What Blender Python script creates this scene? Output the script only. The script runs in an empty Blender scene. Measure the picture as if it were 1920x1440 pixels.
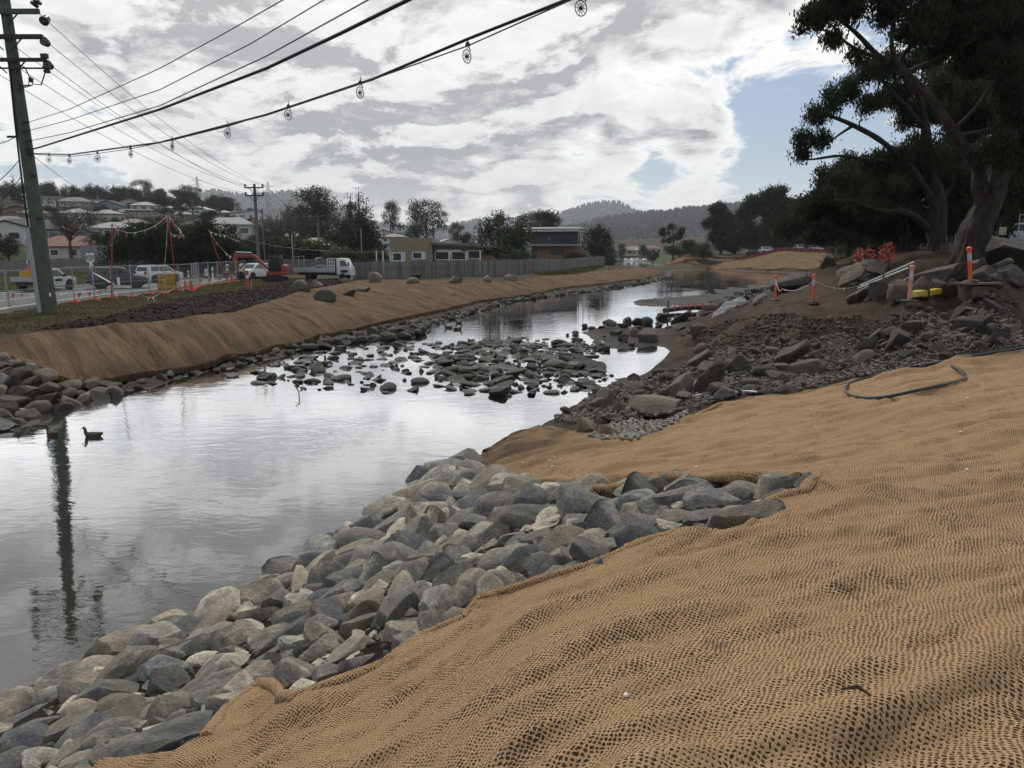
import bpy, bmesh, math, random
import numpy as np
from mathutils import Vector, Matrix, Euler
from math import radians, sin, cos, pi, atan2, sqrt, exp

SC = bpy.context.scene
COL = SC.collection
# ---------------------------------------------------------------- camera
F_PX, W_PX, H_PX = 1443.0, 1920, 1440
CAM_Z, PITCH = 4.7, radians(9.75)          # water level is z = 0
cam = bpy.data.cameras.new('camera'); cam.sensor_width = 36; cam.lens = 36 * F_PX / W_PX
cam.clip_start = 0.05; cam.clip_end = 20000
cam_ob = bpy.data.objects.new('camera', cam); COL.objects.link(cam_ob)
cam_ob.location = (0, 0, CAM_Z); cam_ob.rotation_euler = (pi/2 - PITCH, 0, 0)
SC.camera = cam_ob
CP, SP = cos(PITCH), sin(PITCH)
def ray(u, v):
    w = v - 720.0
    return np.array([u - 960.0, F_PX*CP - w*SP, -w*CP - F_PX*SP])
def atz(u, v, z):
    r = ray(u, v); t = (z - CAM_Z)/r[2]
    return np.array([r[0]*t, r[1]*t, z])
def aty(u, v, Y):
    r = ray(u, v); t = Y/r[1]
    return np.array([r[0]*t, Y, CAM_Z + r[2]*t])
def dirpx(u, v):
    r = ray(u, v); return r/np.linalg.norm(r)

# ---------------------------------------------------------------- exposure
SC.view_settings.view_transform = 'Standard'; SC.view_settings.look = 'None'
SC.view_settings.exposure = 0.25; SC.view_settings.gamma = 1.0
SC.view_settings.use_curve_mapping = False
SC.cycles.use_denoising = True
SC.cycles.max_bounces = 6; SC.cycles.diffuse_bounces = 3; SC.cycles.glossy_bounces = 3
SC.cycles.transmission_bounces = 3; SC.cycles.volume_bounces = 0; SC.cycles.transparent_max_bounces = 6
SC.cycles.sample_clamp_indirect = 4.0

# ---------------------------------------------------------------- sun and sky
SUN_EL, SUN_AZ = radians(47), radians(-9)          # azimuth from +Y towards +X
sun_dir = Vector((sin(SUN_AZ)*cos(SUN_EL), cos(SUN_AZ)*cos(SUN_EL), sin(SUN_EL)))
sl = bpy.data.lights.new('sun', 'SUN'); sl.energy = 2.2; sl.angle = radians(9); sl.color = (1.0, 0.95, 0.87)
sun_ob = bpy.data.objects.new('sun', sl); COL.objects.link(sun_ob)
sun_ob.rotation_euler = sun_dir.to_track_quat('Z', 'Y').to_euler()

class NT:
    """small helper to write node trees"""
    def __init__(s, tree): s.t = tree; s.n = tree.nodes; s.l = tree.links
    def node(s, kind, **kw):
        n = s.n.new(kind)
        for k, v in kw.items(): setattr(n, k, v)
        return n
    def set(s, sock, v):
        if isinstance(v, bpy.types.NodeSocket): s.l.new(v, sock)
        elif v is not None: sock.default_value = v
    def math(s, op, a, b=None, c=None, clamp=False):
        n = s.node('ShaderNodeMath', operation=op, use_clamp=clamp)
        s.set(n.inputs[0], a); s.set(n.inputs[1], b)
        if c is not None: s.set(n.inputs[2], c)
        return n.outputs[0]
    def vmath(s, op, a, b=None, scale=None):
        n = s.node('ShaderNodeVectorMath', operation=op)
        s.set(n.inputs[0], a); s.set(n.inputs[1], b)
        if scale is not None: s.set(n.inputs['Scale'], scale)
        return n.outputs['Value'] if op in ('DOT_PRODUCT', 'LENGTH', 'DISTANCE') else n.outputs[0]
    def ss(s, x, lo, hi, a=0.0, b=1.0, smooth=True):
        n = s.node('ShaderNodeMapRange', interpolation_type='SMOOTHSTEP' if smooth else 'LINEAR', clamp=True) if smooth else s.node('ShaderNodeMapRange', clamp=True)
        s.set(n.inputs[0], x); n.inputs[1].default_value = lo; n.inputs[2].default_value = hi
        n.inputs[3].default_value = a; n.inputs[4].default_value = b
        return n.outputs[0]
    def mix(s, f, a, b, blend='MIX'):
        n = s.node('ShaderNodeMix', data_type='RGBA', blend_type=blend)
        s.set(n.inputs[0], f)
        for i, v in ((6, a), (7, b)):
            if isinstance(v, tuple) and len(v) == 3: v = (*v, 1)
            s.set(n.inputs[i], v)
        return n.outputs[2]
    def noise(s, vec, scale, detail=4, rough=.55, dist=0.0, lac=2.0, typ='FBM'):
        n = s.node('ShaderNodeTexNoise'); n.noise_type = typ
        if vec is not None: s.set(n.inputs['Vector'], vec)
        n.inputs['Scale'].default_value = scale; n.inputs['Detail'].default_value = detail
        n.inputs['Roughness'].default_value = rough; n.inputs['Distortion'].default_value = dist
        n.inputs['Lacunarity'].default_value = lac
        return n.outputs['Fac']
    def comb(s, x, y, z):
        n = s.node('ShaderNodeCombineXYZ')
        for i, v in enumerate((x, y, z)): s.set(n.inputs[i], v)
        return n.outputs[0]
    def sep(s, v):
        n = s.node('ShaderNodeSeparateXYZ'); s.set(n.inputs[0], v); return n.outputs

world = bpy.data.worlds.new('World'); SC.world = world; world.use_nodes = True
wt = NT(world.node_tree); world.node_tree.nodes.clear()
sky = wt.node('ShaderNodeTexSky', sky_type='NISHITA')
sky.sun_disc = False; sky.sun_elevation = SUN_EL; sky.sun_rotation = SUN_AZ
sky.air_density = 1.0; sky.dust_density = 0.4; sky.ozone_density = 1.2
tc = wt.node('ShaderNodeTexCoord')
D = tc.outputs['Generated']
dx, dy, dz = wt.sep(D)
zc = wt.math('MAXIMUM', dz, 0.0)
def plane(off_z, k=0.26):
    zz = wt.math('ADD', zc, off_z) if off_z else zc
    q = wt.math('ADD', zz, k)
    return wt.comb(wt.math('DIVIDE', dx, q), wt.math('DIVIDE', dy, q), wt.math('MULTIPLY', zz, 0.9))
def clouds(vec):
    big = wt.noise(vec, 1.0, 2, .5, .1)
    mid = wt.noise(vec, 3.5, 11, .62, .3)
    a = wt.math('MULTIPLY_ADD', big, .8, -.4); b = wt.math('MULTIPLY_ADD', mid, 1.5, -.75)
    return wt.math('ADD', a, b)
SHIFT = (5.3, 2.9, 0.0)
OFFS = wt.vmath('ADD', plane(0.0), SHIFT)
n0 = clouds(OFFS)
n1 = clouds(wt.vmath('ADD', plane(0.03), SHIFT))
# broad thick and open regions of the cloud deck
BLOBS = [((110, 140), 6, -.24), ((1340, 275), 7, -.22), ((1430, 262), 6, -.22), ((1180, 262), 3.5, -.14), ((1560, 330), 5, -.10),
         ((850, 215), 3.5, -.14), ((1020, 190), 4, -.07), ((1060, 335), 4.5, -.10), ((430, 130), 5, .20), ((760, 250), 5, .20), ((1000, 70), 7, .12),
         ((1180, 50), 8, .22), ((1290, 215), 2.0, .30), ((1160, 235), 2.2, .24), ((1350, 322), 3.0, .22), ((1430, 130), 6, .16), ((660, 365), 4.5, .12),
         ((850, 375), 5, .16), ((1250, 352), 4, .16), ((230, 235), 5, .08), ((560, 300), 5, .08), ((1120, 390), 5, .14), ((960, 300), 4, .10), ((760, -330), 14, .16), ((300, -300), 13, .24), ((60, -150), 9, .2), ((600, -600), 14, .18), ((1150, -350), 12, .08)]
dens, dens1 = n0, n1
for (px, rad, amp) in BLOBS:
    c = dirpx(*px)
    dt = wt.vmath('DOT_PRODUCT', D, tuple(c))
    w = wt.ss(dt, cos(radians(rad*1.7)), 1.0, 0.0, amp)
    dens = wt.math('ADD', dens, w); dens1 = wt.math('ADD', dens1, w)
cover = wt.ss(dens, -.12, .035)
thick = wt.math('MULTIPLY', wt.ss(dens, .0, .46), wt.ss(wt.noise(OFFS, 9.0, 7, .62, .3), .3, .65, .6, 1.2))
topl = wt.ss(wt.math('SUBTRACT', dens, dens1), -.10, .12)
sdot = wt.vmath('DOT_PRODUCT', D, tuple(sun_dir))
glow = wt.ss(sdot, .6, 1.0)
lit = wt.mix(glow, (8.5, 8.5, 8.3), (10.4, 10.25, 9.9))
grey = wt.mix(glow, (1.9, 2.0, 2.15), (5.2, 5.2, 5.15))
shade = wt.math('MULTIPLY', thick, wt.math('SUBTRACT', 1.25, wt.math('MULTIPLY', topl, .95)), clamp=True)
ccol = wt.mix(shade, lit, grey)
low = wt.ss(dz, 0.0, .14, 1.0, 0.0)
skyc = wt.mix(.7, sky.outputs[0], (2.6, 3.35, 4.5))
skyc = wt.mix(wt.math('MULTIPLY', low, .55), skyc, (6.4, 6.6, 6.6))
ccol = wt.mix(wt.math('MULTIPLY', low, .4), ccol, (7.4, 7.2, 6.6))
fin = wt.mix(wt.math('MULTIPLY', cover, .97), skyc, ccol)
bg = wt.node('ShaderNodeBackground'); bg.inputs['Strength'].default_value = 0.1
wt.l.new(fin, bg.inputs['Color'])
wo = wt.node('ShaderNodeOutputWorld'); wt.l.new(bg.outputs[0], wo.inputs['Surface'])

# ---------------------------------------------------------------- general helpers
RNG = np.random.default_rng(7)
random.seed(7)
def tag(o, label=None, cat=None, group=None, kind=None):
    if label: o['label'] = label
    if cat: o['category'] = cat
    if group: o['group'] = group
    if kind: o['kind'] = kind
    return o
def empty(name, loc=(0, 0, 0), rz=0.0, label=None, cat=None, group=None):
    o = bpy.data.objects.new(name, None); COL.objects.link(o)
    o.empty_display_size = .2
    o.location = tuple(loc); o.rotation_euler = (0, 0, rz)
    return tag(o, label, cat, group)
def link(name, me, mat=None, parent=None):
    o = bpy.data.objects.new(name, me); COL.objects.link(o)
    if mat is not None and len(me.materials) == 0: me.materials.append(mat)
    if parent is not None: o.parent = parent
    return o
def copy_tree(o, parent=None):
    c = o.copy(); COL.objects.link(c); c.parent = parent
    for ch in list(o.children): copy_tree(ch, c)
    return c
def np_mesh(name, V, Fc, smooth=False):
    V = np.asarray(V, dtype=np.float32); Fc = np.asarray(Fc, dtype=np.int32)
    m = bpy.data.meshes.new(name); k = Fc.shape[1]; n = len(Fc)
    m.vertices.add(len(V)); m.vertices.foreach_set('co', V.ravel())
    m.loops.add(n*k); m.loops.foreach_set('vertex_index', Fc.ravel())
    m.polygons.add(n)
    m.polygons.foreach_set('loop_start', np.arange(0, n*k, k, dtype=np.int32))
    m.update(calc_edges=True)
    if smooth: m.polygons.foreach_set('use_smooth', np.ones(n, dtype=bool))
    return m
class MB:
    """collects shapes; build() links them as one mesh object"""
    def __init__(s): s.v = []; s.f = []
    def add(s, vs, fs):
        b = len(s.v); s.v += [tuple(p) for p in vs]; s.f += [tuple(b+i for i in f) for f in fs]; return s
    def box(s, c, d, rz=0.0, M=None, taper=1.0):
        x, y, z = d[0]/2, d[1]/2, d[2]/2
        vs = [Vector((sx*x*(taper if sz > 0 else 1), sy*y*(taper if sz > 0 else 1), sz*z)) for sz in (-1, 1) for sx, sy in ((-1, -1), (1, -1), (1, 1), (-1, 1))]
        R = M if M is not None else Matrix.Rotation(rz, 3, 'Z')
        vs = [R @ p + Vector(c) for p in vs]
        return s.add(vs, [(3, 2, 1, 0), (4, 5, 6, 7), (0, 1, 5, 4), (1, 2, 6, 5), (2, 3, 7, 6), (3, 0, 4, 7)])
    def bar(s, a, b, w, h=None):
        a, b = Vector(a), Vector(b); d = b - a
        R = d.to_track_quat('X', 'Z').to_matrix()
        return s.box((a+b)/2, (d.length, w, h or w), M=R)
    def tube(s, pts, rad, n=8, cap=True, flute=0.0):
        pts = [Vector(p) for p in pts]
        if not hasattr(rad, '__len__'): rad = [rad]*len(pts)
        rings = []; up = None
        for i, p in enumerate(pts):
            t = (pts[min(i+1, len(pts)-1)] - pts[max(i-1, 0)])
            if t.length < 1e-9: t = Vector((0, 0, 1))
            t.normalize()
            if up is None: up = Vector((1, 0, 0)) if abs(t.x) < .8 else Vector((0, 1, 0))
            a = up - t*up.dot(t)
            if a.length < 1e-5: a = Vector((0, 1, 0)) - t*t.y
            a.normalize(); b = t.cross(a); up = a
            rings.append([p + (a*cos(2*pi*k/n) + b*sin(2*pi*k/n))*rad[i]*(1 + flute*(.6*sin(10*pi*k/n + i*.3) + .5*sin(18*pi*k/n - i*.5) + .4*sin(26*pi*k/n + i*.9))) for k in range(n)])
        vs = [q for r in rings for q in r]; fs = []
        for i in range(len(pts)-1):
            for k in range(n): fs.append((i*n+k, i*n+(k+1) % n, (i+1)*n+(k+1) % n, (i+1)*n+k))
        if cap: fs += [tuple(range(n-1, -1, -1)), tuple((len(pts)-1)*n+k for k in range(n))]
        return s.add(vs, fs)
    def lathe(s, prof, n=16, c=(0, 0, 0), M=None):
        vs = []; fs = []; m = len(prof); C = Vector(c)
        for r, z in prof:
            for k in range(n):
                p = Vector((r*cos(2*pi*k/n), r*sin(2*pi*k/n), z))
                vs.append((M @ p if M is not None else p) + C)
        for i in range(m-1):
            for k in range(n): fs.append((i*n+k, i*n+(k+1) % n, (i+1)*n+(k+1) % n, (i+1)*n+k))
        fs += [tuple(range(n-1, -1, -1)), tuple((m-1)*n+k for k in range(n))]
        return s.add(vs, fs)
    def prism(s, poly, ext):
        """poly: 3-D points in a plane, ext: extrusion vector"""
        n = len(poly); P = [Vector(p) for p in poly]; E = Vector(ext)
        return s.add(P + [p+E for p in P], [tuple(range(n-1, -1, -1)), tuple(range(n, 2*n))] + [(i, (i+1) % n, n+(i+1) % n, n+i) for i in range(n)])
    def quad(s, a, b, c, d): return s.add([a, b, c, d], [(0, 1, 2, 3)])
    def build(s, name, mat, parent=None, smooth=False, bevel=0.0, angle=40):
        m = bpy.data.meshes.new(name); m.from_pydata(s.v, [], s.f)
        bm = bmesh.new(); bm.from_mesh(m); bmesh.ops.recalc_face_normals(bm, faces=bm.faces)
        if bevel > 0:
            es = [e for e in bm.edges if len(e.link_faces) == 2 and e.calc_face_angle() > .5]
            try: bmesh.ops.bevel(bm, geom=es, offset=bevel, segments=2, affect='EDGES', profile=.6, clamp_overlap=True)
            except Exception: pass
        bm.to_mesh(m); bm.free()
        if smooth:
            m.polygons.foreach_set('use_smooth', np.ones(len(m.polygons), dtype=bool)); m.set_sharp_from_angle(angle=radians(angle))
        m.update()
        return link(name, m, mat, parent)

# ---------------------------------------------------------------- noise for shaping
def _h(ix, iy, s):
    n = (ix.astype(np.int64)*374761393 + iy.astype(np.int64)*668265263 + s*974634777) & 0xffffffff
    n = ((n ^ (n >> 13))*1274126177) & 0xffffffff
    return ((n ^ (n >> 16)) & 0xffff)/65535.0
def vnoise(x, y, s=0):
    x = np.asarray(x, float); y = np.asarray(y, float)
    ix, iy = np.floor(x), np.floor(y); fx, fy = x-ix, y-iy
    fx = fx*fx*(3-2*fx); fy = fy*fy*(3-2*fy)
    a = _h(ix, iy, s); b = _h(ix+1, iy, s); c = _h(ix, iy+1, s); d = _h(ix+1, iy+1, s)
    return (a*(1-fx)+b*fx)*(1-fy) + (c*(1-fx)+d*fx)*fy - .5
def fbm(x, y, s=0, o=4):
    r = 0; a = 1.0
    for i in range(o): r = r + a*vnoise(x*2**i, y*2**i, s+i*17); a *= .5
    return r

# ---------------------------------------------------------------- materials
MATS = {}
def new_mat(name):
    m = bpy.data.materials.new(name); m.use_nodes = True; t = NT(m.node_tree); m.node_tree.nodes.clear()
    out = t.node('ShaderNodeOutputMaterial'); p = t.node('ShaderNodeBsdfPrincipled')
    t.l.new(p.outputs[0], out.inputs['Surface'])
    return m, t, p, out
def M(name, col, rough=.75, metal=0.0, var=.18, scale=6.0, bump=0.0, bscale=None, rand=0.0, spec=.35, coords='Object', detail=5):
    if name in MATS: return MATS[name]
    m, t, p, out = new_mat(name)
    tc = t.node('ShaderNodeTexCoord'); vec = tc.outputs[coords]
    n = t.noise(vec, scale, detail, .6)
    f = t.ss(n, .25, .75, 1-var, 1+var, smooth=False)
    if rand:
        oi = t.node('ShaderNodeObjectInfo')
        f = t.math('MULTIPLY', f, t.ss(oi.outputs['Random'], 0, 1, 1-rand, 1+rand, smooth=False))
    c = t.vmath('SCALE', col, scale=f)
    t.l.new(c, p.inputs['Base Color'])
    p.inputs['Roughness'].default_value = rough; p.inputs['Metallic'].default_value = metal
    p.inputs['Specular IOR Level'].default_value = spec
    if bump:
        b = t.node('ShaderNodeBump'); b.inputs['Strength'].default_value = bump; b.inputs['Distance'].default_value = .02
        t.l.new(t.noise(vec, bscale or scale*3, 6, .65), b.inputs['Height']); t.l.new(b.outputs[0], p.inputs['Normal'])
    MATS[name] = m
    return m

# ================================================================ terrain
CT = []                                   # control points (x, y, z)
def px(z, *uv):
    for u, v in uv: CT.append(tuple(atz(u, v, z)))
def pz(*uvz):
    for u, v, z in uvz: CT.append(tuple(atz(u, v, z)))
def uw(z, *uv):
    for u, v in uv: p = atz(u, v, 0); CT.append((p[0], p[1], z))
def wp(*xyz): CT.extend(xyz)
# left shore, near right shore
px(0, (0, 800), (60, 778), (150, 752), (215, 737), (330, 712), (400, 696), (480, 678), (560, 660), (640, 640), (700, 633), (770, 632),
   (830, 606), (900, 582), (960, 567), (1040, 555), (1100, 548), (1200, 532), (1250, 521))
px(0, (0, 1340), (60, 1320), (150, 1270), (300, 1185), (430, 1140), (520, 1090), (640, 1010), (740, 950), (810, 900), (870, 880), (900, 862),
   (960, 822), (1000, 802), (1060, 772), (1130, 732), (1080, 672), (1120, 692), (1200, 704), (1270, 690), (1286, 668), (1200, 650), (1100, 655))
# under water
uw(-.55, (100, 1000), (300, 900), (500, 820), (700, 800), (300, 1050), (100, 1150), (600, 900), (850, 770), (0, 900), (150, 850), (900, 610), (1000, 590), (1150, 560), (400, 760))
uw(-.18, (550, 690), (650, 670), (650, 720), (750, 700), (850, 650), (850, 700), (950, 680), (1000, 720), (560, 730), (780, 650))
uw(-.05, (950, 650), (1020, 660), (1010, 690), (1080, 700))
uw(-.4, (1180, 676), (1250, 678), (1100, 600), (1220, 535), (1180, 590), (1300, 527), (1400, 520), (1500, 517), (1040, 620), (1240, 590))
uw(.10, (1120, 625), (1180, 620), (1230, 630), (1130, 640), (1200, 567), (1280, 560), (1340, 555), (1300, 570), (1370, 545), (1400, 560), (1360, 575), (1420, 545), (1500, 535), (1460, 530), (1150, 612))
# near bank: stone slope, mat edge and mat
pz((190, 1440, 1.42), (330, 1400, 1.6), (560, 1325, 1.95), (700, 1272, 2.0), (870, 1180, 2.15), (960, 1130, 2.3), (1100, 1085, 2.42), (1200, 1040, 2.5), (1300, 1010, 2.6),
   (1440, 965, 2.7), (1530, 910, 2.68), (1430, 1000, 2.75), (1900, 1000, 2.95), (1920, 800, 2.5), (1640, 825, 2.1), (1920, 1440, 3.2), (1200, 1440, 3.02), (960, 1440, 2.75), (1600, 1200, 3.05),
   (700, 1440, 2.2), (1300, 915, 2.3), (1130, 918, 1.9), (1000, 908, 1.1), (890, 884, .2), (1200, 860, 1.45), (1400, 830, 1.75), (1050, 850, .8), (960, 840, .25), (1000, 1000, 1.75), (740, 1100, 1.5),
   (500, 1250, 1.2), (300, 1350, .95), (1080, 815, .55), (1200, 820, .85), (1300, 780, 1.05), (1420, 748, 1.25), (1600, 760, 1.8), (1695, 728, 1.95), (1800, 700, 2.05), (1920, 665, 2.25), (1150, 950, 1.95), (850, 1000, 1.0), (600, 1150, .85))
wp((1, .5, 3.12), (-1, .3, 2.85), (0, -1, 3.15), (-3, 0, 2.15), (-6, 0, 1.0), (-8.6, 0, 0), (5, 0, 3.4), (10, 3, 3.4), (16, 8, 3.3), (0, -12, 3.4), (-8, -12, 1.0), (-14, 0, -.6), (-16, -10, -.6), (12, -14, 3.6), (30, 0, 4.0), (-30, 5, 0), (-38, 10, 1.6), (-60, 0, 1.7), (-50, -40, 1.7), (60, -40, 4.0), (0, -80, 3.5))
# right mud bank
pz((1290, 668, .3), (1330, 652, .9), (1280, 640, .45), (1300, 620, .8), (1340, 602, 1.5), (1400, 592, 2.05), (1440, 582, 2.35), (1500, 590, 2.5), (1600, 585, 2.65), (1700, 580, 2.88), (1800, 580, 2.8), (1900, 570, 3.0),
   (1500, 650, 1.7), (1650, 640, 2.0), (1800, 640, 2.35), (1900, 630, 2.36), (1300, 720, .85), (1400, 710, 1.1), (1500, 710, 1.25), (1620, 700, 1.5), (1750, 690, 1.9), (1850, 680, 2.1), (1250, 740, .55), (1160, 740, .2), (1100, 780, .3), (1200, 780, .65),
   (1400, 650, 1.35), (1520, 571, 2.6), (1450, 566, 2.45), (1620, 540, 3.2), (1550, 530, 3.3), (1700, 510, 3.9), (1560, 500, 3.9), (1800, 490, 4.3), (1910, 500, 4.1), (1860, 540, 3.5), (1440, 550, 1.4))
wp((20, 45, 4.5), (30, 60, 4.5), (40, 30, 4.6), (25, 20, 3.9), (40, 80, 4.5), (60, 110, 4.5), (90, 160, 4.4), (80, 60, 4.8), (150, 150, 5), (200, 60, 5), (120, 10, 5), (95, 230, 4.2), (150, 300, 4.5))
# far right bank
pz((1240, 499, 0), (1330, 505, 0), (1440, 510, 0), (1540, 512, 0.1), (1560, 510, .6))
wp((55, 240, 3.1), (70, 205, 3.8), (82, 207, 4.0), (62, 268, 3.2), (70, 320, 3.0), (90, 350, 3.5), (80, 400, 2.5), (40, 235, -.4), (32, 260, -.6), (45, 280, -.6), (50, 320, -.6), (40, 300, -.6), (35, 340, -.6), (55, 360, -.6), (24, 300, -.4))
# left bank top, bench and land
pz((0, 640, 1.4), (0, 600, 1.55), (95, 587, 1.6), (200, 603, 1.5), (330, 603, 1.45), (440, 588, 1.45), (330, 560, 1.6), (500, 545, 1.6), (560, 560, 1.3), (650, 560, 1.1), (600, 600, .85), (500, 622, .8), (400, 640, .85), (300, 655, .8), (150, 680, .8), (60, 690, .95), (700, 582, .75), (800, 560, .9),
   (800, 526, 1.6), (900, 527, 1.55), (1000, 521, 1.5), (1100, 507, 1.6), (900, 547, .85), (1000, 536, .85), (1100, 524, .85), (1190, 513, .8), (1180, 503, 1.4), (700, 530, 1.6), (600, 527, 1.65), (480, 562, 1.5), (760, 545, 1.25), (1235, 508, .5))
wp((-28, 42, 1.5), (-37, 57, 1.5), (-46, 95, 1.5), (-60, 105, 1.8), (-90, 105, 1.9), (-45, 130, 1.7), (-30, 95, 1.6), (-20, 88, 1.6), (0, 100, 1.65), (20, 150, 1.6), (30, 182, 1.1), (12, 220, 1.8), (-10, 130, 1.7), (-20, 170, 2.5), (-60, 60, 1.7), (-80, 70, 1.8), (-30, 30, 1.55), (28, 235, -.4), (20, 260, .2),
   (-100, 150, 3), (-60, 165, 3), (-100, 200, 6.5), (-80, 250, 9), (-200, 250, 15), (-110, 300, 15), (-150, 350, 20), (-250, 350, 24), (-60, 300, 8), (-30, 300, 4.5), (-80, 400, 10), (-20, 380, 5), (-300, 250, 18), (-200, 120, 6), (-300, 150, 11),
   (-300, 450, 32), (-231, 450, 29), (-182, 450, 26), (-140, 450, 19), (-110, 450, 12), (-79, 450, 8), (-30, 450, 6), (-230, 700, 20), (-100, 700, 10), (-500, 450, 32), (-500, 800, 20))
# estuary and its far shore
wp((20, 330, -.6), (40, 360, -.6), (70, 440, -.4), (30, 400, -.6), (10, 430, .8), (45, 470, 1.0), (80, 500, 2.0), (45, 560, 7), (10, 520, 4), (100, 560, 6), (150, 500, 4), (60, 800, 15), (200, 800, 20), (0, 800, 14), (400, 500, 8), (400, 900, 20))
CT = np.array(CT)
def _q(x, y):
    r = np.sqrt(x*x + y*y); return np.stack([np.arctan2(x, y), .27*np.log(np.maximum(r, .6))], -1)
_Q = _q(CT[:, 0], CT[:, 1]); _EPS = .012
def _phi(a, b): return -np.sqrt(((a[:, None, :]-b[None, :, :])**2).sum(-1) + _EPS**2)
_A = _phi(_Q, _Q) - .004*np.eye(len(CT))
_K = np.zeros((len(CT)+1, len(CT)+1)); _K[:-1, :-1] = _A; _K[-1, :-1] = 1; _K[:-1, -1] = 1
_wt = np.linalg.solve(_K, np.append(CT[:, 2], 0))
def Hs(x, y):
    x = np.asarray(x, float).ravel(); y = np.asarray(y, float).ravel(); o = np.empty(len(x))
    for i in range(0, len(x), 20000):
        q = _q(x[i:i+20000], y[i:i+20000]); o[i:i+20000] = _phi(q, _Q) @ _wt[:-1] + _wt[-1]
    return o
def H(x, y): return float(Hs([x], [y])[0])
def atg(u, v, lo=1.2, hi=900.0):
    """where the sight line through a photo point meets the terrain"""
    r = ray(u, v); Y = np.geomspace(lo, hi, 900); t = Y/r[1]
    z = CAM_Z + r[2]*t; h = np.maximum(Hs(r[0]*t, Y), 0.0); k = np.argmax(z <= h)
    if z[k] > h[k]: k = len(Y)-1
    if k > 0:
        a, b = z[k-1]-h[k-1], h[k]-z[k]; w = a/(a+b+1e-9); yy = Y[k-1] + (Y[k]-Y[k-1])*w
    else: yy = Y[0]
    t = yy/r[1]; x = r[0]*t
    return np.array([x, yy, max(H(x, yy), 0.0)])
def gpoly(uvs, n_sub=1):
    return np.array([atg(u, v)[:2] for u, v in uvs])
def inside(P, poly):
    x, y = P[:, 0], P[:, 1]; c = np.zeros(len(P), bool); n = len(poly)
    for i in range(n):
        x1, y1 = poly[i]; x2, y2 = poly[(i+1) % n]
        if y1 == y2: continue
        k = ((y1 > y) != (y2 > y)) & (x < (x2-x1)*(y-y1)/(y2-y1) + x1); c ^= k
    return c
def near_poly(P, poly, closed=True):
    """distance to and nearest point on a polyline"""
    best = np.full(len(P), 1e18); bp = np.zeros_like(P); n = len(poly)
    for i in range(n if closed else n-1):
        a = poly[i]; b = poly[(i+1) % n]; d = b-a; L = (d*d).sum()+1e-12
        t = np.clip(((P-a) @ d)/L, 0, 1); q = a + t[:, None]*d; e = ((P-q)**2).sum(1); k = e < best
        best[k] = e[k]; bp[k] = q[k]
    return np.sqrt(best), bp
def refine(poly, seg=.35, jit=.05, seed=1, closed=True):
    out = []; n = len(poly)
    for i in range(n if closed else n-1):
        a = poly[i]; b = poly[(i+1) % n]; L = np.linalg.norm(b-a); s = seg*max(1, np.linalg.norm(a)/12); m = max(1, int(L/s))
        for k in range(m):
            p = a + (b-a)*k/m; j = jit*max(1, np.linalg.norm(p)/12)
            out.append(p + j*np.array([vnoise(p[0]*2.1, p[1]*2.1, seed), vnoise(p[0]*2.3+9, p[1]*2.3, seed+5)])*2)
    return np.array(out)

MAT_NEAR_EDGE = [(190, 1452), (330, 1436), (395, 1402), (430, 1352), (485, 1302), (560, 1328), (620, 1300), (700, 1272), (780, 1218), (870, 1182), (900, 1150), (960, 1128), (1030, 1105), (1100, 1085), (1200, 1040), (1240, 1022), (1300, 1008), (1350, 1022), (1400, 1005), (1440, 965), (1500, 945), (1536, 918), (1536, 898)]
MAT_UP_EDGE = [(1490, 918), (1440, 908), (1380, 914), (1300, 905), (1240, 907), (1130, 920), (1060, 905), (980, 910), (900, 887), (868, 874), (905, 850), (960, 815), (1010, 803), (1080, 814), (1200, 825), (1235, 808), (1300, 782), (1420, 748), (1500, 742), (1600, 718), (1750, 695), (1920, 660)]
P_near = gpoly(MAT_NEAR_EDGE); P_up = gpoly(MAT_UP_EDGE)
POLY_A = np.vstack([P_near, P_up, [[17, 17], [20, 4], [12, -9], [-2.2, -9], [-3.0, 0], [-2.9, 3.2]]])
MAT_B = [(0, 668), (40, 688), (90, 706), (150, 724), (215, 718), (330, 700), (400, 686), (480, 668), (560, 649), (640, 627), (700, 612), (760, 599), (830, 584), (900, 566), (1040, 544), (1140, 532), (1200, 525), (1243, 515), (1228, 504), (1180, 505), (1130, 509), (1050, 518), (1000, 524), (900, 530), (800, 529), (700, 526), (660, 532), (610, 541), (565, 548), (530, 562), (480, 578), (440, 592), (330, 606), (200, 616), (100, 628), (0, 646)]
_b = gpoly(MAT_B)
POLY_B = np.vstack([_b, [_b[-1] + np.array([-8, -7]), _b[0] + np.array([-9, -8])]])
POLY_C = np.vstack([gpoly([(1246, 498), (1330, 503), (1440, 507), (1500, 506)]), [[68, 180], [88, 190], [92, 208], [82, 209], [70, 207], [57, 242], [60, 270], [58, 290]]])
RIP_A = np.vstack([gpoly([(0, 1345), (60, 1318), (150, 1268), (300, 1180), (430, 1135), (520, 1085), (640, 1005), (740, 945), (810, 893), (868, 874), (900, 887), (980, 910), (1060, 905), (1130, 920), (1240, 907), (1300, 905), (1380, 914), (1440, 908), (1490, 918), (1536, 898)]), P_near[::-1][1:], [[-3.6, 3.6], [-6.2, 3.2], [-6.6, 5.0]]])
MULCH = gpoly([(60, 624), (200, 612), (330, 603), (440, 589), (480, 575), (530, 560), (565, 546), (610, 540), (660, 531), (640, 522), (560, 528), (480, 537), (420, 548), (330, 562), (220, 590), (120, 606)])

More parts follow.
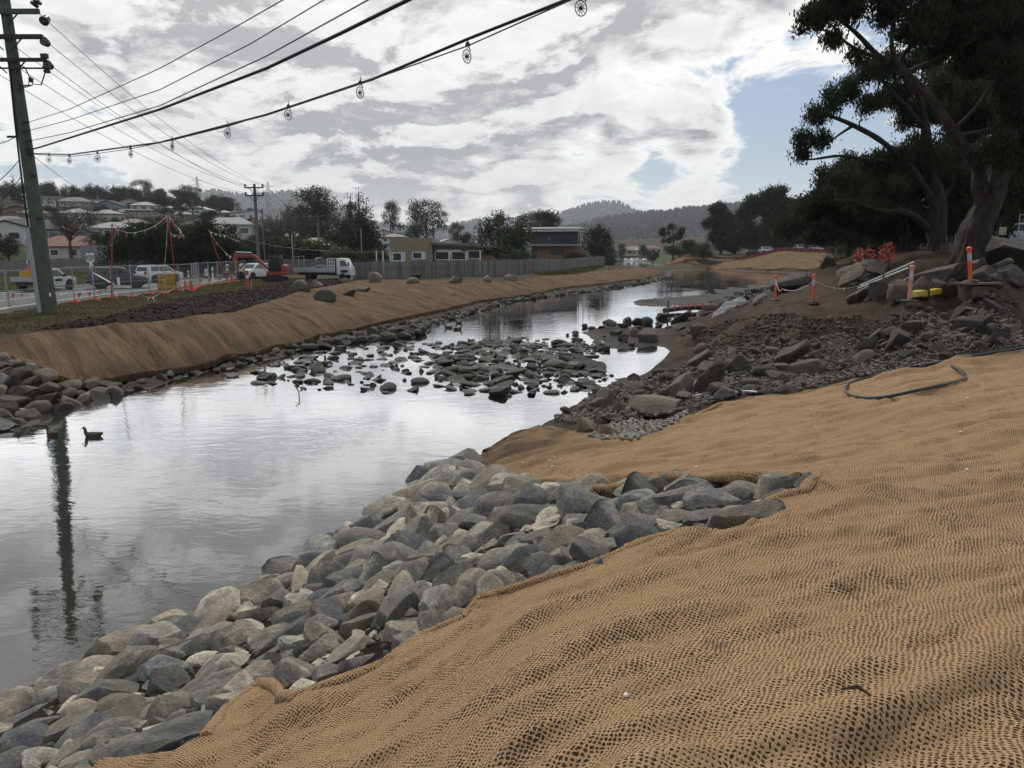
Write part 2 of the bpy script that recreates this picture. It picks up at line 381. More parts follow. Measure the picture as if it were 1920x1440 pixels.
# ---- ground sheet
az = np.concatenate([np.radians(np.arange(-180, -46, 4.0)), np.radians(np.arange(-46, 46.01, .26)), np.radians(np.arange(50, 177, 4.0))])
rr = np.concatenate([[.3, .6], np.geomspace(.9, 950, 560), [1300, 2000, 3500, 5400]])
AZ, RR = np.meshgrid(az, rr); GX = (RR*np.sin(AZ)).ravel(); GY = (RR*np.cos(AZ)).ravel()
GZ = Hs(GX, GY); rad = RR.ravel()
GZ = np.where(rad > 1000, np.minimum(GZ, 6), GZ)
GP = np.stack([GX, GY], 1)
inA = inside(GP, POLY_A); inB = inside(GP, POLY_B); inC = inside(GP, POLY_C); inM = inside(GP, MULCH)
front = GY > 12
mud = np.clip((GX - (GY*.12 - 1.5))/3.0, 0, 1)*np.clip((75-GY)/20, 0, 1)*(GX > -2)
inR = inside(GP, RIP_A); lump = np.clip(mud, 0, 1)*(~inA)*(~inR)
GZ = GZ + .045*fbm(GX*1.3, GY*1.3, 3)*np.clip(rad/8, .2, 1.5) + lump*np.clip(GZ*2, .15, 1)*(.20*fbm(GX*.55, GY*.55, 11) + .26*np.abs(fbm(GX*1.7, GY*1.7, 12, 5)) - .05)
shal = np.clip(1 - np.abs(GZ)/.35, 0, 1)*(GX > 1.5)*np.clip((GY-28)/8, 0, 1)*np.clip((150-GY)/40, 0, 1); GZ = GZ + shal*(.26*fbm(GX*.55, GY*.22, 91, 4) - .03)
GZ = np.where(inA | inB | inC, GZ - .13 - .0012*rad, GZ)
GZ = np.where(inM & ~inB, GZ + .22*np.abs(fbm(GX*1.6, GY*.8, 95, 4)), GZ); GZ = np.maximum(GZ, -1.5)
nA, nR = len(az), len(rr)
idx = np.arange(nA*nR).reshape(nR, nA); nxt = np.roll(idx, -1, axis=1)
Fg = np.stack([idx[:-1], idx[1:], nxt[1:], nxt[:-1]], -1).reshape(-1, 4)
g_me = np_mesh('ground', np.stack([GX, GY, GZ], 1), Fg, smooth=True)
# soil colours: dirt, wet silt by the water, grass on the left land and hill, mulch
tint = np.zeros((len(GX), 4)); tint[:, 3] = 1
dirt = np.array([.060, .046, .035]); silt = np.array([.022, .019, .016]); grass = np.array([.050, .057, .023]); hill = np.array([.05, .058, .026]); mulch = np.array([.017, .012, .009]); track = np.array([.060, .047, .038])
k1 = fbm(GX*.35, GY*.35, 21)
c = dirt[None]*(1 + .35*k1[:, None])
wet = np.clip((.42 - GZ)/.35, 0, 1)[:, None]; c = c*(1-wet) + silt*wet
leftland = ((GX < GY*.02 - 4) & (GZ > .9) & ~inB & (rad > 24)).astype(float)[:, None]
bare = np.clip(1.5 - np.abs(GX + 14 + (GY-60)*-.02)/14, 0, 1)[:, None]*(GY < 105)[:, None]
gl = np.clip(.5 + 2.2*fbm(GX*.25, GY*.12, 31), 0, 1)[:, None]
cg = grass*(.75 + .5*gl); cg = cg*(1-bare*.8) + track*bare*.8
c = c*(1-leftland) + cg*leftland
far = np.clip((GY-200)/80, 0, 1)[:, None]; c = c*(1-far) + hill*far
c[inM] = mulch*(1 + .5*k1[inM][:, None])
rland = ((GX > 8) & (GZ > 3.6))[:, None]; c = np.where(rland, np.array([.05, .038, .027])*(1+.4*k1[:, None]), c)
c[inR] = np.array([.020, .017, .014])  # ground under the chute stones darkened to paint shade into the gaps
tint[:, :3] = np.clip(c, .006, 1)
ca = g_me.color_attributes.new('tint', 'FLOAT_COLOR', 'POINT'); ca.data.foreach_set('color', tint.ravel().astype(np.float32))
def soil_mat(name, bscale=5.0, bump=.9):
    m, t, p, out = new_mat(name)
    tc = t.node('ShaderNodeTexCoord'); vec = tc.outputs['Object']
    at = t.node('ShaderNodeAttribute'); at.attribute_name = 'tint'
    n1 = t.noise(vec, 1.7, 8, .65); n2 = t.noise(vec, 14, 6, .7)
    f = t.math('MULTIPLY', t.ss(n1, .3, .7, .62, 1.4, False), t.ss(n2, .3, .7, .65, 1.4, False))
    t.l.new(t.vmath('SCALE', at.outputs['Color'], scale=f), p.inputs['Base Color'])
    gz = t.sep(vec)[2]
    wetr = t.ss(gz, .03, .35, .5, .95)
    t.l.new(wetr, p.inputs['Roughness']); p.inputs['Specular IOR Level'].default_value = .06
    b = t.node('ShaderNodeBump'); b.inputs['Strength'].default_value = bump; b.inputs['Distance'].default_value = .13
    hgt = t.math('ADD', t.noise(vec, bscale, 9, .7), t.math('MULTIPLY', t.noise(vec, 28, 4, .6), .3))
    t.l.new(hgt, b.inputs['Height']); t.l.new(b.outputs[0], p.inputs['Normal'])
    return m
tag(link('ground', g_me, soil_mat('soil')), kind='structure')

# ---- water
def water_mat():
    m, t, p, out = new_mat('river_water')
    tc = t.node('ShaderNodeTexCoord'); vec = tc.outputs['Object']
    x, y, z = t.sep(vec)
    st = t.comb(t.math('MULTIPLY', x, .5), y, 0.0)
    a = t.noise(st, 1.7, 3, .5, .6); c = t.noise(st, 6.5, 3, .55, .4)
    patch = t.ss(t.noise(vec, .14, 3, .5), .35, .65, .25, 1.0)
    hgt = t.math('ADD', t.math('MULTIPLY', a, 1.0), t.math('MULTIPLY', c, .32))
    b = t.node('ShaderNodeBump'); t.l.new(t.math('MULTIPLY', patch, .2), b.inputs['Strength']); b.inputs['Distance'].default_value = .05
    t.l.new(hgt, b.inputs['Height'])
    p.inputs['Base Color'].default_value = (.030, .028, .022, 1); p.inputs['Roughness'].default_value = .6; p.inputs['Specular IOR Level'].default_value = 0
    gl = t.node('ShaderNodeBsdfGlossy'); gl.inputs['Roughness'].default_value = .03; gl.inputs['Color'].default_value = (.97, .98, 1, 1); t.l.new(b.outputs[0], gl.inputs['Normal'])
    fr = t.node('ShaderNodeFresnel'); fr.inputs['IOR'].default_value = 1.34; t.l.new(b.outputs[0], fr.inputs['Normal'])
    fac = t.math('MINIMUM', t.math('MULTIPLY', t.math('POWER', fr.outputs[0], 1.35), 5.4), .96)
    mx = t.node('ShaderNodeMixShader'); t.l.new(fac, mx.inputs[0]); t.l.new(p.outputs[0], mx.inputs[1]); t.l.new(gl.outputs[0], mx.inputs[2]); t.l.new(mx.outputs[0], out.inputs['Surface'])
    return m
wx = np.concatenate([[-900, -300], np.linspace(-60, 120, 37), [300, 900]]); wy = np.concatenate([[-30], np.linspace(0, 300, 41), [450, 700, 5300]])
WX, WY = np.meshgrid(wx, wy); ii = np.arange(WX.size).reshape(WX.shape)
w_me = np_mesh('river', np.stack([WX.ravel(), WY.ravel(), np.zeros(WX.size)], 1), np.stack([ii[:-1, :-1], ii[:-1, 1:], ii[1:, 1:], ii[1:, :-1]], -1).reshape(-1, 4), True)
tag(link('river', w_me, water_mat()), kind='structure')

# ---- coir mats
def coir_mat(name, pitch, col, dark, streak=None):
    m, t, p, out = new_mat(name)
    tc = t.node('ShaderNodeTexCoord'); vec = tc.outputs['Object']
    at = t.node('ShaderNodeAttribute'); at.attribute_name = 'stain'
    wv = t.node('ShaderNodeTexNoise'); wv.inputs['Scale'].default_value = 5.0; wv.inputs['Detail'].default_value = 3; t.l.new(vec, wv.inputs['Vector'])
    w2 = t.node('ShaderNodeTexNoise'); w2.inputs['Scale'].default_value = 55.0; w2.inputs['Detail'].default_value = 2; t.l.new(vec, w2.inputs['Vector'])
    wob = t.vmath('ADD', t.vmath('SCALE', t.vmath('SUBTRACT', wv.outputs['Color'], (.5, .5, .5)), scale=pitch*4.5), t.vmath('SCALE', t.vmath('SUBTRACT', w2.outputs['Color'], (.5, .5, .5)), scale=pitch*1.15))
    x, y, z = t.sep(t.vmath('ADD', vec, wob))
    ca_, sa_ = cos(1.05), sin(1.05)
    xr = t.math('ADD', t.math('MULTIPLY', x, ca_), t.math('MULTIPLY', y, sa_)); yr = t.math('SUBTRACT', t.math('MULTIPLY', y, ca_), t.math('MULTIPLY', x, sa_))
    k = pi/pitch
    cx = t.math('COSINE', t.math('MULTIPLY', xr, k)); cy = t.math('COSINE', t.math('MULTIPLY', yr, k*.86))
    dot = t.math('MULTIPLY', t.math('MULTIPLY', cx, cx), t.math('MULTIPLY', cy, cy))       # one peak in each opening of the mesh
    hgt = t.math('SUBTRACT', 1.0, t.math('MULTIPLY', dot, 1.1))
    fib = t.noise(vec, 4.0/pitch, 3, .7); lowf = t.noise(vec, 2.6, 4, .6); mid = t.noise(vec, 9, 4, .6)
    openn = t.math('ADD', t.ss(lowf, .38, .66, -.10, .20), t.ss(mid, .33, .7, -.12, .16))
    hole = t.ss(t.math('ADD', dot, openn), .23, .58, 1.0, 0.0)
    tone = t.math('MULTIPLY', t.ss(lowf, .3, .7, .86, 1.14, False), t.ss(fib, .3, .7, .5, 1.52, False))
    tone = t.math('MULTIPLY', tone, t.ss(mid, .3, .7, .9, 1.1, False))
    base = t.mix(hole, dark, col)
    base = t.vmath('SCALE', base, scale=tone)
    if streak:
        ox, oy, oz = t.sep(vec); sx, sy = streak
        al = t.math('ADD', t.math('MULTIPLY', ox, sx), t.math('MULTIPLY', oy, sy)); ac = t.math('SUBTRACT', t.math('MULTIPLY', oy, sx), t.math('MULTIPLY', ox, sy))
        sv = t.comb(t.math('MULTIPLY', al, .16), t.math('MULTIPLY', ac, 1.6), 0.0)
        sn = t.noise(sv, 1.0, 6, .62, .4)
        base = t.vmath('SCALE', base, scale=t.ss(sn, .33, .62, .62, 1.18))  # shading of the folds painted into the colour as long streaks
        cv = t.comb(t.math('MULTIPLY', al, .22), t.math('MULTIPLY', ac, 2.6), 0.0)
        cn_ = t.math('ABSOLUTE', t.math('SUBTRACT', t.noise(cv, 1.0, 4, .55, .25), .5))
        crease = t.ss(cn_, .0, .05, 0.0, 1.0)
        hgt = t.math('ADD', hgt, t.math('ADD', t.math('MULTIPLY', sn, 14.0), t.math('MULTIPLY', crease, 5.0)))
    base = t.mix(t.math('MULTIPLY', at.outputs['Fac'], .82), base, (.042, .028, .018))
    t.l.new(base, p.inputs['Base Color']); p.inputs['Roughness'].default_value = .95; p.inputs['Specular IOR Level'].default_value = .12
    b = t.node('ShaderNodeBump'); b.inputs['Strength'].default_value = .75; b.inputs['Distance'].default_value = pitch*.55
    t.l.new(t.math('ADD', hgt, t.math('MULTIPLY', fib, 1.1)), b.inputs['Height']); t.l.new(b.outputs[0], p.inputs['Normal'])
    return m
def sheet(name, poly, az0, az1, daz, r0, r1, ratio, zfun, mat, label, cat, stain=None, thick=.02):
    a = np.radians(np.arange(az0, az1+1e-6, daz)); r = np.geomspace(r0, r1, int(math.log(r1/r0)/math.log(ratio)))
    A, R = np.meshgrid(a, r); X = (R*np.sin(A)).ravel(); Y = (R*np.cos(A)).ravel(); P = np.stack([X, Y], 1)
    ins = inside(P, poly).reshape(A.shape)
    i = np.arange(A.size).reshape(A.shape)
    keep = ins[:-1, :-1].astype(int) + ins[:-1, 1:] + ins[1:, 1:] + ins[1:, :-1]
    Fq = np.stack([i[:-1, :-1], i[1:, :-1], i[1:, 1:], i[:-1, 1:]], -1)[keep >= 2]
    used, inv = np.unique(Fq, return_inverse=True); Fq = inv.reshape(-1, 4); P = P[used]; insf = ins.ravel()[used]
    d, bp = near_poly(P, poly); out = ~insf; P[out] = bp[out]; d[out] = 0
    cell = np.maximum(np.radians(daz), math.log(ratio))*np.hypot(P[:, 0], P[:, 1])
    z = zfun(P, d)
    # close the rim: the boundary turns down into the ground
    e = np.vstack([Fq[:, [0, 1]], Fq[:, [1, 2]], Fq[:, [2, 3]], Fq[:, [3, 0]]]); key = e[:, 0].astype(np.int64)*10**7 + e[:, 1]; rev = e[:, 1].astype(np.int64)*10**7 + e[:, 0]
    bd = e[~np.isin(key, rev)]
    V = np.column_stack([P, z]); bv, binv = np.unique(bd, return_inverse=True); binv = binv.reshape(-1, 2) + len(V)
    low = V[bv].copy(); low[:, 2] -= .16 + .002*np.hypot(low[:, 0], low[:, 1])
    Vall = np.vstack([V, low]); skirt = np.column_stack([bd[:, 1], bd[:, 0], binv[:, 0], binv[:, 1]])
    me = np_mesh(name, Vall, np.vstack([Fq, skirt]), True)
    at = me.attributes.new('stain', 'FLOAT', 'POINT'); s = stain(Vall[:, :2]) if stain is not None else np.zeros(len(Vall))
    at.data.foreach_set('value', s.astype(np.float32))
    return tag(link(name, me, mat), label, cat)
RIDGES = [(gpoly([(1000, 905), (1060, 893), (1130, 903), (1220, 893), (1300, 892), (1400, 880), (1480, 868), (1530, 862)]), .07, .09), (gpoly([(1330, 772), (1420, 754), (1500, 750), (1620, 729), (1760, 697), (1920, 673)]), .08, .12),
          (gpoly([(1600, 975), (1660, 935), (1760, 928), (1850, 922), (1919, 918)]), .05, .12), (gpoly([(1180, 1075), (1300, 1040), (1420, 1022)]), .05, .1), (gpoly([(1540, 1010), (1700, 990), (1900, 960)]), .03, .1)]
def z_near(P, d):
    x, y = P[:, 0], P[:, 1]; b = Hs(x, y); r = np.hypot(x, y)
    u = x*.94 + y*.34; w = -x*.34 + y*.94                      # along and across the slope
    wr = .15*fbm(u*.5, w*2.1 + .6*fbm(u*.5, w*.5, 41), 42, 4) + .10*np.abs(fbm(u*1.0, w*3.2, 47, 3)) + .07*fbm(u*.35, w*.6, 43, 2) + .055*fbm(u*1.1, w*5.5, 49, 2)
    wr = wr + .04*vnoise(u*2.2, w*4.5, 44)*np.clip(vnoise(u*.6, w*.6, 45)*3, 0, 1)
    z = b + .045 + wr*np.clip(d/.25, .15, 1)
    for pl, hh, ww in RIDGES:
        dd, _ = near_poly(P, pl, False); z = z + hh*np.exp(-(dd/ww)**2)*(1 + .8*vnoise(u*2.5, w*2.5, 46))
    e = np.clip(1 - d/.30, 0, 1)
    return z + (.02 + .07*(w < u*.0 + 7.4))*e*(.6 + 1.1*vnoise(u*1.6, w*1.6, 48))
def stain_near(P):
    q = gpoly([(930, 850)])[0]; k = np.exp(-(((P[:, 0]-q[0])/2.2)**2 + ((P[:, 1]-q[1])/3.4)**2))
    return np.clip(k*(1.15 + fbm(P[:, 0]*1.5, P[:, 1]*1.5, 61)), 0, 1)
coirA = coir_mat('coir_near', .0162, (.385, .248, .135), (.042, .028, .017))
mat_near = sheet('erosion_mat', POLY_A, -46, 62, .21, 1.35, 26, 1.0052, z_near, coirA, 'tan woven coir mat with open mesh covering the bank above the stone chute', 'erosion mat', stain_near)
def hem(pl, r, z_of, mat, parent, seed, dz=.0):
    q = refine(np.asarray(pl), .16, .05, seed, False); d0 = np.full(len(q), .02); z = z_of(q, d0); rr_ = r*(1 + .9*vnoise(q[:, 0]*3, q[:, 1]*3, seed) + .5*vnoise(q[:, 0]*8, q[:, 1]*8, seed+1))
    o = MB().tube([(x, y, zz + dz + .03*vnoise(np.array([x*2.]), np.array([y*2.]), seed+2)[0]) for (x, y), zz in zip(q, z)], list(np.clip(rr_, .02, 1)), 8).build('hem', mat, parent, True, 0, 80)
    at = o.data.attributes.new('stain', 'FLOAT', 'POINT'); at.data.foreach_set('value', stain_near(q).repeat(8).astype(np.float32)); return o
hem(P_up[:9], .075, z_near, coirA, mat_near, 5, -.03); hem(P_near[2:], .05, z_near, coirA, mat_near, 9, -.02); hem(P_up[10:], .06, z_near, coirA, mat_near, 13, -.02)
def z_left(P, d):
    x, y = P[:, 0], P[:, 1]; b = Hs(x, y)
    # runs of matting laid down the slope, so folds run towards the water
    sx, sy = .62, -.78
    u = x*sx + y*sy; w = -x*sy + y*sx
    wr = .20*fbm(w*1.25, u*.16, 52, 3) + .16*np.abs(vnoise(w*2.6, u*.3, 53)) - .20*np.clip(1 - np.abs(vnoise(w*1.5 + .6*vnoise(u*.5, w*.3, 58), u*.22, 59))*7, 0, 1) + .12*fbm(x*.3, y*.3, 54, 2)
    return b + .12 + wr*np.clip(d/.6, .1, 1) + .06*np.clip(1-d/.5, 0, 1)
def stain_left(P):
    h = Hs(P[:, 0], P[:, 1]); return np.clip((.62-h)/.6 + .3*fbm(P[:, 0]*.6, P[:, 1]*.6, 62), 0, .85)
coirB = coir_mat('coir_left', .04, (.150, .092, .048), (.085, .052, .028), (.62, -.78))
sheet('erosion_mat', POLY_B, -46, 14, .2, 17, 175, 1.006, z_left, coirB, 'brown coir mat with long downhill folds on the bank below the road', 'erosion mat', stain_left)
def z_far(P, d):
    x, y = P[:, 0], P[:, 1]; return Hs(x, y) + .25 + .35*fbm(x*.35, y*.07, 57, 3)*np.clip(d/2, .1, 1)
sheet('erosion_mat', POLY_C, 5, 27, .08, 165, 325, 1.006, z_far, coir_mat('coir_far', .1, (.22, .128, .066), (.13, .08, .042), (.3, -.95)), 'orange-brown coir mat on the far bank under the dark gum trees', 'erosion mat')

# ================================================================ stone shapes
def stone_material(name, cols, wetline=False, lo=.6, hi=1.5):
    m, t, p, out = new_mat(name)
    tc = t.node('ShaderNodeTexCoord'); vec = tc.outputs['Object']; oi = t.node('ShaderNodeObjectInfo'); rnd = oi.outputs['Random']
    vo = t.vmath('ADD', vec, t.vmath('SCALE', (37.0, 11.0, 23.0), scale=rnd))
    ramp = t.node('ShaderNodeValToRGB'); ramp.color_ramp.interpolation = 'LINEAR'
    el = ramp.color_ramp.elements
    while len(el) < len(cols): el.new(.5)
    for i, cc in enumerate(cols): el[i].position = i/(len(cols)-1); el[i].color = (*cc, 1)
    n_big = t.noise(vo, 1.3, 5, .6); n_f = t.noise(vo, 9, 7, .72); n_ff = t.noise(vo, 45, 4, .7)
    t.l.new(t.math('ADD', rnd, t.ss(n_big, .3, .7, -.13, .13, False)), ramp.inputs[0])
    f = t.math('MULTIPLY', t.ss(t.math('FRACT', t.math('MULTIPLY', rnd, 13.7)), 0, 1, .55, 1.2, False), t.ss(n_f, .3, .72, lo, hi, False)); f = t.math('MULTIPLY', f, t.ss(n_ff, .32, .68, .58, 1.5, False))
    base = t.vmath('SCALE', ramp.outputs[0], scale=f)
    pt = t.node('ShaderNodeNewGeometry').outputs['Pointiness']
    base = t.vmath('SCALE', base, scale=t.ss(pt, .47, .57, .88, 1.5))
    # pale veins and lichen, brown dust
    vein = t.ss(t.math('ABSOLUTE', t.math('SUBTRACT', t.noise(vo, 2.2, 4, .55, 1.2), .5)), .0, .012, 1, 0)
    vein = t.math('MULTIPLY', vein, t.ss(t.math('FRACT', t.math('MULTIPLY', rnd, 7.31)), .5, .7, 0, .55))
    base = t.mix(vein, base, (.33, .32, .30))
    dust = t.math('MULTIPLY', t.ss(t.noise(vo, 3.1, 6, .65), .48, .72), .45)
    base = t.mix(dust, base, (.13, .10, .068))
    if wetline:
        geo = t.node('ShaderNodeNewGeometry'); z = t.sep(geo.outputs['Position'])[2]
        wet = t.ss(t.math('ADD', z, t.math('MULTIPLY', t.math('SUBTRACT', n_f, .5), .1)), .03, .16, 1, 0)
        base = t.mix(t.math('MULTIPLY', wet, .8), base, t.vmath('SCALE', base, scale=.22))
        t.l.new(t.ss(wet, 0, 1, .85, .3), p.inputs['Roughness'])
    else: p.inputs['Roughness'].default_value = .85
    t.l.new(base, p.inputs['Base Color']); p.inputs['Specular IOR Level'].default_value = .3
    b = t.node('ShaderNodeBump'); b.inputs['Strength'].default_value = .9; b.inputs['Distance'].default_value = .07
    t.l.new(t.math('ADD', t.noise(vo, 5, 8, .68), t.math('MULTIPLY', n_ff, .25)), b.inputs['Height']); t.l.new(b.outputs[0], p.inputs['Normal'])
    return m
ROCK_COLS = [(0.092, 0.096, 0.100), (0.160, 0.156, 0.143), (0.230, 0.212, 0.177), (0.179, 0.175, 0.160), (0.250, 0.220, 0.169), (0.275, 0.233, 0.169), (0.147, 0.150, 0.141), (0.346, 0.301, 0.224), (0.205, 0.195, 0.166), (0.102, 0.110, 0.118)]
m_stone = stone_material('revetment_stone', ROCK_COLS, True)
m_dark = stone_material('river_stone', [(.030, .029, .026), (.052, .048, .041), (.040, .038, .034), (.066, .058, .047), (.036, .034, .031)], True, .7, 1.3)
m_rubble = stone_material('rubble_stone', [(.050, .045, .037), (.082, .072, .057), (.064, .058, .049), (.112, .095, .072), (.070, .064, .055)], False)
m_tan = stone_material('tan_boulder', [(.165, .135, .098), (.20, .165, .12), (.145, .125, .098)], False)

def ico(sub):
    bm = bmesh.new(); bmesh.ops.create_icosphere(bm, subdivisions=sub, radius=1.0)
    V = np.array([v.co[:] for v in bm.verts]); Fx = np.array([[v.index for v in f.verts] for f in bm.faces]); bm.free(); return V, Fx
ICO = {k: ico(k) for k in (2, 3, 4)}
def n3(V, s, k):
    return vnoise(V[:, 0]*k+V[:, 2]*.7*k, V[:, 1]*k-V[:, 2]*.6*k, s) + vnoise(V[:, 2]*k+5, V[:, 0]*k-V[:, 1]*.5*k, s+3)
def stone_mesh(name, sub, seed, planes, lo, hi, rough, mat, angle=28):
    g = np.random.default_rng(seed); V, Fx = ICO[sub]; V = V.copy()
    V = V*(1 + .16*n3(V, seed, 1.1))[:, None]
    for _ in range(planes):
        n = g.normal(size=3); n /= np.linalg.norm(n); d = g.uniform(lo, hi); s = V @ n - d
        V = np.where((s > 0)[:, None], V - s[:, None]*n*g.uniform(.88, 1.0), V)
    V = V*(1 + rough*n3(V, seed+9, 4.5) + rough*.5*n3(V, seed+19, 10))[:, None]
    V -= (V.max(0)+V.min(0))/2; V /= (V.max(0)-V.min(0))/2
    me = np_mesh(name, V, Fx, True); me.set_sharp_from_angle(angle=radians(angle)); me.materials.append(mat)
    return me
def stone_set(n, sub, seed, mat, round_share=.3, angle=30):
    out = []
    for i in range(n):
        if (i % 10) < round_share*10: out.append(stone_mesh('stone', sub, seed+i*7, 7, .74, .95, .018, mat, 60))
        else: out.append(stone_mesh('stone', sub, seed+i*7, 15, .34, .66, .010, mat, angle))
    return out
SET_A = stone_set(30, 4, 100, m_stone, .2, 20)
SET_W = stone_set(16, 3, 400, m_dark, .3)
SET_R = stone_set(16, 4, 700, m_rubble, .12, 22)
SET_T = stone_set(8, 3, 900, m_tan, .2)

def scatter(poly, n, rfun, g, sep=1.0, tries=40000, accept=None):
    lo, hi = poly.min(0), poly.max(0); pts = []; out = []
    cand = g.uniform(lo, hi, size=(tries, 2)); cand = cand[inside(cand, poly)]
    S = g.uniform(.62, 1.3, size=len(cand)); R = np.array([rfun(p) for p in cand])*S
    o = np.argsort(-S*g.uniform(.45, 1, size=len(R))); P = np.zeros((0, 2)); Q = np.zeros(0)
    for i in o:
        if len(Q) >= n: break
        p, r = cand[i], R[i]
        if accept is not None and not accept(p): continue
        if len(Q) and np.any(((P-p)**2).sum(1) < (sep*(Q+r))**2): continue
        P = np.vstack([P, p]); Q = np.append(Q, r)
    return P, Q
def put_stone(p, r, meshes, g, parent=None, name='stone', sink=.30, flat=(.5, .85), tilt=.35, z=None, long=(1.05, 1.5), rz=None):
    o = bpy.data.objects.new(name, meshes[g.integers(len(meshes))]); COL.objects.link(o)
    l = g.uniform(*long); h = r*g.uniform(*flat)
    o.scale = (r*l, r/l**.4, h)
    o.rotation_euler = (g.normal(0, tilt*.6), g.normal(0, tilt*.6), rz if rz is not None else g.uniform(0, 2*pi))
    zz = (H(p[0], p[1]) if z is None else z)
    o.location = (p[0], p[1], zz + h*(1-2*sink))
    if parent is not None: o.parent = parent
    return o
def rubble_mesh(P, R, g, meshes_sub=2, sink=.3, seed=5, name='rubble'):
    """many small stones joined into one mesh"""
    bases = []
    for i in range(6):
        V, Fx = ICO[1] if 1 in ICO else ICO[2]; V = V.copy(); gg = np.random.default_rng(seed+i)
        for _ in range(9):
            n = gg.normal(size=3); n /= np.linalg.norm(n); d = gg.uniform(.5, .85); s = V @ n - d; V = np.where((s > 0)[:, None], V-s[:, None]*n, V)
        bases.append((V, Fx))
    Hz = Hs(P[:, 0], P[:, 1]); Vs, Fs = [], []; b = 0
    for i in range(len(P)):
        V, Fx = bases[g.integers(6)]; a = g.uniform(0, 2*pi); c, s = cos(a), sin(a); r = R[i]
        V = V*np.array([r*g.uniform(.9, 1.5), r*g.uniform(.7, 1.0), r*g.uniform(.45, .85)])
        tl = g.normal(0, .3); V = np.column_stack([V[:, 0], V[:, 1]*cos(tl)-V[:, 2]*sin(tl), V[:, 1]*sin(tl)+V[:, 2]*cos(tl)])
        V = np.column_stack([V[:, 0]*c-V[:, 1]*s + P[i, 0], V[:, 0]*s+V[:, 1]*c + P[i, 1], V[:, 2] + Hz[i] + r*(.55-sink)])
        Vs.append(V); Fs.append(Fx+b); b += len(V)
    return np_mesh(name, np.vstack(Vs), np.vstack(Fs), False)
ICO[1] = ico(1)

# ---- the stone chute in front
g = np.random.default_rng(21)
chute = empty('stone_revetment', (*P_near[10], H(*P_near[10])), 0, 'wedge of loose grey angular stones running from the coir mat down to the water', 'stone revetment')
def keep_parent(o, parent):
    o.parent = parent; o.matrix_parent_inverse = parent.matrix_world.inverted()
bpy.context.view_layer.update()
def local(o, parent): o.parent = parent; o.location = Vector(o.location) - parent.location
rf = lambda p: .036 + .0185*math.hypot(p[0], p[1])
_bd = np.vstack([P_near, gpoly([(1490, 918), (1440, 908), (1380, 914), (1300, 905), (1240, 907), (1130, 920), (1060, 905), (980, 910), (900, 887)])])
P, R = scatter(RIP_A, 760, rf, g, .76, 36000)
dd, _ = near_poly(P, _bd, False); k = (dd > .12*R); P, R, dd = P[k], R[k], dd[k]
size = R/np.hypot(P[:, 0], P[:, 1]); o_ = np.argsort(-size); P, R, dd = P[o_], R[o_], dd[o_]
def chute_z(p, r): return max(H(*p) - .10 - .25*r, -.10)
for p, r in zip(P[:290], R[:290]):
    o = put_stone(p, r*1.2, SET_A, g, None, 'stone', .36, (.6, 1.0), .55, z=chute_z(p, r)); local(o, chute)
def join_stones(P, R, meshes, g, zf, name):
    """stones past the count that is kept singly, joined into one mesh"""
    Vs, Fs = [], []; b = 0
    for p, r in zip(P, R):
        V, Fx = meshes[g.integers(len(meshes))]; V = V*np.array([r*g.uniform(1.0, 1.45), r*.9, r*g.uniform(.55, .9)]); M_ = np.array(Euler((g.normal(0, .3), g.normal(0, .3), g.uniform(0, 6.28))).to_matrix())
        V = V @ M_.T + np.array([p[0], p[1], zf(p, r)+.3*r]); Vs.append(V); Fs.append(Fx+b); b += len(V)
    me = np_mesh(name, np.vstack(Vs), np.vstack(Fs), True); me.set_sharp_from_angle(angle=radians(26)); return me
def small_set(sub, seed, n=10, lo=.36, hi=.7):
    out = []
    for i in range(n):
        gg = np.random.default_rng(seed+i); V, Fx = ICO[sub]; V = V.copy()*(1+.14*n3(V, seed+i, 1.1))[:, None]
        for _ in range(12):
            nn = gg.normal(size=3); nn /= np.linalg.norm(nn); d = gg.uniform(lo, hi); s_ = V @ nn - d; V = np.where((s_ > 0)[:, None], V-s_[:, None]*nn, V)
        V -= (V.max(0)+V.min(0))/2; V /= (V.max(0)-V.min(0))/2; out.append((V, Fx))
    return out
SM3, SM2 = small_set(3, 2000), small_set(2, 2100)
eq = refine(np.vstack([P_near[1:], P_up[:9]]), .2, .0, 3, False); eq = eq + g.normal(0, .06, eq.shape); eq = eq[inside(eq, RIP_A)]; er = np.array([.75*rf(p) for p in eq])*g.uniform(.6, 1.2, len(eq))
PJ, RJ = np.vstack([P[290:], eq]), np.append(R[290:]*1.2, er)
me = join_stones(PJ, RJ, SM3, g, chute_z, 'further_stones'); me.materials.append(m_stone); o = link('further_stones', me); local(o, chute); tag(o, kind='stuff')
P2, R2 = scatter(RIP_A, 1300, lambda p: .30*rf(p), g, .8, 30000)
me = rubble_mesh(P2, R2, g, sink=.75, seed=50); me.materials.append(m_dark)  # dark stone colour on the filler deepens the painted shade between stones
o = link('small_stones', me, None, None); local(o, chute); tag(o, kind='stuff')
# single stones with a look of their own
for (u, v, r, mt, lb, fl, lg, rz, dz) in [
    (290, 1408, .19, 8, None, .6, 2.0, .5, .06), (1000, 978, .22, 7, None, .6, 1.5, .1, .0), (1400, 992, .19, 3, None, .8, 1.5, .45, .02), (1290, 938, .2, 9, None, .6, 1.6, .05, .0), (1462, 945, .15, 11, None, .9, 1.1, .4, .0), (1515, 922, .11, 9, None, 1.1, 1.0, .9, .02),
    (350, 1190, .36, 5, None, .5, 1.5, .3, -.05), (170, 1270, .38, 4, None, .5, 1.5, .4, -.05)]:
    q = atg(u, v); o = bpy.data.objects.new('stone', SET_A[mt]); COL.objects.link(o); o.scale = (r*lg, r, r*fl); o.rotation_euler = (.1, -.15, rz); o.location = (q[0], q[1], q[2]+dz); local(o, chute)

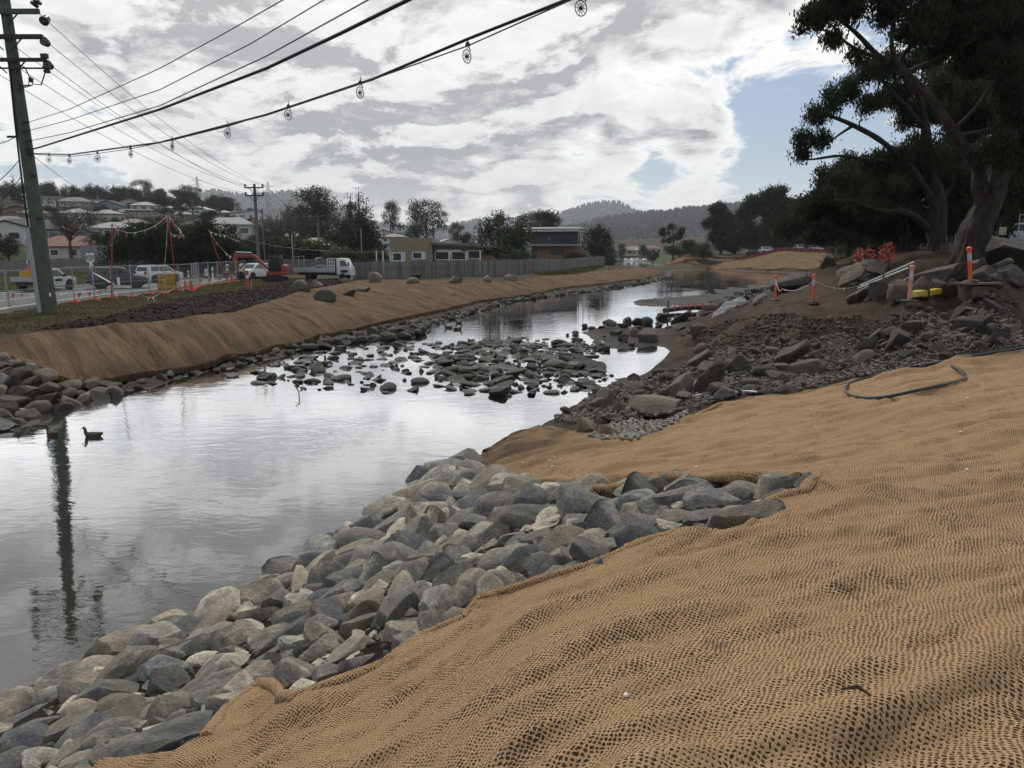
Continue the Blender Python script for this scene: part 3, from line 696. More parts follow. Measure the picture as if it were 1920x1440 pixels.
# ---- stones scattered across the river as a riffle
weir = empty('rock_riffle', tuple(atz(850, 690, 0)), 0, 'band of dark wet stones lying across the shallow river', 'rock riffle')
bpy.context.view_layer.update()
WE = np.array([atz(u, v, 0)[:2] for u, v in [(480, 690), (560, 668), (640, 650), (720, 640), (860, 640), (960, 632), (1080, 640), (1150, 660), (1080, 680), (1150, 705), (1110, 730), (1010, 745), (930, 745), (800, 735), (700, 738), (600, 735), (500, 722), (430, 706)]])
DENSE = np.array([atz(u, v, 0)[:2] for u, v in [(800, 700), (840, 655), (930, 640), (1090, 645), (1140, 655), (1080, 680), (1150, 705), (1100, 730), (1010, 745), (930, 742), (870, 722)]])
def acc(p):
    d = inside(np.array([p]), DENSE)[0]; return g.random() < (.30 if d else .07)
P, R = scatter(WE, 640, lambda p: (.25 if inside(np.array([p]), DENSE)[0] else .21)*g.choice([.4, .6, .85, 1.0, 1.3]), g, .92, 9000, acc)
o_ = np.argsort(-R); P, R = P[o_], R[o_]
for p, r in zip(P[:270], R[:270]):
    dn = inside(np.array([p]), DENSE)[0]
    o = put_stone(p, r*1.1, SET_W, g, None, 'stone', 0, (.32, .6), .2, z=0); o.location.z = o.scale[2]*g.uniform(-.35, .2 if not dn else .5); local(o, weir)
me = join_stones(P[270:], R[270:]*1.1, SM2, g, lambda p, r: -.25*r, 'further_stones'); me.materials.append(m_dark); o = link('further_stones', me); local(o, weir); tag(o, kind='stuff')
P2, R2 = scatter(DENSE, 420, lambda p: .10, g, .7, 12000); me = rubble_mesh(P2, R2, g, seed=80); me.materials.append(m_dark)
o = link('small_stones', me); local(o, weir); tag(o, kind='stuff')

# ---- left bank: stone apron and the line of edging stones
apron = empty('stone_apron', tuple(atz(70, 745, .4)), 0, 'apron of grey stones below the brown mat beside the dark water', 'stone apron')
bpy.context.view_layer.update()
AP = gpoly([(0, 668), (40, 688), (90, 706), (150, 724), (215, 722), (230, 742), (150, 757), (60, 783), (0, 806)]); AP = np.vstack([AP, [AP[-1] + np.array([-5, -4]), AP[0] + np.array([-6, -5])]])
P, R = scatter(AP, 240, lambda p: .25, g, .78, 8000)
for p, r in zip(P, R): o = put_stone(p, r*1.15, SET_A if g.random() < .2 else SET_R, g, None, 'stone', .35, (.5, .85), .4, z=max(H(*p), -.05)); local(o, apron)
edge = empty('edging_stones', tuple(atz(640, 640, 0)), 0, 'long line of small dark stones edging the water below the left mat', 'stone edging')
bpy.context.view_layer.update()
EL = gpoly([(215, 735), (330, 708), (400, 693), (480, 676), (560, 658), (640, 638), (700, 628), (770, 620), (830, 602), (900, 579), (960, 565), (1040, 553), (1100, 547), (1200, 531), (1250, 520)])
seg = np.linalg.norm(np.diff(EL, axis=0), axis=1); cum = np.append(0, np.cumsum(seg)); s = 0.0; cnt = 0
while s < cum[-1] and cnt < 300:
    k = min(np.searchsorted(cum, s, 'right')-1, len(seg)-1); p = EL[k] + (EL[k+1]-EL[k])*(s-cum[k])/seg[k]
    r0 = .12 + .0015*math.hypot(*p)
    for j in range(2 if s > cum[4] else 1):
        p2 = p + g.normal(0, .22+.002*p[1], 2); o = put_stone(p2, r0*g.uniform(.7, 1.25), SET_W if g.random() < .65 else SET_R, g, None, 'stone', .25, (.5, .8), .3, z=max(H(*p2), 0)); local(o, edge); cnt += 1
    s += r0*g.uniform(2.0, 5.0)
KN = gpoly([(560, 660), (650, 632), (740, 615), (800, 605), (790, 630), (720, 640), (640, 648)])
P, R = scatter(KN, 34, lambda p: .27, g, .85, 3000)
for p, r in zip(P, R): o = put_stone(p, r, SET_W, g, None, 'stone', .2, (.5, .8), .3, z=max(H(*p), 0)); local(o, edge)

# ---- boulders set out on the left mat
BL = [(560, 536, 550, 30, 22, 'rough brown'), (607, 561, 570, 40, 24, 'big pointed brown'), (652, 551, 560, 28, 16, 'blocky dark brown'), (680, 546, 552, 24, 11, 'dark split'), (570, 545, 549, 30, 22, 'tall rough brown'),
      (590, 534, 540, 28, 12, 'low dark'), (645, 527, 532, 27, 9, 'flat pale topped'), (702, 528, 533, 23, 20, 'pale grey upright'), (703, 520, 525, 27, 12, 'wide grey'), (773, 530, 534, 24, 12, 'pale tan'), (778, 520, 525, 22, 10, 'small grey'),
      (852, 529, 534, 27, 14, 'tan pointed'), (861, 521, 526, 16, 12, 'upright dark'), (915, 528, 533, 15, 15, 'upright tan'), (959, 521, 526, 24, 11, 'flat-topped tan block-like')]
for i, (u, vc, vb, wpx, hpx, look) in enumerate(BL):
    q = atg(u, vb-1); d = math.hypot(q[0], q[1]); k = d/F_PX*.93
    me = (SET_T if i in (7, 8, 9, 11, 13, 14) else SET_R)[i % 8]
    o = bpy.data.objects.new('boulder', me); COL.objects.link(o); o.scale = (wpx*k*.56, wpx*k*.45, hpx*k*.74); o.rotation_euler = (0, 0, i*1.3)
    o.rotation_euler = (.1*(i % 3 - 1), .08*(i % 2), .3*(i % 5)-.5)
    o.location = (q[0], q[1]+wpx*k*.3, q[2] + hpx*k*.42)
    where = 'mulch edge' if i in (0, 4, 5) else ('paling fence' if i in (8, 10, 12, 14, 13) else 'brown mat')
    tag(o, f'{look} boulder lying on the bank mat near the {where}' if where != 'brown mat' else f'{look} boulder lying out on the brown bank mat', 'boulder', 'boulders set out on the left bank')

# ---- rubble bank on the right
rb = empty('rubble_bank', tuple(atg(1500, 660)), 0, 'slope of loose rocks and earth between the pool and the orange bollards', 'rubble bank')
bpy.context.view_layer.update()
RB = gpoly([(1120, 735), (1180, 712), (1260, 700), (1300, 672), (1330, 660), (1420, 650), (1500, 645), (1600, 630), (1700, 610), (1800, 600), (1910, 590), (1919, 655), (1750, 690), (1600, 712), (1500, 736), (1420, 742), (1300, 770), (1200, 790), (1080, 800), (1040, 790)])
P, R = scatter(RB, 300, lambda p: .13*g.choice([.6, .8, 1.0, 1.0, 1.4, 2.0]), g, 1.0, 9000, lambda p: g.random() < .06)
for p, r in zip(P, R): o = put_stone(p, r*1.1, SET_R, g, None, 'stone', .28, (.5, .85), .4, z=H(*p)+.07); local(o, rb)
P2, R2 = scatter(RB, 5200, lambda p: .055*g.choice([.7, 1, 1.6]), g, .8, 30000); me = rubble_mesh(P2, R2, g, seed=90); me.vertices.foreach_get
Vc = np.empty(len(me.vertices)*3, np.float32); me.vertices.foreach_get('co', Vc); Vc[2::3] += .07; me.vertices.foreach_set('co', Vc); me.materials.append(m_rubble)
o = link('small_stones', me); local(o, rb); tag(o, kind='stuff')
# clods of turned earth
m_clod = M('earth_clods', (.056, .042, .032), .95, var=.35, scale=3, bump=.6)
CB = gpoly([(1295, 650), (1325, 618), (1400, 598), (1440, 592), (1500, 596), (1600, 592), (1700, 588), (1800, 586), (1910, 574), (1919, 640), (1800, 645), (1650, 655), (1500, 668), (1380, 676), (1300, 685)])
P2, R2 = scatter(CB, 5200, lambda p: .06*g.choice([.4, .6, .8, 1, 1.6, 2.4]), g, .75, 30000); me = rubble_mesh(P2, R2, g, seed=95, name='earth_clods')
Vc = np.empty(len(me.vertices)*3, np.float32); me.vertices.foreach_get('co', Vc); Vc[2::3] += .03; me.vertices.foreach_set('co', Vc); me.materials.append(m_clod); o = link('earth_clods', me); local(o, rb); tag(o, kind='stuff')
mp = empty('mulch_heap', (*MULCH.mean(0), H(*MULCH.mean(0))), 0, 'strip of rough brown-black soil along the top of the left mat', 'soil strip'); bpy.context.view_layer.update()
P2, R2 = scatter(MULCH, 2600, lambda p: .055*g.choice([.5, .8, 1, 1.5, 2.2]), g, .7, 20000); me = rubble_mesh(P2, R2, g, seed=97, name='soil_clods'); Vc = np.empty(len(me.vertices)*3, np.float32); me.vertices.foreach_get('co', Vc); Vc[2::3] += .05; me.vertices.foreach_set('co', Vc); me.materials.append(M('dark_soil', (.018, .013, .010), .95, var=.4, scale=2)); o = link('soil_clods', me); local(o, mp); tag(o, kind='stuff')
# mud flats: strewn dark stones
fl = empty('river_cobbles', tuple(atz(1180, 625, .1)), 0, 'dark cobbles strewn on the mud flats between pool and river', 'cobbles')
bpy.context.view_layer.update()
FL = np.array([atz(u, v, .05)[:2] for u, v in [(1060, 628), (1100, 608), (1200, 600), (1290, 585), (1350, 560), (1440, 540), (1430, 565), (1380, 590), (1320, 610), (1300, 640), (1290, 655), (1200, 648), (1100, 652)]])
P, R = scatter(FL, 260, lambda p: .26*g.choice([.4, .6, .8, 1.2]), g, 1.0, 9000, lambda p: g.random() < .1)
for p, r in zip(P, R): o = put_stone(p, r*(.7+p[1]*.008), SET_W if g.random() < .7 else SET_R, g, None, 'stone', .25, (.45, .8), .3, z=max(H(*p), 0)+.02); local(o, fl)
# larger boulders with places of their own: (u, v base, width px, height px, mesh, label)
BR = [(1335, 738, 66, 62, 0, 'tall pointed grey boulder above the pebble beach'), (1283, 742, 62, 42, 1, 'rounded brown boulder leaning on the tall pointed boulder'), (1490, 690, 64, 52, 2, 'large grey boulder with a peaked top on the rubble slope'),
      (1385, 705, 55, 38, 3, 'wide dark boulder between two larger boulders on the rubble slope'), (1315, 690, 50, 34, 4, 'brown boulder at the corner of the blue pool'), (1235, 780, 105, 34, 5, 'large flat pale cracked slab half buried in the pebbles'), (1100, 815, 40, 34, 6, 'square pale block standing at the mat corner'),
      (1140, 825, 44, 32, 7, 'tan boulder beside the square pale block'), (1160, 803, 26, 20, 2, 'small yellowish stone standing on the pebbles'), (1170, 640, 24, 14, 3, 'small brown rounded stone on the flats'), (1215, 640, 42, 18, 1, 'wide brown rounded boulder at the pool head'), (1190, 630, 25, 18, 6, 'tilted brown boulder behind the pool head'),
      (1280, 605, 42, 20, 4, 'pale boulder at the foot of the white sheet'), (1310, 628, 36, 22, 0, 'tan boulder near the white sheet end'), (1828, 628, 60, 36, 1, 'pale rounded boulder on the earth slope below the pallet'), (1816, 600, 46, 22, 5, 'half buried grey boulder just below the pallet'), (1690, 655, 42, 34, 2, 'squarish pale stone on the rubble slope'),
      (1870, 640, 52, 24, 3, 'long grey boulder beside the pale rounded boulder'), (1530, 678, 28, 20, 6, 'small round boulder at the top of the rubble'), (1645, 640, 25, 24, 7, 'dark blocky boulder in the rubble'), (1860, 650, 22, 20, 1, 'small round grey stone low on the slope'),
      (1410, 730, 40, 20, 0, 'pale low boulder at the foot of the rubble'), (1375, 742, 34, 14, 4, 'flat brown boulder at the foot of the tall pointed boulder'),
      (1905, 505, 150, 50, 5, 'huge rounded brown boulder beside the thick tree trunk'), (1770, 538, 96, 36, 3, 'big domed grey boulder behind the yellow beams'), (1850, 528, 52, 26, 1, 'grey boulder under the huge rounded boulder'), (1895, 530, 60, 30, 6, 'rounded grey boulder at the foot of the huge boulder'),
      (1820, 518, 60, 26, 2, 'flat grey boulder behind the leaning bollard'), (1880, 512, 44, 24, 4, 'squarish grey boulder wedged below the huge boulder'), (1920, 505, 50, 30, 0, 'tall grey boulder on the end of the boulder row'), (1490, 540, 75, 26, 3, 'wide weathered grey rock behind the orange bollards'), (1555, 500, 28, 22, 5, 'upright layered rock at the mat end'), (1780, 476, 26, 18, 6, 'pale boulder between two tree trunks')]
for i, (u, vb, wpx, hpx, k_, lb) in enumerate(BR):
    q = atg(u, vb); d = math.hypot(q[0], q[1]); k = d/F_PX*.95
    me = SET_T[2 + (k_*3 + i) % 6] if k_ in (5, 6, 7) and u < 1300 else SET_R[2 + (k_*3 + i) % 8]
    o = bpy.data.objects.new('boulder', me); COL.objects.link(o); o.scale = (wpx*k*.51, wpx*k*.42, hpx*k*.66); o.rotation_euler = (.12*((i % 3)-1), .1*((i*7) % 3-1), .4*((i*5) % 7)/7-.2)
    o.location = (q[0], q[1]+wpx*k*.25, q[2] + hpx*k*.38)
    tag(o, lb, 'boulder', 'boulders on the right bank')
# dressed stones of the low wall behind the yellow beams
wl = empty('stone_wall', tuple(atg(1700, 565)), 0, 'low wall of squared stone blocks behind the pale pink bollard', 'stone wall')
bpy.context.view_layer.update()
for i, (u, vb, wpx, hpx) in enumerate([(1615, 566, 38, 26), (1650, 563, 32, 30), (1690, 560, 42, 30), (1728, 556, 32, 32), (1760, 554, 30, 26), (1790, 556, 34, 28)]):
    q = atg(u, vb+2); k = math.hypot(q[0], q[1])/F_PX; o = bpy.data.objects.new('stone', SET_R[(2, 4, 7, 9, 12, 14)[i]]); COL.objects.link(o)
    o.scale = (wpx*k*.54, wpx*k*.45, hpx*k*.66); o.rotation_euler = (.05, .06*(i % 2), .2*(i % 3)-.2); o.location = (q[0], q[1]+.2, q[2]+hpx*k*.45); local(o, wl)
# layered slabs stacked at the mat end
sb = empty('slab_stack', tuple(atg(1600, 520)), 0, 'stack of thin grey stone slabs leaning on the earth behind the bunting heap', 'slab stack')
bpy.context.view_layer.update()
for i in range(9):
    q = atg(1590 + (i % 5)*14, 535-(i//5)*14 - (i % 5)*5); o = bpy.data.objects.new('slab', SET_R[3+i]); COL.objects.link(o); o.scale = (.75, .45, .11)
    o.rotation_euler = (.15, -.55+.05*i, .5+.06*i); o.location = (q[0], q[1], q[2]+.3); local(o, sb)

# ================================================================ distant hills
def forest_mat(name, col):
    m, t, p, out = new_mat(name); tc = t.node('ShaderNodeTexCoord'); vec = tc.outputs['Object']
    n = t.noise(vec, .012, 6, .65); n2 = t.noise(vec, .06, 4, .7)
    f = t.math('MULTIPLY', t.ss(n, .35, .65, .7, 1.35, False), t.ss(n2, .3, .7, .55, 1.5, False))
    t.l.new(t.vmath('SCALE', col, scale=f), p.inputs['Base Color']); p.inputs['Roughness'].default_value = 1; p.inputs['Specular IOR Level'].default_value = .05
    b = t.node('ShaderNodeBump'); b.inputs['Strength'].default_value = 1; b.inputs['Distance'].default_value = 12
    t.l.new(t.noise(vec, .05, 6, .7), b.inputs['Height']); t.l.new(b.outputs[0], p.inputs['Normal'])
    return m
def ridge(name, prof, Y, depth, col, seed, trees=0, th=14):
    """a ridge whose crest passes behind the given photo points"""
    us = np.array([q[0] for q in prof]); vs = np.array([q[1] for q in prof]); n = 260
    u = np.linspace(us[0], us[-1], n); v = np.interp(u, us, vs)
    top = np.array([aty(a, b, Y) for a, b in zip(u, v)]); rows = 26; V = []
    for j in range(rows+1):
        f = (j/rows)*2 - 1                                  # -1 front foot .. 1 back foot
        yy = Y + f*depth; k = (1-abs(f))**.9 if f < 0 else (1-abs(f))
        z = -2 + (top[:, 2]+2)*k + (1-abs(f))*abs(f)*30*fbm(top[:, 0]*.004, np.full(n, yy)*.004, seed)
        z = z + 5*fbm(top[:, 0]*.02, np.full(n, yy*.02), seed+3)*k
        V.append(np.column_stack([top[:, 0]*(yy/Y), np.full(n, yy), z]))
    V = np.array(V); i = np.arange(V.shape[0]*n).reshape(-1, n)
    Fx = np.stack([i[:-1, :-1], i[:-1, 1:], i[1:, 1:], i[1:, :-1]], -1).reshape(-1, 4)
    o = tag(link(name, np_mesh(name, V.reshape(-1, 3), Fx, True), forest_mat('forest_'+name, col)), kind='structure')
    if trees:                                              # the wooded crest: small tree crowns standing along it
        g = np.random.default_rng(seed); tv, tf = [], []; b = 0
        bv, bf = ICO[1]
        for _ in range(trees):
            k = g.integers(0, n-1); t = g.random(); ju = int(rows*.5*(1-g.random()**1.6)) + g.integers(0, 2); p = V[ju, k]*(1-t) + V[ju, k+1]*t; s = th*g.uniform(.4, 1.1)
            q = bv*np.array([s*.34, s*.34, s*.62])*(1+.5*g.uniform(-.5, .5, size=(len(bv), 1))) + p + np.array([0, 0, s*.45])
            tv.append(q); tf.append(bf+b); b += len(bv)
        link('tree_cover', np_mesh('tree_cover', np.vstack(tv), np.vstack(tf), False), forest_mat('cover_'+name, tuple(x*.9 for x in col)), o)['kind'] = 'stuff'
    return o
ridge('mountain_west', [(150, 420), (340, 372), (400, 358), (460, 368), (540, 360), (590, 375), (640, 398), (700, 418), (800, 432), (900, 445)], 4200, 1300, (.020, .026, .020), 3, 5000, 16)
ridge('mountain_peak', [(780, 445), (850, 422), (900, 414), (960, 412), (1000, 405), (1060, 400), (1100, 386), (1135, 380), (1160, 381), (1195, 398), (1240, 410), (1330, 425), (1500, 440)], 4300, 1100, (.020, .026, .022), 8, 5000, 17)
ridge('mountain_east', [(900, 440), (1000, 436), (1080, 425), (1140, 410), (1200, 402), (1260, 396), (1330, 388), (1400, 383), (1480, 385), (1600, 395), (1900, 400)], 2300, 900, (.020, .025, .017), 14, 9000, 10)
# the air between
hb = MB().box((0, 0, 190), (11200, 11200, 420)).build('haze', None); hb['kind'] = 'stuff'
hm = bpy.data.materials.new('haze_air'); hm.use_nodes = True; ht = NT(hm.node_tree); hm.node_tree.nodes.clear()
pv = ht.node('ShaderNodeVolumePrincipled'); pv.inputs['Color'].default_value = (.88, .93, 1, 1); pv.inputs['Density'].default_value = 1.05e-4
pv.inputs['Anisotropy'].default_value = .3
ho = ht.node('ShaderNodeOutputMaterial'); ht.l.new(pv.outputs[0], ho.inputs['Volume']); hb.data.materials.append(hm)

# ================================================================ foliage
def leaf_mat(name, col, var=.45, trans=.25):
    m, t, p, out = new_mat(name); tc = t.node('ShaderNodeTexCoord'); vec = tc.outputs['Object']
    oi = t.node('ShaderNodeObjectInfo'); geo = t.node('ShaderNodeNewGeometry')
    n = t.noise(vec, .9, 3, .6)
    f = t.math('MULTIPLY', t.ss(n, .3, .7, 1-var, 1+var, False), t.ss(geo.outputs['Random Per Island'], 0, 1, .6, 1.4, False))
    f = t.math('MULTIPLY', f, t.ss(oi.outputs['Random'], 0, 1, .8, 1.2, False))
    t.l.new(t.vmath('SCALE', col, scale=f), p.inputs['Base Color']); p.inputs['Roughness'].default_value = .7; p.inputs['Specular IOR Level'].default_value = .06
    tr = t.node('ShaderNodeBsdfTranslucent'); t.l.new(t.vmath('SCALE', col, scale=t.math('MULTIPLY', f, 1.3)), tr.inputs['Color'])
    mx = t.node('ShaderNodeMixShader'); mx.inputs[0].default_value = trans
    t.l.new(p.outputs[0], mx.inputs[1]); t.l.new(tr.outputs[0], mx.inputs[2]); t.l.new(mx.outputs[0], out.inputs['Surface'])
    return m
m_gum = leaf_mat('gum_leaves', (.030, .036, .019)); m_ever = leaf_mat('evergreen_leaves', (.026, .037, .018)); m_olive = leaf_mat('olive_leaves', (.048, .052, .024)); m_cyp = leaf_mat('cypress_leaves', (.018, .026, .016)); m_twig = M('bare_twigs', (.060, .045, .038), .9, var=.3)
m_bark = M('dark_bark', (.055, .042, .033), .95, var=.4, scale=5, bump=.8)
def leaves(clumps, n, L, Wd, g, droop=.0, shell=.55, grain=6):
    """many small leaf faces spread through the clumps, gathered in little sprays"""
    C = np.array([c[:3] for c in clumps]); Rr = np.array([c[3:6] for c in clumps]); vol = Rr.prod(1)**.72; vol /= vol.sum()
    ns = max(1, n//grain); k = g.choice(len(C), ns, p=vol); d = g.normal(size=(ns, 3)); d /= np.linalg.norm(d, axis=1)[:, None]
    rad = g.random(ns)**shell; S = C[k] + d*rad[:, None]*Rr[k]
    P = np.repeat(S, grain, 0) + g.normal(0, L*.8, size=(ns*grain, 3)); m = len(P)
    ax = g.normal(size=(m, 3)); ax[:, 2] -= droop*2.2; ax /= np.linalg.norm(ax, axis=1)[:, None]
    b = np.cross(ax, g.normal(size=(m, 3))); b /= np.linalg.norm(b, axis=1)[:, None]
    l = (L*g.uniform(.6, 1.35, m))[:, None]; w = (Wd*g.uniform(.7, 1.3, m))[:, None]
    V = np.stack([P-ax*l/2, P+b*w/2, P+ax*l/2, P-b*w/2], 1).reshape(-1, 3)
    return V, np.arange(m*4).reshape(-1, 4)
def limb(mb, a, b, r0, r1, g, bend=.12, n=5, sides=6):
    a, b = np.array(a, float), np.array(b, float); L = np.linalg.norm(b-a); off = g.normal(0, bend*L, 3); pts = []; rs = []
    for i in range(n+1):
        t = i/n; pts.append(a + (b-a)*t + off*sin(pi*t) + (g.normal(0, .015*L, 3) if 0 < i < n else 0)); rs.append(r0+(r1-r0)*t**.8)
    mb.tube(pts, rs, sides); return pts
def tree_meshes(kind, seed, h=10.0, w=6.0):
    """trunk mesh and crown mesh of one tree, base at the origin"""
    g = np.random.default_rng(seed); mb = MB(); cl = []
    if kind == 'gum':
        t0 = h*.32; top = np.array([g.normal(0, .06*h), g.normal(0, .06*h), h*.7])
        pts = limb(mb, (0, 0, -.3), top, h*.035, h*.012, g, .06, 6)
        for i in range(9):
            a = g.uniform(0, 2*pi); rr_ = w*.5*g.uniform(.35, .95); z = h*g.uniform(.42, .95); c = np.array([cos(a)*rr_, sin(a)*rr_, z]); s = w*g.uniform(.15, .26)
            s0 = pts[g.integers(2, 6)]; limb(mb, s0, c, h*.012, h*.004, g, .12, 4, 5); cl.append((*c, s, s, s*.68))
        cl.append((top[0], top[1], h*.88, w*.26, w*.26, h*.10)); n, L, Wd, dr = 5200, .30, .13, .5
    elif kind == 'round':
        limb(mb, (0, 0, -.3), (0, 0, h*.6), h*.04, h*.015, g, .03, 4)
        for i in range(16):
            d = g.normal(size=3); d /= np.linalg.norm(d); c = np.array([0, 0, h*.56]) + d*np.array([w*.30, w*.30, h*.26]); s = w*g.uniform(.18, .27); cl.append((*c, s, s, s*.85)); limb(mb, (0, 0, h*.3), c, h*.012, h*.004, g, .1, 3, 5)
        n, L, Wd, dr = 5200, .32, .18, 0
    elif kind == 'cone':
        limb(mb, (0, 0, -.3), (0, 0, h*.95), h*.03, h*.004, g, .01, 4)
        for i in range(14):
            t = i/13; z = h*(.08+.88*t); s = w*.5*(1-t*.93)
            for k in range(max(1, int(5*(1-t)))):
                a = g.uniform(0, 2*pi); cl.append((cos(a)*s*.5, sin(a)*s*.5, z, s*.6+.1, s*.6+.1, h*.055))
        n, L, Wd, dr = 4600, .34, .14, .3
    elif kind == 'poplar':
        limb(mb, (0, 0, -.3), (0, 0, h*.98), h*.02, h*.003, g, .01, 4)
        for i in range(40):
            z = h*g.uniform(.1, .9); a = g.uniform(0, 2*pi); limb(mb, (0, 0, z), (cos(a)*w*.4*(1-z/h), sin(a)*w*.4*(1-z/h), z+h*.16), h*.004, h*.001, g, .05, 3, 4)
        cl.append((0, 0, h*.5, w*.3, w*.3, h*.45)); n, L, Wd, dr = 900, .22, .1, 0
    elif kind == 'bare':
        limb(mb, (0, 0, -.3), (0, 0, h*.4), h*.03, h*.018, g, .03, 4)
        for i in range(12):
            a = g.uniform(0, 2*pi); c = np.array([cos(a)*w*.4*g.uniform(.4, 1), sin(a)*w*.4*g.uniform(.4, 1), h*g.uniform(.6, .95)]); pp = limb(mb, (0, 0, h*.36), c, h*.012, h*.004, g, .1, 4, 5)
            for k in range(7): e = c + g.normal(0, w*.16, 3); limb(mb, pp[g.integers(1, 5)], e, h*.005, h*.0015, g, .1, 3, 4)
        n = 0
    else:                                                     # bush
        for i in range(10):
            a = g.uniform(0, 2*pi); rr_ = w*.32*g.random(); s = w*g.uniform(.16, .28); cl.append((cos(a)*rr_, sin(a)*rr_, h*g.uniform(.3, .68), s, s, h*.3)); limb(mb, (0, 0, -.1), cl[-1][:3], .06, .02, g, .1, 3, 5)
        n, L, Wd, dr = 3600, .26, .14, 0
    tm = MB(); tm.v, tm.f = mb.v, mb.f; t_me = bpy.data.meshes.new('trunk'); t_me.from_pydata(mb.v, [], mb.f); t_me.polygons.foreach_set('use_smooth', np.ones(len(t_me.polygons), bool)); t_me.update()
    if n == 0: return t_me, None
    V, Fx = leaves(cl, n, L, Wd, g, dr); return t_me, np_mesh('crown', V, Fx)
TREES = {}
for kd, hh, ww, cnt, mt in (('gum', 10, 8, 5, m_gum), ('round', 8, 7.5, 4, m_ever), ('cone', 10, 4.5, 2, m_cyp), ('poplar', 12, 2.2, 1, m_twig), ('bare', 8, 7, 3, m_twig), ('bush', 3, 4, 3, m_olive)):
    TREES[kd] = []
    for i in range(cnt):
        a, b = tree_meshes(kd, 11*i + hash(kd[0]) % 1 + len(kd)*37, hh, ww); a.materials.append(m_twig if kd in ('bare', 'poplar') else m_bark)
        if b is not None: b.materials.append(mt)
        TREES[kd].append((a, b, hh, ww))
WORDS = {'gum': 'open-crowned gum tree', 'round': 'dense rounded evergreen tree', 'cone': 'dark conical conifer', 'poplar': 'slender bare poplar', 'bare': 'leafless brown winter tree', 'bush': 'leafy olive-green shrub'}
def plant(kind, x, y, h, w, where, group, i=0, rz=None, z=None):
    t = TREES[kind][i % len(TREES[kind])]; root = empty('tree' if kind != 'bush' else 'shrub', (x, y, H(x, y) if z is None else z), (i*1.7) % 6.28 if rz is None else rz, f'{WORDS[kind]} {where}', 'tree' if kind != 'bush' else 'shrub', group)
    s = h/t[2]; k = w/t[3]; root.scale = (k, k, s)
    link('trunk', t[0], None, root)
    if t[1] is not None: link('crown', t[1], None, root)
    return root

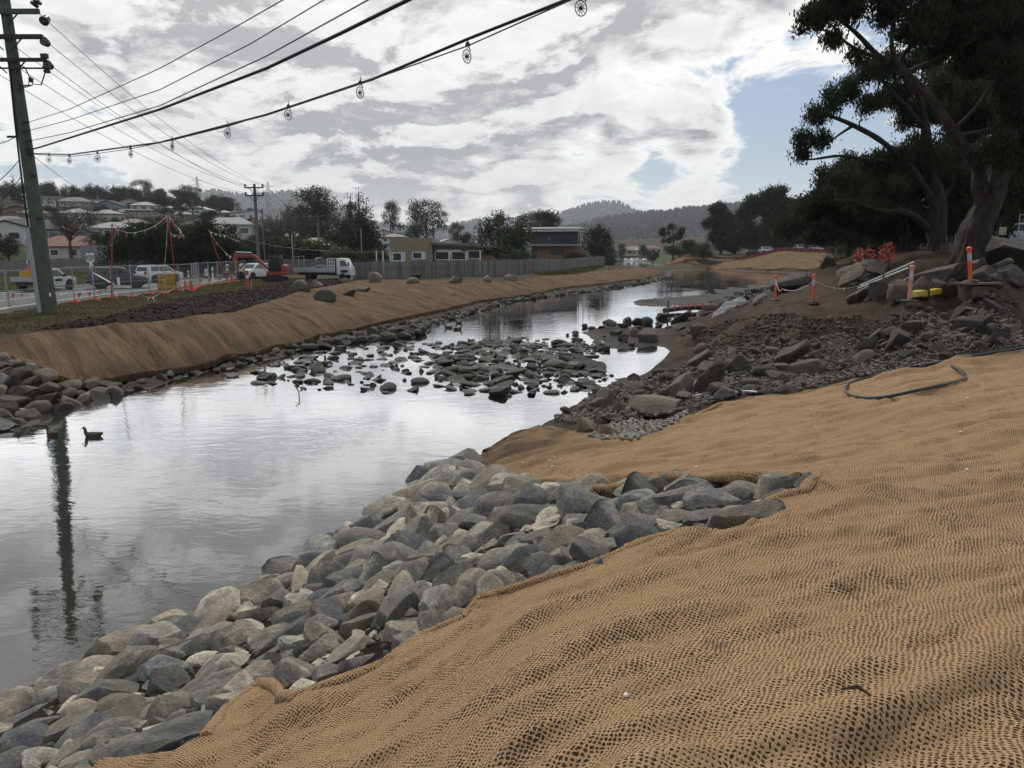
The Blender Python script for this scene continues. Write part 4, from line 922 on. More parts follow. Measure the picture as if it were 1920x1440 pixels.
# ================================================================ buildings
m_glass = M('window_glass', (.03, .035, .04), .08, spec=.6, var=.05); m_wframe = M('window_frame', (.62, .62, .6), .5)
HCOL = {'white': (.46, .46, .45), 'cream': (.38, .35, .27), 'grey': (.30, .30, .30), 'blue': (.16, .22, .27), 'brick': (.21, .115, .078), 'tan': (.22, .185, .13), 'brown': (.17, .12, .09), 'dark': (.035, .037, .045)}
RCOL = {'grey': (.12, .125, .13), 'light': (.23, .235, .24), 'red': (.15, .055, .038), 'brown': (.14, .095, .07), 'dark': (.06, .062, .068), 'green': (.10, .14, .12), 'white': (.40, .40, .39)}
def wall_m(c): return M('wall_'+c, HCOL[c], .85, var=.10, scale=1.5, bump=.15)
def roof_m(c): return M('roof_'+c, RCOL[c], .7, var=.15, scale=2.0, bump=.2)
def house(x, y, w, d, h, roof, wc, rc, rz=0.0, z=None, wins=3, storeys=1, where='on the hillside', group='houses on the hillside', name='house', label=None, rh=None, deck=False, chim=False):
    z = H(x, y) if z is None else z
    shape = {'hip': 'hipped', 'gable': 'gabled', 'flat': 'flat', 'skillion': 'sloping'}[roof]
    lb = label or f"{'two-storey ' if storeys > 1 else ''}{wc} house with {'pale grey' if rc == 'light' else rc} {shape} roof {where}"
    root = empty(name, (x, y, z-.4), rz, lb, 'house', group); H0 = h+.4
    MB().box((0, 0, H0/2), (w, d, H0)).build('wall', wall_m(wc), root)
    e = .55; rh = rh or w*.16; r = MB(); W2, D2 = w/2+e, d/2+e; t = .18
    if roof == 'flat': r.box((0, 0, H0+.14), (w+1.0, d+1.0, .28))
    elif roof == 'skillion':
        r.prism([(-W2, -D2, H0+.02), (W2, -D2, H0+rh), (W2, D2, H0+rh), (-W2, D2, H0+.02)], (0, 0, .22)); MB().prism([(-w/2, -d/2+.01, H0), (w/2, -d/2+.01, H0), (w/2, -d/2+.01, H0+rh*.92)], (0, d-.02, 0)).build('gable', wall_m(wc), root)
    elif roof == 'hip':
        i = min(W2, D2)*.98; a = [(-W2, -D2, H0), (W2, -D2, H0), (W2, D2, H0), (-W2, D2, H0)]
        rd = [(-W2+i, 0, H0+rh), (W2-i, 0, H0+rh)] if W2 >= D2 else [(0, -D2+i, H0+rh), (0, D2-i, H0+rh)]
        if W2 >= D2: r.add(a+rd, [(0, 1, 5, 4), (1, 2, 5), (2, 3, 4, 5), (3, 0, 4), (3, 2, 1, 0)])
        else: r.add(a+rd, [(0, 1, 4), (1, 2, 5, 4), (2, 3, 5), (3, 0, 4, 5), (3, 2, 1, 0)])
        r.box((0, 0, H0-.05), (2*W2-.02, 2*D2-.02, .16))
    else:
        r.prism([(-W2, -D2, H0-.1), (0, -D2, H0+rh), (W2, -D2, H0-.1), (W2, -D2, H0+.08), (0, -D2, H0+rh+.2), (-W2, -D2, H0+.08)], (0, 2*D2, 0)); MB().prism([(-w/2, -d/2+.01, H0), (w/2, -d/2+.01, H0), (0, -d/2+.01, H0+rh*.93)], (0, d-.02, 0)).build('gable', wall_m(wc), root)
    ro = r.build('roof', roof_m(rc), root)
    if chim: MB().box((w*.2, 0, H0+rh*.8), (.7, .6, 1.6)).build('chimney', wall_m('brick'), ro)
    rnd = random.Random(int(x*7+y*3)); sh = h/storeys
    for s in range(storeys):
        zc = .4 + sh*(s+.56)
        for k in range(wins):
            ww = w/wins*rnd.uniform(.42, .72); xx = -w/2 + w*(k+.5)/wins; hh = sh*rnd.uniform(.36, .52)
            f = MB()
            for sx in (-1, 1): f.box((xx+sx*ww/2, -d/2-.02, zc), (.1, .08, hh+.1))
            for sz in (-1, 1): f.box((xx, -d/2-.021, zc+sz*hh/2), (ww, .082, .1))
            fr = f.build('window', m_wframe, root); MB().box((xx, -d/2-.005, zc), (ww-.1, .03, hh-.1)).build('pane', m_glass, fr)
        ww = d*.3; MB().box((-w/2-.01, 0, zc), (.05, ww, sh*.4)).build('side_window', m_glass, root); MB().box((w/2+.01, 0, zc), (.05, ww, sh*.4)).build('side_window', m_glass, root)
    if deck:
        dk = MB().box((0, -d/2-1.1, .4+sh*(storeys-1)), (w*.8, 2.2, .18))
        for k in range(4): dk.box((-w*.38+k*w*.253, -d/2-2.1, (.4+sh*(storeys-1))/2), (.14, .14, .4+sh*(storeys-1)))
        b = dk.build('deck', wall_m('white'), root); rl = MB()
        for k in range(9): rl.box((-w*.39+k*w*.0975, -d/2-2.15, .95+sh*(storeys-1)), (.06, .06, 1.0))
        rl.box((0, -d/2-2.15, 1.45+sh*(storeys-1)), (w*.8, .09, .07)); rl.build('railing', m_wframe, b)
    return root
def hx(u, Y): r = ray(u, 440); return u and (u-960)*Y/r[1]
# (u, distance, width, depth, height, roof, wall, roof colour, storeys, turn, deck)
HOUSES = [(8, 185, 13, 9, 3.0, 'gable', 'white', 'dark', 1, .3, 0), (22, 205, 10, 8, 3.2, 'hip', 'grey', 'grey', 1, .1, 0), (55, 190, 16, 9, 3.0, 'hip', 'brown', 'dark', 1, 0, 0), (130, 150, 12.5, 9, 2.6, 'hip', 'white', 'red', 1, -.1, 0), (165, 165, 12, 8, 3.0, 'gable', 'grey', 'grey', 1, .2, 0),
          (215, 178, 9, 8, 5.2, 'hip', 'white', 'light', 2, -.1, 0), (110, 235, 14, 7, 3.0, 'flat', 'brown', 'light', 1, .05, 1), (150, 262, 12, 9, 3.0, 'hip', 'grey', 'light', 1, .1, 0), (205, 250, 10.5, 8, 4.4, 'hip', 'cream', 'light', 1, -.05, 0), (40, 262, 11, 8, 3.0, 'gable', 'brown', 'brown', 1, .1, 0),
          (85, 300, 12, 8, 5.2, 'flat', 'white', 'light', 2, .1, 1), (55, 300, 9, 8, 3.0, 'flat', 'white', 'grey', 1, 0, 0), (148, 305, 14, 8, 4.8, 'hip', 'tan', 'grey', 2, .05, 1), (212, 322, 13, 8, 3.6, 'gable', 'blue', 'dark', 1, -.1, 0), (277, 320, 12, 9, 5.0, 'hip', 'white', 'light', 2, 0, 0), (285, 275, 18, 8, 4.6, 'flat', 'brown', 'grey', 2, .03, 1),
          (18, 365, 10, 8, 3.0, 'flat', 'white', 'white', 1, .1, 0), (95, 370, 15, 8, 4.5, 'flat', 'grey', 'light', 2, .02, 0), (125, 385, 15, 8, 3.4, 'flat', 'cream', 'light', 1, 0, 0), (168, 395, 12, 8, 3.4, 'gable', 'brown', 'brown', 1, .2, 0), (215, 410, 13, 9, 3, 'hip', 'brown', 'red', 1, 0, 0), (290, 415, 14, 8, 3.0, 'gable', 'brown', 'brown', 1, .1, 0), (322, 380, 8, 7, 3.0, 'hip', 'white', 'light', 1, .2, 0), (380, 330, 10, 8, 4.6, 'gable', 'white', 'light', 2, -.3, 0),
          (397, 340, 8, 8, 4.0, 'gable', 'white', 'grey', 1, .3, 0), (433, 255, 17, 8, 3.2, 'hip', 'cream', 'light', 1, 0, 0), (412, 225, 10, 8, 3.0, 'hip', 'grey', 'light', 1, 0, 0), (462, 195, 9.5, 8, 6.0, 'flat', 'white', 'white', 2, .02, 0), (460, 330, 12, 9, 4.8, 'skillion', 'white', 'light', 2, -.05, 1), (515, 300, 14, 8, 4.4, 'flat', 'grey', 'light', 2, .05, 0), (545, 330, 14, 8, 4.0, 'flat', 'tan', 'light', 1, .02, 0), (425, 350, 8, 8, 4, 'hip', 'tan', 'light', 1, 0, 0),
          (470, 230, 14, 8, 3.2, 'hip', 'brown', 'brown', 1, .1, 0), (595, 170, 10, 8, 2.8, 'hip', 'brick', 'brown', 1, 0, 0), (592, 145, 8, 6, 2.4, 'gable', 'white', 'white', 1, 1.2, 0), (715, 270, 12, 9, 5.2, 'gable', 'white', 'grey', 2, .2, 1), (740, 255, 9, 8, 5.0, 'hip', 'white', 'brown', 2, -.1, 0), (730, 300, 12, 8, 6, 'flat', 'grey', 'light', 2, .1, 0), (800, 290, 10, 8, 4.5, 'flat', 'white', 'light', 1, .1, 0), (838, 290, 10, 8, 4.5, 'gable', 'white', 'light', 1, .3, 0), (868, 300, 9, 8, 4.2, 'hip', 'grey', 'grey', 1, .1, 0),
          (560, 220, 12, 8, 3.2, 'hip', 'grey', 'grey', 1, .2, 0), (20, 330, 12, 8, 3.0, 'hip', 'cream', 'grey', 1, 0, 0)]
HOUSES += [(30, 232, 11, 8, 3.0, 'gable', 'tan', 'grey', 1, .1, 0), (70, 250, 11, 8, 3.0, 'hip', 'white', 'brown', 1, .1, 0), (180, 225, 11, 8, 3.0, 'gable', 'cream', 'brown', 1, .2, 0), (245, 285, 11, 8, 3.0, 'hip', 'tan', 'brown', 1, -.1, 0), (250, 360, 12, 8, 4.6, 'gable', 'grey', 'brown', 2, .1, 0), (305, 350, 11, 8, 3.0, 'gable', 'white', 'brown', 1, .1, 0), (345, 300, 11, 8, 3.0, 'hip', 'brick', 'grey', 1, .1, 0), (340, 350, 11, 8, 3.2, 'flat', 'cream', 'grey', 1, .1, 0),
           (60, 345, 12, 8, 4.6, 'hip', 'white', 'grey', 2, .1, 0), (180, 345, 12, 8, 4.6, 'flat', 'white', 'grey', 2, .1, 1), (405, 290, 11, 8, 3.2, 'gable', 'tan', 'brown', 1, .2, 0), (480, 275, 12, 8, 3.2, 'gable', 'cream', 'grey', 1, .1, 0), (130, 330, 11, 8, 3.0, 'gable', 'blue', 'grey', 1, -.1, 0), (5, 300, 12, 8, 4.6, 'gable', 'tan', 'grey', 2, .1, 0), (375, 255, 11, 8, 3.0, 'gable', 'grey', 'dark', 1, .1, 0), (255, 235, 11, 8, 3, 'hip', 'brick', 'brown', 1, .1, 0)]
HOUSES = [(q[0], q[1], q[2]*(.82 if q[1] > 215 else 1), q[3]*.9, q[4]*(.88 if q[1] > 215 else 1), *q[5:]) for q in HOUSES]
for (u, Y, w, d, h, rf_, wc, rc, st, rz, dk) in HOUSES:
    house(hx(u, Y), Y, w, d, h, rf_, wc, rc, rz + atan2(hx(u, Y), Y)*-.6, None, 3 if w < 12 else 4, st, deck=bool(dk), chim=(int(u) % 3 == 0), where='on the hillside' if Y > 215 else 'at the foot of the hill', group='houses on the hillside')
# houses across the estuary
for (u, Y, w, h, rc, wc, rz) in [(1165, 485, 13, 3.4, 'brown', 'cream', .1), (1188, 500, 13, 3.6, 'brown', 'tan', -.1), (1205, 480, 10, 3.2, 'grey', 'cream', .2), (1150, 510, 12, 3.4, 'grey', 'white', 0), (1222, 510, 12, 3.6, 'red', 'cream', .1)]:
    x = hx(u, Y); house(x, Y, w, 9, h, 'hip', wc, rc, rz, max(H(x, Y), 2.5), 3, 1, 'on the far estuary shore', 'houses on the far shore', rh=2.2)

# ---- low beige house behind the paling fence
bx, by, bz = hx(822, 104), 104, 1.6
hA = empty('house', (bx, by, bz), .02, 'long low beige house with overlapping flat sloping roofs behind the paling fence', 'house'); mpx = 104/1460.0
def X(u): return (u-822)*mpx
def Z(v): return aty(822, v, 104)[2]-bz
wA = wall_m('tan'); rA = M('roof_bluegreen', (.085, .10, .095), .6, var=.1)
MB().box((X(772), 2.5, Z(478)/1.0-.9), (X(812)-X(734), 7, 3.6+Z(478))).build('wall', wA, hA)
MB().box((X(868), 3.2, 1.15), (X(925)-X(812), 6, 2.9)).build('wall', wall_m('brown'), hA)
MB().box((X(845), .1, Z(461)-.1), (X(880)-X(812), .25, .9)).build('gable', wA, hA); MB().box((X(900), .3, Z(464)-.05), (X(924)-X(876), .25, .55)).build('gable', wA, hA)
MB().prism([(X(718), -.9, Z(460)), (X(812), -.9, Z(459)), (X(812), -.9, Z(456.5)), (X(718), -.9, Z(457.5))], (0, 8, 0)).build('roof', rA, hA)
MB().prism([(X(808), -1.3, Z(459)), (X(930), -1.3, Z(465)), (X(930), -1.3, Z(462)), (X(808), -1.3, Z(454.5))], (0, 8, 0)).build('roof', rA, hA)
MB().prism([(X(618), -.4, Z(474)), (X(706), -.4, Z(473.5)), (X(706), -.4, Z(471)), (X(618), -.4, Z(471.5))], (0, 6, 0)).build('carport_roof', rA, hA)
for uu in (708, 720, 734, 843, 875, 900): MB().box((X(uu), -1.0, (Z(470))/2), (.16, .16, Z(470))).build('post', m_wframe, hA)
for (u0, u1, v0, v1) in ((738, 760, 474, 489), (775, 798, 473, 485), (815, 841, 472, 487), (846, 872, 472, 487), (877, 900, 470, 485)):
    f = MB(); xc = (X(u0)+X(u1))/2; zc = (Z(v0)+Z(v1))/2; ww = X(u1)-X(u0); hh = Z(v0)-Z(v1); yb = -1.03 if u1 < 805 else .15
    for sx in (-1, 1): f.box((xc+sx*ww/2, yb, zc), (.12, .1, hh+.12))
    for sz in (-1, 1): f.box((xc, yb+.002, zc+sz*hh/2), (ww, .1, .12))
    fo = f.build('window', m_wframe, hA); MB().box((xc, yb+.03, zc), (ww-.1, .04, hh-.1)).build('pane', m_glass, fo)
    if u1 < 805: MB().box((xc+ww*.32, yb-.03, zc), (ww*.24, .03, hh*.9)).build('curtain', M('curtain', (.55, .57, .58), .9), fo)
# ---- two-storey dark house
Y2 = 150.0; x2 = hx(1040, Y2); hB = empty('house', (x2, Y2, 1.6), 0, 'two-storey house with charcoal upper floor over brown brick', 'house'); m2 = Y2/1460.0
X2 = lambda u: (u-1040)*m2
Z2 = lambda v: aty(1040, v, Y2)[2]-1.6
mdk = M('charcoal_cladding', (.030, .032, .045), .6, var=.1); bw = wall_m('brick')
MB().box((X2(1046), 4, Z2(461)/2-.2), (X2(1094)-X2(998), 8, Z2(461)+.4)).build('wall', bw, hB)
MB().box((X2(1040), 3.4, (Z2(461)+Z2(433))/2), (X2(1078)-X2(992), 9, Z2(433)-Z2(461))).build('upper_floor', mdk, hB)
MB().box((X2(1038), -1.3, Z2(459.5)), (X2(1090)-X2(993), .8, .35)).build('ledge', M('ledge', (.2, .2, .22), .6), hB)
MB().prism([(X2(980), -2.0, Z2(432)), (X2(1084), -2.0, Z2(431)), (X2(1084), -2.0, Z2(434)), (X2(980), -2.0, Z2(435))], (0, .6, 0)).build('fascia', wall_m('white'), hB)
MB().prism([(X2(980), -1.6, Z2(431.8)), (X2(1096), -1.6, Z2(431)), (X2(1094), 10, Z2(424)), (X2(984), 10, Z2(425))], (0, 0, .2)).build('roof', roof_m('dark'), hB)
MB().box((X2(985), 1, (Z2(436)+Z2(466))/2), (.5, 3, Z2(436)-Z2(466))).build('white_panel', wall_m('white'), hB)
for uu in (1085, 1094): MB().box((X2(uu), -1.6, (Z2(461)+Z2(435))/2), (.15, .15, Z2(435)-Z2(461))).build('post', mdk, hB)
rl = MB(); [rl.box((X2(1078+k*2), -1.65, Z2(457)), (.06, .06, 1.0)) for k in range(9)]; rl.box((X2(1087), -1.65, Z2(452)), (1.9, .08, .08)); rl.build('railing', mdk, hB)
for (u0, u1, v0, v1) in ((1031, 1057, 469, 477), (1026, 1034, 441, 451), (1048, 1070, 447, 456)):
    fo = MB().box(((X2(u0)+X2(u1))/2, -.02 if v0 > 460 else -1.12, (Z2(v0)+Z2(v1))/2), (X2(u1)-X2(u0), .1, Z2(v0)-Z2(v1))).build('window', mdk, hB); MB().box(((X2(u0)+X2(u1))/2, -.08 if v0 > 460 else -1.18, (Z2(v0)+Z2(v1))/2), (X2(u1)-X2(u0)-.2, .04, Z2(v0)-Z2(v1)-.2)).build('pane', m_glass, fo)
MB().box((X2(1002), -.03, Z2(477)), (1.0, .1, 2.0)).build('door', mdk, hB)

# ================================================================ fences
m_pal = M('weathered_palings', (.135, .132, .125), .9, var=.3, scale=2.5, rand=.3)
def paling_fence(pts, h, pw, label, parts=True, name='paling_fence'):
    a = np.array(pts[0]); root = empty(name, (a[0], a[1], H(*a)), 0, label, 'fence'); me = None; mb = MB()
    rails = MB(); n_ = 0
    for p, q in zip(pts[:-1], pts[1:]):
        p, q = np.array(p, float), np.array(q, float); L = np.linalg.norm(q-p); d = (q-p)/L; ang = atan2(d[1], d[0]); n = int(L/pw)
        for i in range(n):
            c = p + d*(i+.5)*pw; z = H(*c)
            hh = h*random.uniform(.965, 1.02)
            if parts:
                if me is None: me = MB().box((0, 0, .5), (pw*.94, .03, 1)).build('paling', m_pal, root); me_d = me.data; o = me
                else: o = bpy.data.objects.new('paling', me_d); COL.objects.link(o); o.parent = root
                o.location = (c[0]-a[0] - d[1]*.02*(i % 2), c[1]-a[1] + d[0]*.02*(i % 2), z - root.location.z); o.rotation_euler = (0, random.uniform(-.012, .012), ang); o.scale = (1, 1, hh)
            else: mb.box((c[0]-a[0], c[1]-a[1]+.02*(i % 2), z-root.location.z+hh/2), (pw*.94, .03, hh), ang)
        for zz in (.4, h-.3): rails.bar((p[0]-a[0]-d[1]*.06, p[1]-a[1]+d[0]*.06, H(*p)-root.location.z+zz), (q[0]-a[0]-d[1]*.06, q[1]-a[1]+d[0]*.06, H(*q)-root.location.z+zz), .05, .08)
    rails.build('rail', m_pal, root)
    if not parts: mb.build('palings', m_pal, root)['kind'] = 'stuff'
    return root
fA = [(hx(u, Y), Y) for u, Y in ((660, 88), (700, 88), (800, 90), (900, 95), (1000, 108), (1060, 124), (1134, 158))]
paling_fence(fA, 1.95, .26, 'long weathered grey paling fence between the mat and the beige house')
paling_fence([(hx(u, Y), Y) for u, Y in ((-60, 108), (0, 107), (200, 107), (330, 110), (410, 116))], 2.0, .2, 'dark grey paling fence along the back of the grass field', False)
m_corr = M('grey_corrugated', (.20, .21, .22), .5, var=.1)
def wall_sheet(p, q, h, name, label, mat):
    p, q = np.array(p), np.array(q); L = np.linalg.norm(q-p); n = int(L/.2); d = (q-p)/L; mb = MB(); z = H(*p)
    for i in range(n): c = p + d*(i+.5)*.2; mb.box((c[0]-p[0], c[1]-p[1], h/2), (.2, .05 if i % 2 else .09, h), atan2(d[1], d[0]))
    root = empty(name, (*p, z), 0, label, 'fence'); mb.build('sheet', mat, root); MB().bar((0, 0, h+.03), (q[0]-p[0], q[1]-p[1], h+.03), .1, .06).build('capping', mat, root); return root
wall_sheet((hx(148, 122), 122), (hx(205, 122), 122), 3.6, 'shed_wall', 'pale grey sheet metal shed wall behind the dark paling fence', m_corr)

# ================================================================ hillside planting
g = np.random.default_rng(5); G1 = 'trees among the hillside houses'
for i in range(250):
    Y = g.uniform(135, 430); u = g.uniform(-60, 640 - (Y-150)*.25); x = hx(u, Y)
    if any(abs(x-hx(q[0], q[1])) < q[2]*.5+2 and -1 < q[1]-Y < 11 for q in HOUSES): continue
    kd = g.choice(['round', 'bush', 'bush', 'gum', 'bare', 'bush', 'round']); s = g.uniform(.6, 1.0)
    hh = {'round': 6, 'bush': 3.6, 'gum': 8, 'bare': 6, 'cone': 9}[kd]*s
    plant(kd, x, Y, hh, hh*(.95 if kd != 'bush' else 1.7), 'among the hillside houses', G1, i)
for i, u in enumerate(np.arange(-40, 440, 6)):                    # the wooded crest
    Y = g.uniform(405, 450); kd = g.choice(['gum', 'round', 'round', 'round', 'cone']); hh = g.uniform(7, 13); plant(kd, hx(u+g.uniform(-6, 6), Y), Y, hh, hh*g.uniform(.75, 1.05)*(.6 if kd == 'cone' else 1), 'on the crest above the houses', 'trees on the hill crest', i)
for (u, Y, kd, h, w, where) in [(36, 330, 'cone', 14, 8, 'standing tall on the slope by the power pole'), (270, 440, 'gum', 17, 15, 'standing above the crest trees'), (365, 420, 'gum', 15, 14, 'beside the lattice pylon'), (395, 420, 'cone', 9, 4, 'alone on the crest'), (322, 440, 'cone', 8, 5, 'beside a brown roof on the crest'),
    (585, 210, 'round', 15, 14, 'beyond the flatbed truck'), (585, 215, 'gum', 17, 17, 'rising behind the truck'), (632, 160, 'round', 10, 9, 'in front of the conifers behind the fence'), (675, 190, 'cone', 16, 9, 'beside the white houses'), (690, 185, 'cone', 14, 9, 'close to the white houses'), (660, 185, 'cone', 15, 8, 'behind the olive trees'), (655, 230, 'gum', 14, 8, 'over the conifers'),
    (735, 330, 'gum', 19, 11, 'standing over the white houses'), (800, 320, 'gum', 21, 17, 'with the broad crown on the skyline'), (815, 330, 'gum', 18, 14, 'close behind the broad crown'), (772, 320, 'round', 10, 8, 'between two skyline gums'), (860, 300, 'gum', 12, 8, 'behind the low beige house'), (875, 290, 'round', 9, 8, 'behind the beige roof'), (932, 260, 'gum', 15, 7, 'standing alone with a high crown'), (900, 340, 'poplar', 16, 3.5, 'on the skyline'), (955, 330, 'poplar', 11, 3, 'beside the high gum'),
    (945, 120, 'round', 9, 9.5, 'between the two houses'), (945, 112, 'round', 4.2, 10, 'clipped low between the two houses'), (965, 190, 'round', 11, 8, 'behind the charcoal house'), (1005, 200, 'gum', 13, 12, 'behind the charcoal house roof'), (1030, 200, 'gum', 13, 12, 'over the charcoal house roof'), (1123, 175, 'round', 9.5, 8.5, 'at the end of the paling fence'), (1145, 300, 'cone', 11, 7, 'at the estuary edge'), (1165, 320, 'gum', 9, 7, 'by the estuary houses'), (1125, 280, 'round', 9, 8, 'behind the fence end'), (1140, 450, 'round', 10, 10, 'on the far shore'), (1210, 470, 'round', 9, 9, 'on the far shore beside the roofs'),
    (1082, 148, 'bush', 2.6, 7, 'clipped beside the brick wall'), (640, 120, 'bush', 4, 8, 'behind the carport'), (705, 125, 'bush', 3.5, 6, 'at the carport corner'), (760, 101, 'bush', 1.4, 3, 'under the beige house windows'), (575, 140, 'bush', 5, 12, 'behind the parked vans'), (520, 150, 'bush', 6, 10, 'beside the power poles'), (470, 140, 'round', 6, 9, 'below the white flat-roofed house'), (515, 145, 'bare', 9, 8, 'beside the poles'), (550, 170, 'bare', 11, 12, 'on the scrubby slope'), (530, 190, 'bare', 10, 12, 'on the scrubby slope behind the poles'), (575, 180, 'bare', 10, 10, 'on the scrubby slope by the red roof'), (130, 140, 'bare', 11, 11, 'in front of the red roof'), (118, 190, 'bare', 9, 10, 'behind the red roof'), (545, 330, 'bare', 10, 11, 'on the crest by the pylon'), (170, 210, 'bare', 9, 10, 'between the houses')]:
    plant(kd, hx(u, Y), Y, h, w, where, 'trees beyond the road and fence', int(u))
# the broad dark tree by the road
for (u, Y, h, w, lb) in ((300, 98, 8.4, 16, 'broad low dark tree with a forked trunk behind the parked cars'), (392, 100, 8.0, 11, 'dark bushy tree beside the roadside pole'), (345, 108, 8, 11, 'dark tree behind the broad low tree')):
    gg = np.random.default_rng(int(u)); mb = MB(); cl = []; t0 = np.array([0, 0, 1.5]); limb(mb, (0, 0, -.3), t0, .5, .4, gg, .03)
    for i in range(44):
        a = gg.uniform(0, 2*pi); q = gg.random()**.5; c = np.array([cos(a)*w*.42*q, sin(a)*w*.36*q, h*(.26+.56*(1-q*q)**.7*gg.uniform(.35, 1.1))]); cl.append((*c, w*.13, w*.13, w*.09))
        if i < 9: limb(mb, t0, c, .2, .05, gg, .1)
    root = empty('tree', (hx(u, Y), Y, H(hx(u, Y), Y)), 0, lb, 'tree', 'trees beyond the road and fence'); mb.build('trunk', m_bark, root, True); V, Fx = leaves(cl, 24000, .26, .15, gg, 0, .45); link('crown', np_mesh('crown', V, Fx), m_ever, root)

# ================================================================ poles and wires
m_pole = M('treated_timber', (.070, .085, .066), .9, var=.3, scale=3, bump=.5); m_steel = M('galvanised_steel', (.33, .34, .35), .45, .6, var=.12); m_iron = M('dark_iron', (.03, .031, .033), .6, .3); m_porc = M('insulator_glaze', (.045, .05, .05), .25)
m_gpole = M('grey_timber', (.12, .115, .105), .9, var=.25, scale=3)
m_cable = M('black_cable', (.012, .012, .013), .6, var=.05); m_wire = M('wire', (.03, .03, .032), .5, var=.05)
def insulator(mb, c, M_=None, s=1.0):
    mb.lathe([(.02*s, -.16*s), (.13*s, -.15*s), (.15*s, -.05*s), (.07*s, -.03*s), (.16*s, 0), (.17*s, .10*s), (.06*s, .13*s), (.03*s, .2*s)], 12, c, M_)
def one_ins(c, M_, s, parent): i_ = MB(); insulator(i_, c, M_, s); return i_.build('insulator', m_porc, parent, True)
pb = aty(95, 588, 39.5); pb[2] = H(pb[0], pb[1]); ptop = aty(8, -4, 39.5); pdir = Vector(ptop-pb); PL = pdir.length; pdir.normalize()
pole = empty('power_pole', tuple(pb), 0, 'thick green treated timber power pole with three crossarms and a steel conduit', 'power pole')
def PP(f): return Vector(pdir)*PL*f
MB().tube([PP(-.02), PP(.3), PP(.7), PP(1)], [.36, .33, .28, .24], 16).build('pole', m_pole, pole, True)
cg_ = MB(); cg_.tube([PP(-.01)+Vector((-.42, -.1, 0)), PP(.285)+Vector((-.42, -.1, 0))], [.16, .16], 10); cg_.build('conduit', m_steel, pole, True)
MB().tube([PP(.285)+Vector((-.42, -.1, 0)), PP(.33)+Vector((-.40, -.15, 0)), PP(.45)+Vector((-.33, -.2, 0)), PP(.62)+Vector((-.2, -.28, 0)), PP(.8)+Vector((-.05, -.3, 0))], .05, 6).build('riser_cable', m_cable, pole)
ARM = []
def fr_at(v): return (aty(20, v, 39.5)[2]-pb[2])/ (pdir.z*PL)
for k, (v, half, th) in enumerate(((25, 1.75, .22), (72, 1.75, .20), (115, 1.75, .16))):
    c = PP(fr_at(v)); ar = MB().box(c+Vector((0, -.3, 0)), (half*2, .16, th)).build('crossarm', m_iron if k else m_pole, pole)
    for sx in (-1, 1):
        e = c+Vector((sx*(half-.1), -.3, 0)); ARM.append(Vector(pb)+e)
        if k == 0: one_ins(e+Vector((.05, -.1, .38)), Matrix.Rotation(.7, 3, 'Y'), 1.35, ar); one_ins(e+Vector((.2*sx, .25, -.32)), Matrix.Rotation(2.2, 3, 'X'), 1.35, ar)
        else: one_ins(e+Vector((.14*sx, .1, -.22)), Matrix.Rotation(1.4, 3, 'X'), 1.25, ar)
        MB().bar(c+Vector((sx*.2, -.3, -.6)), c+Vector((sx*.75, -.3, -.06)), .05).build('brace', m_iron, pole)
c = PP(fr_at(131)); MB().bar(c+Vector((-1.75, -.34, 0)), c+Vector((1.75, -.34, 0)), .07).build('crossarm', m_iron, pole)
e2 = c+Vector((1.7, -.34, .05)); one_ins(e2+Vector((.05, 0, -.1)), None, 1.1, pole); MB().box(e2+Vector((0, 0, .5)), (.3, .2, .22)).build('fuse_box', m_iron, pole)
MB().tube([c+Vector((.3, -.4, .25)), c+Vector((.8, -.5, .0)), c+Vector((1.1, -.5, -.75)), c+Vector((1.5, -.5, -.8)), e2+Vector((0, -.1, -.3))], .03, 6).build('jumper', m_cable, pole)
MB().tube([c+Vector((.25, -.4, -.2)), c+Vector((.5, -.5, -.9)), c+Vector((.9, -.5, -.8)), c+Vector((.95, -.5, -.5))], .025, 6).build('jumper', m_cable, pole)
fz = MB(); insulator(fz, PP(fr_at(153))+Vector((.95, -.4, 0)), None, .7); fz.bar(PP(fr_at(163))+Vector((.2, -.4, 0)), PP(fr_at(163))+Vector((1.0, -.4, 0)), .04); fz.bar(PP(fr_at(172))+Vector((.2, -.4, 0)), PP(fr_at(163))+Vector((.95, -.4, 0)), .04); fz.build('bracket', m_iron, pole)
for v in (231, 247, 265, 281, 289, 330, 410): MB().box(PP(fr_at(v))+Vector((.3, -.25, 0)), (.32, .1, .1)).build('hook', m_iron, pole)
MB().box(PP(fr_at(257))+Vector((-.5, -.1, 0)), (.6, .08, .1)).build('hook', m_iron, pole)

def wire(p, q, sag, r, name, label, mat=m_wire, group='overhead wires', n=24):
    p, q = Vector(p), Vector(q); pts = [p.lerp(q, i/n) - Vector((0, 0, sag*4*(i/n)*(1-i/n))) for i in range(n+1)]
    o = MB().tube([x-p for x in pts], r, 5).build(name, mat, None); o.location = p; return tag(o, label, 'wire', group)
def plane_pt(u, v, A, B):
    """where the sight line through a photo point meets the upright plane through A and B"""
    r = ray(u, v); d = np.array(B[:2])-np.array(A[:2]); nrm = np.array([-d[1], d[0]]); t = (nrm @ np.array(A[:2]))/(nrm @ r[:2])
    return Vector((r[0]*t, r[1]*t, CAM_Z + r[2]*t))
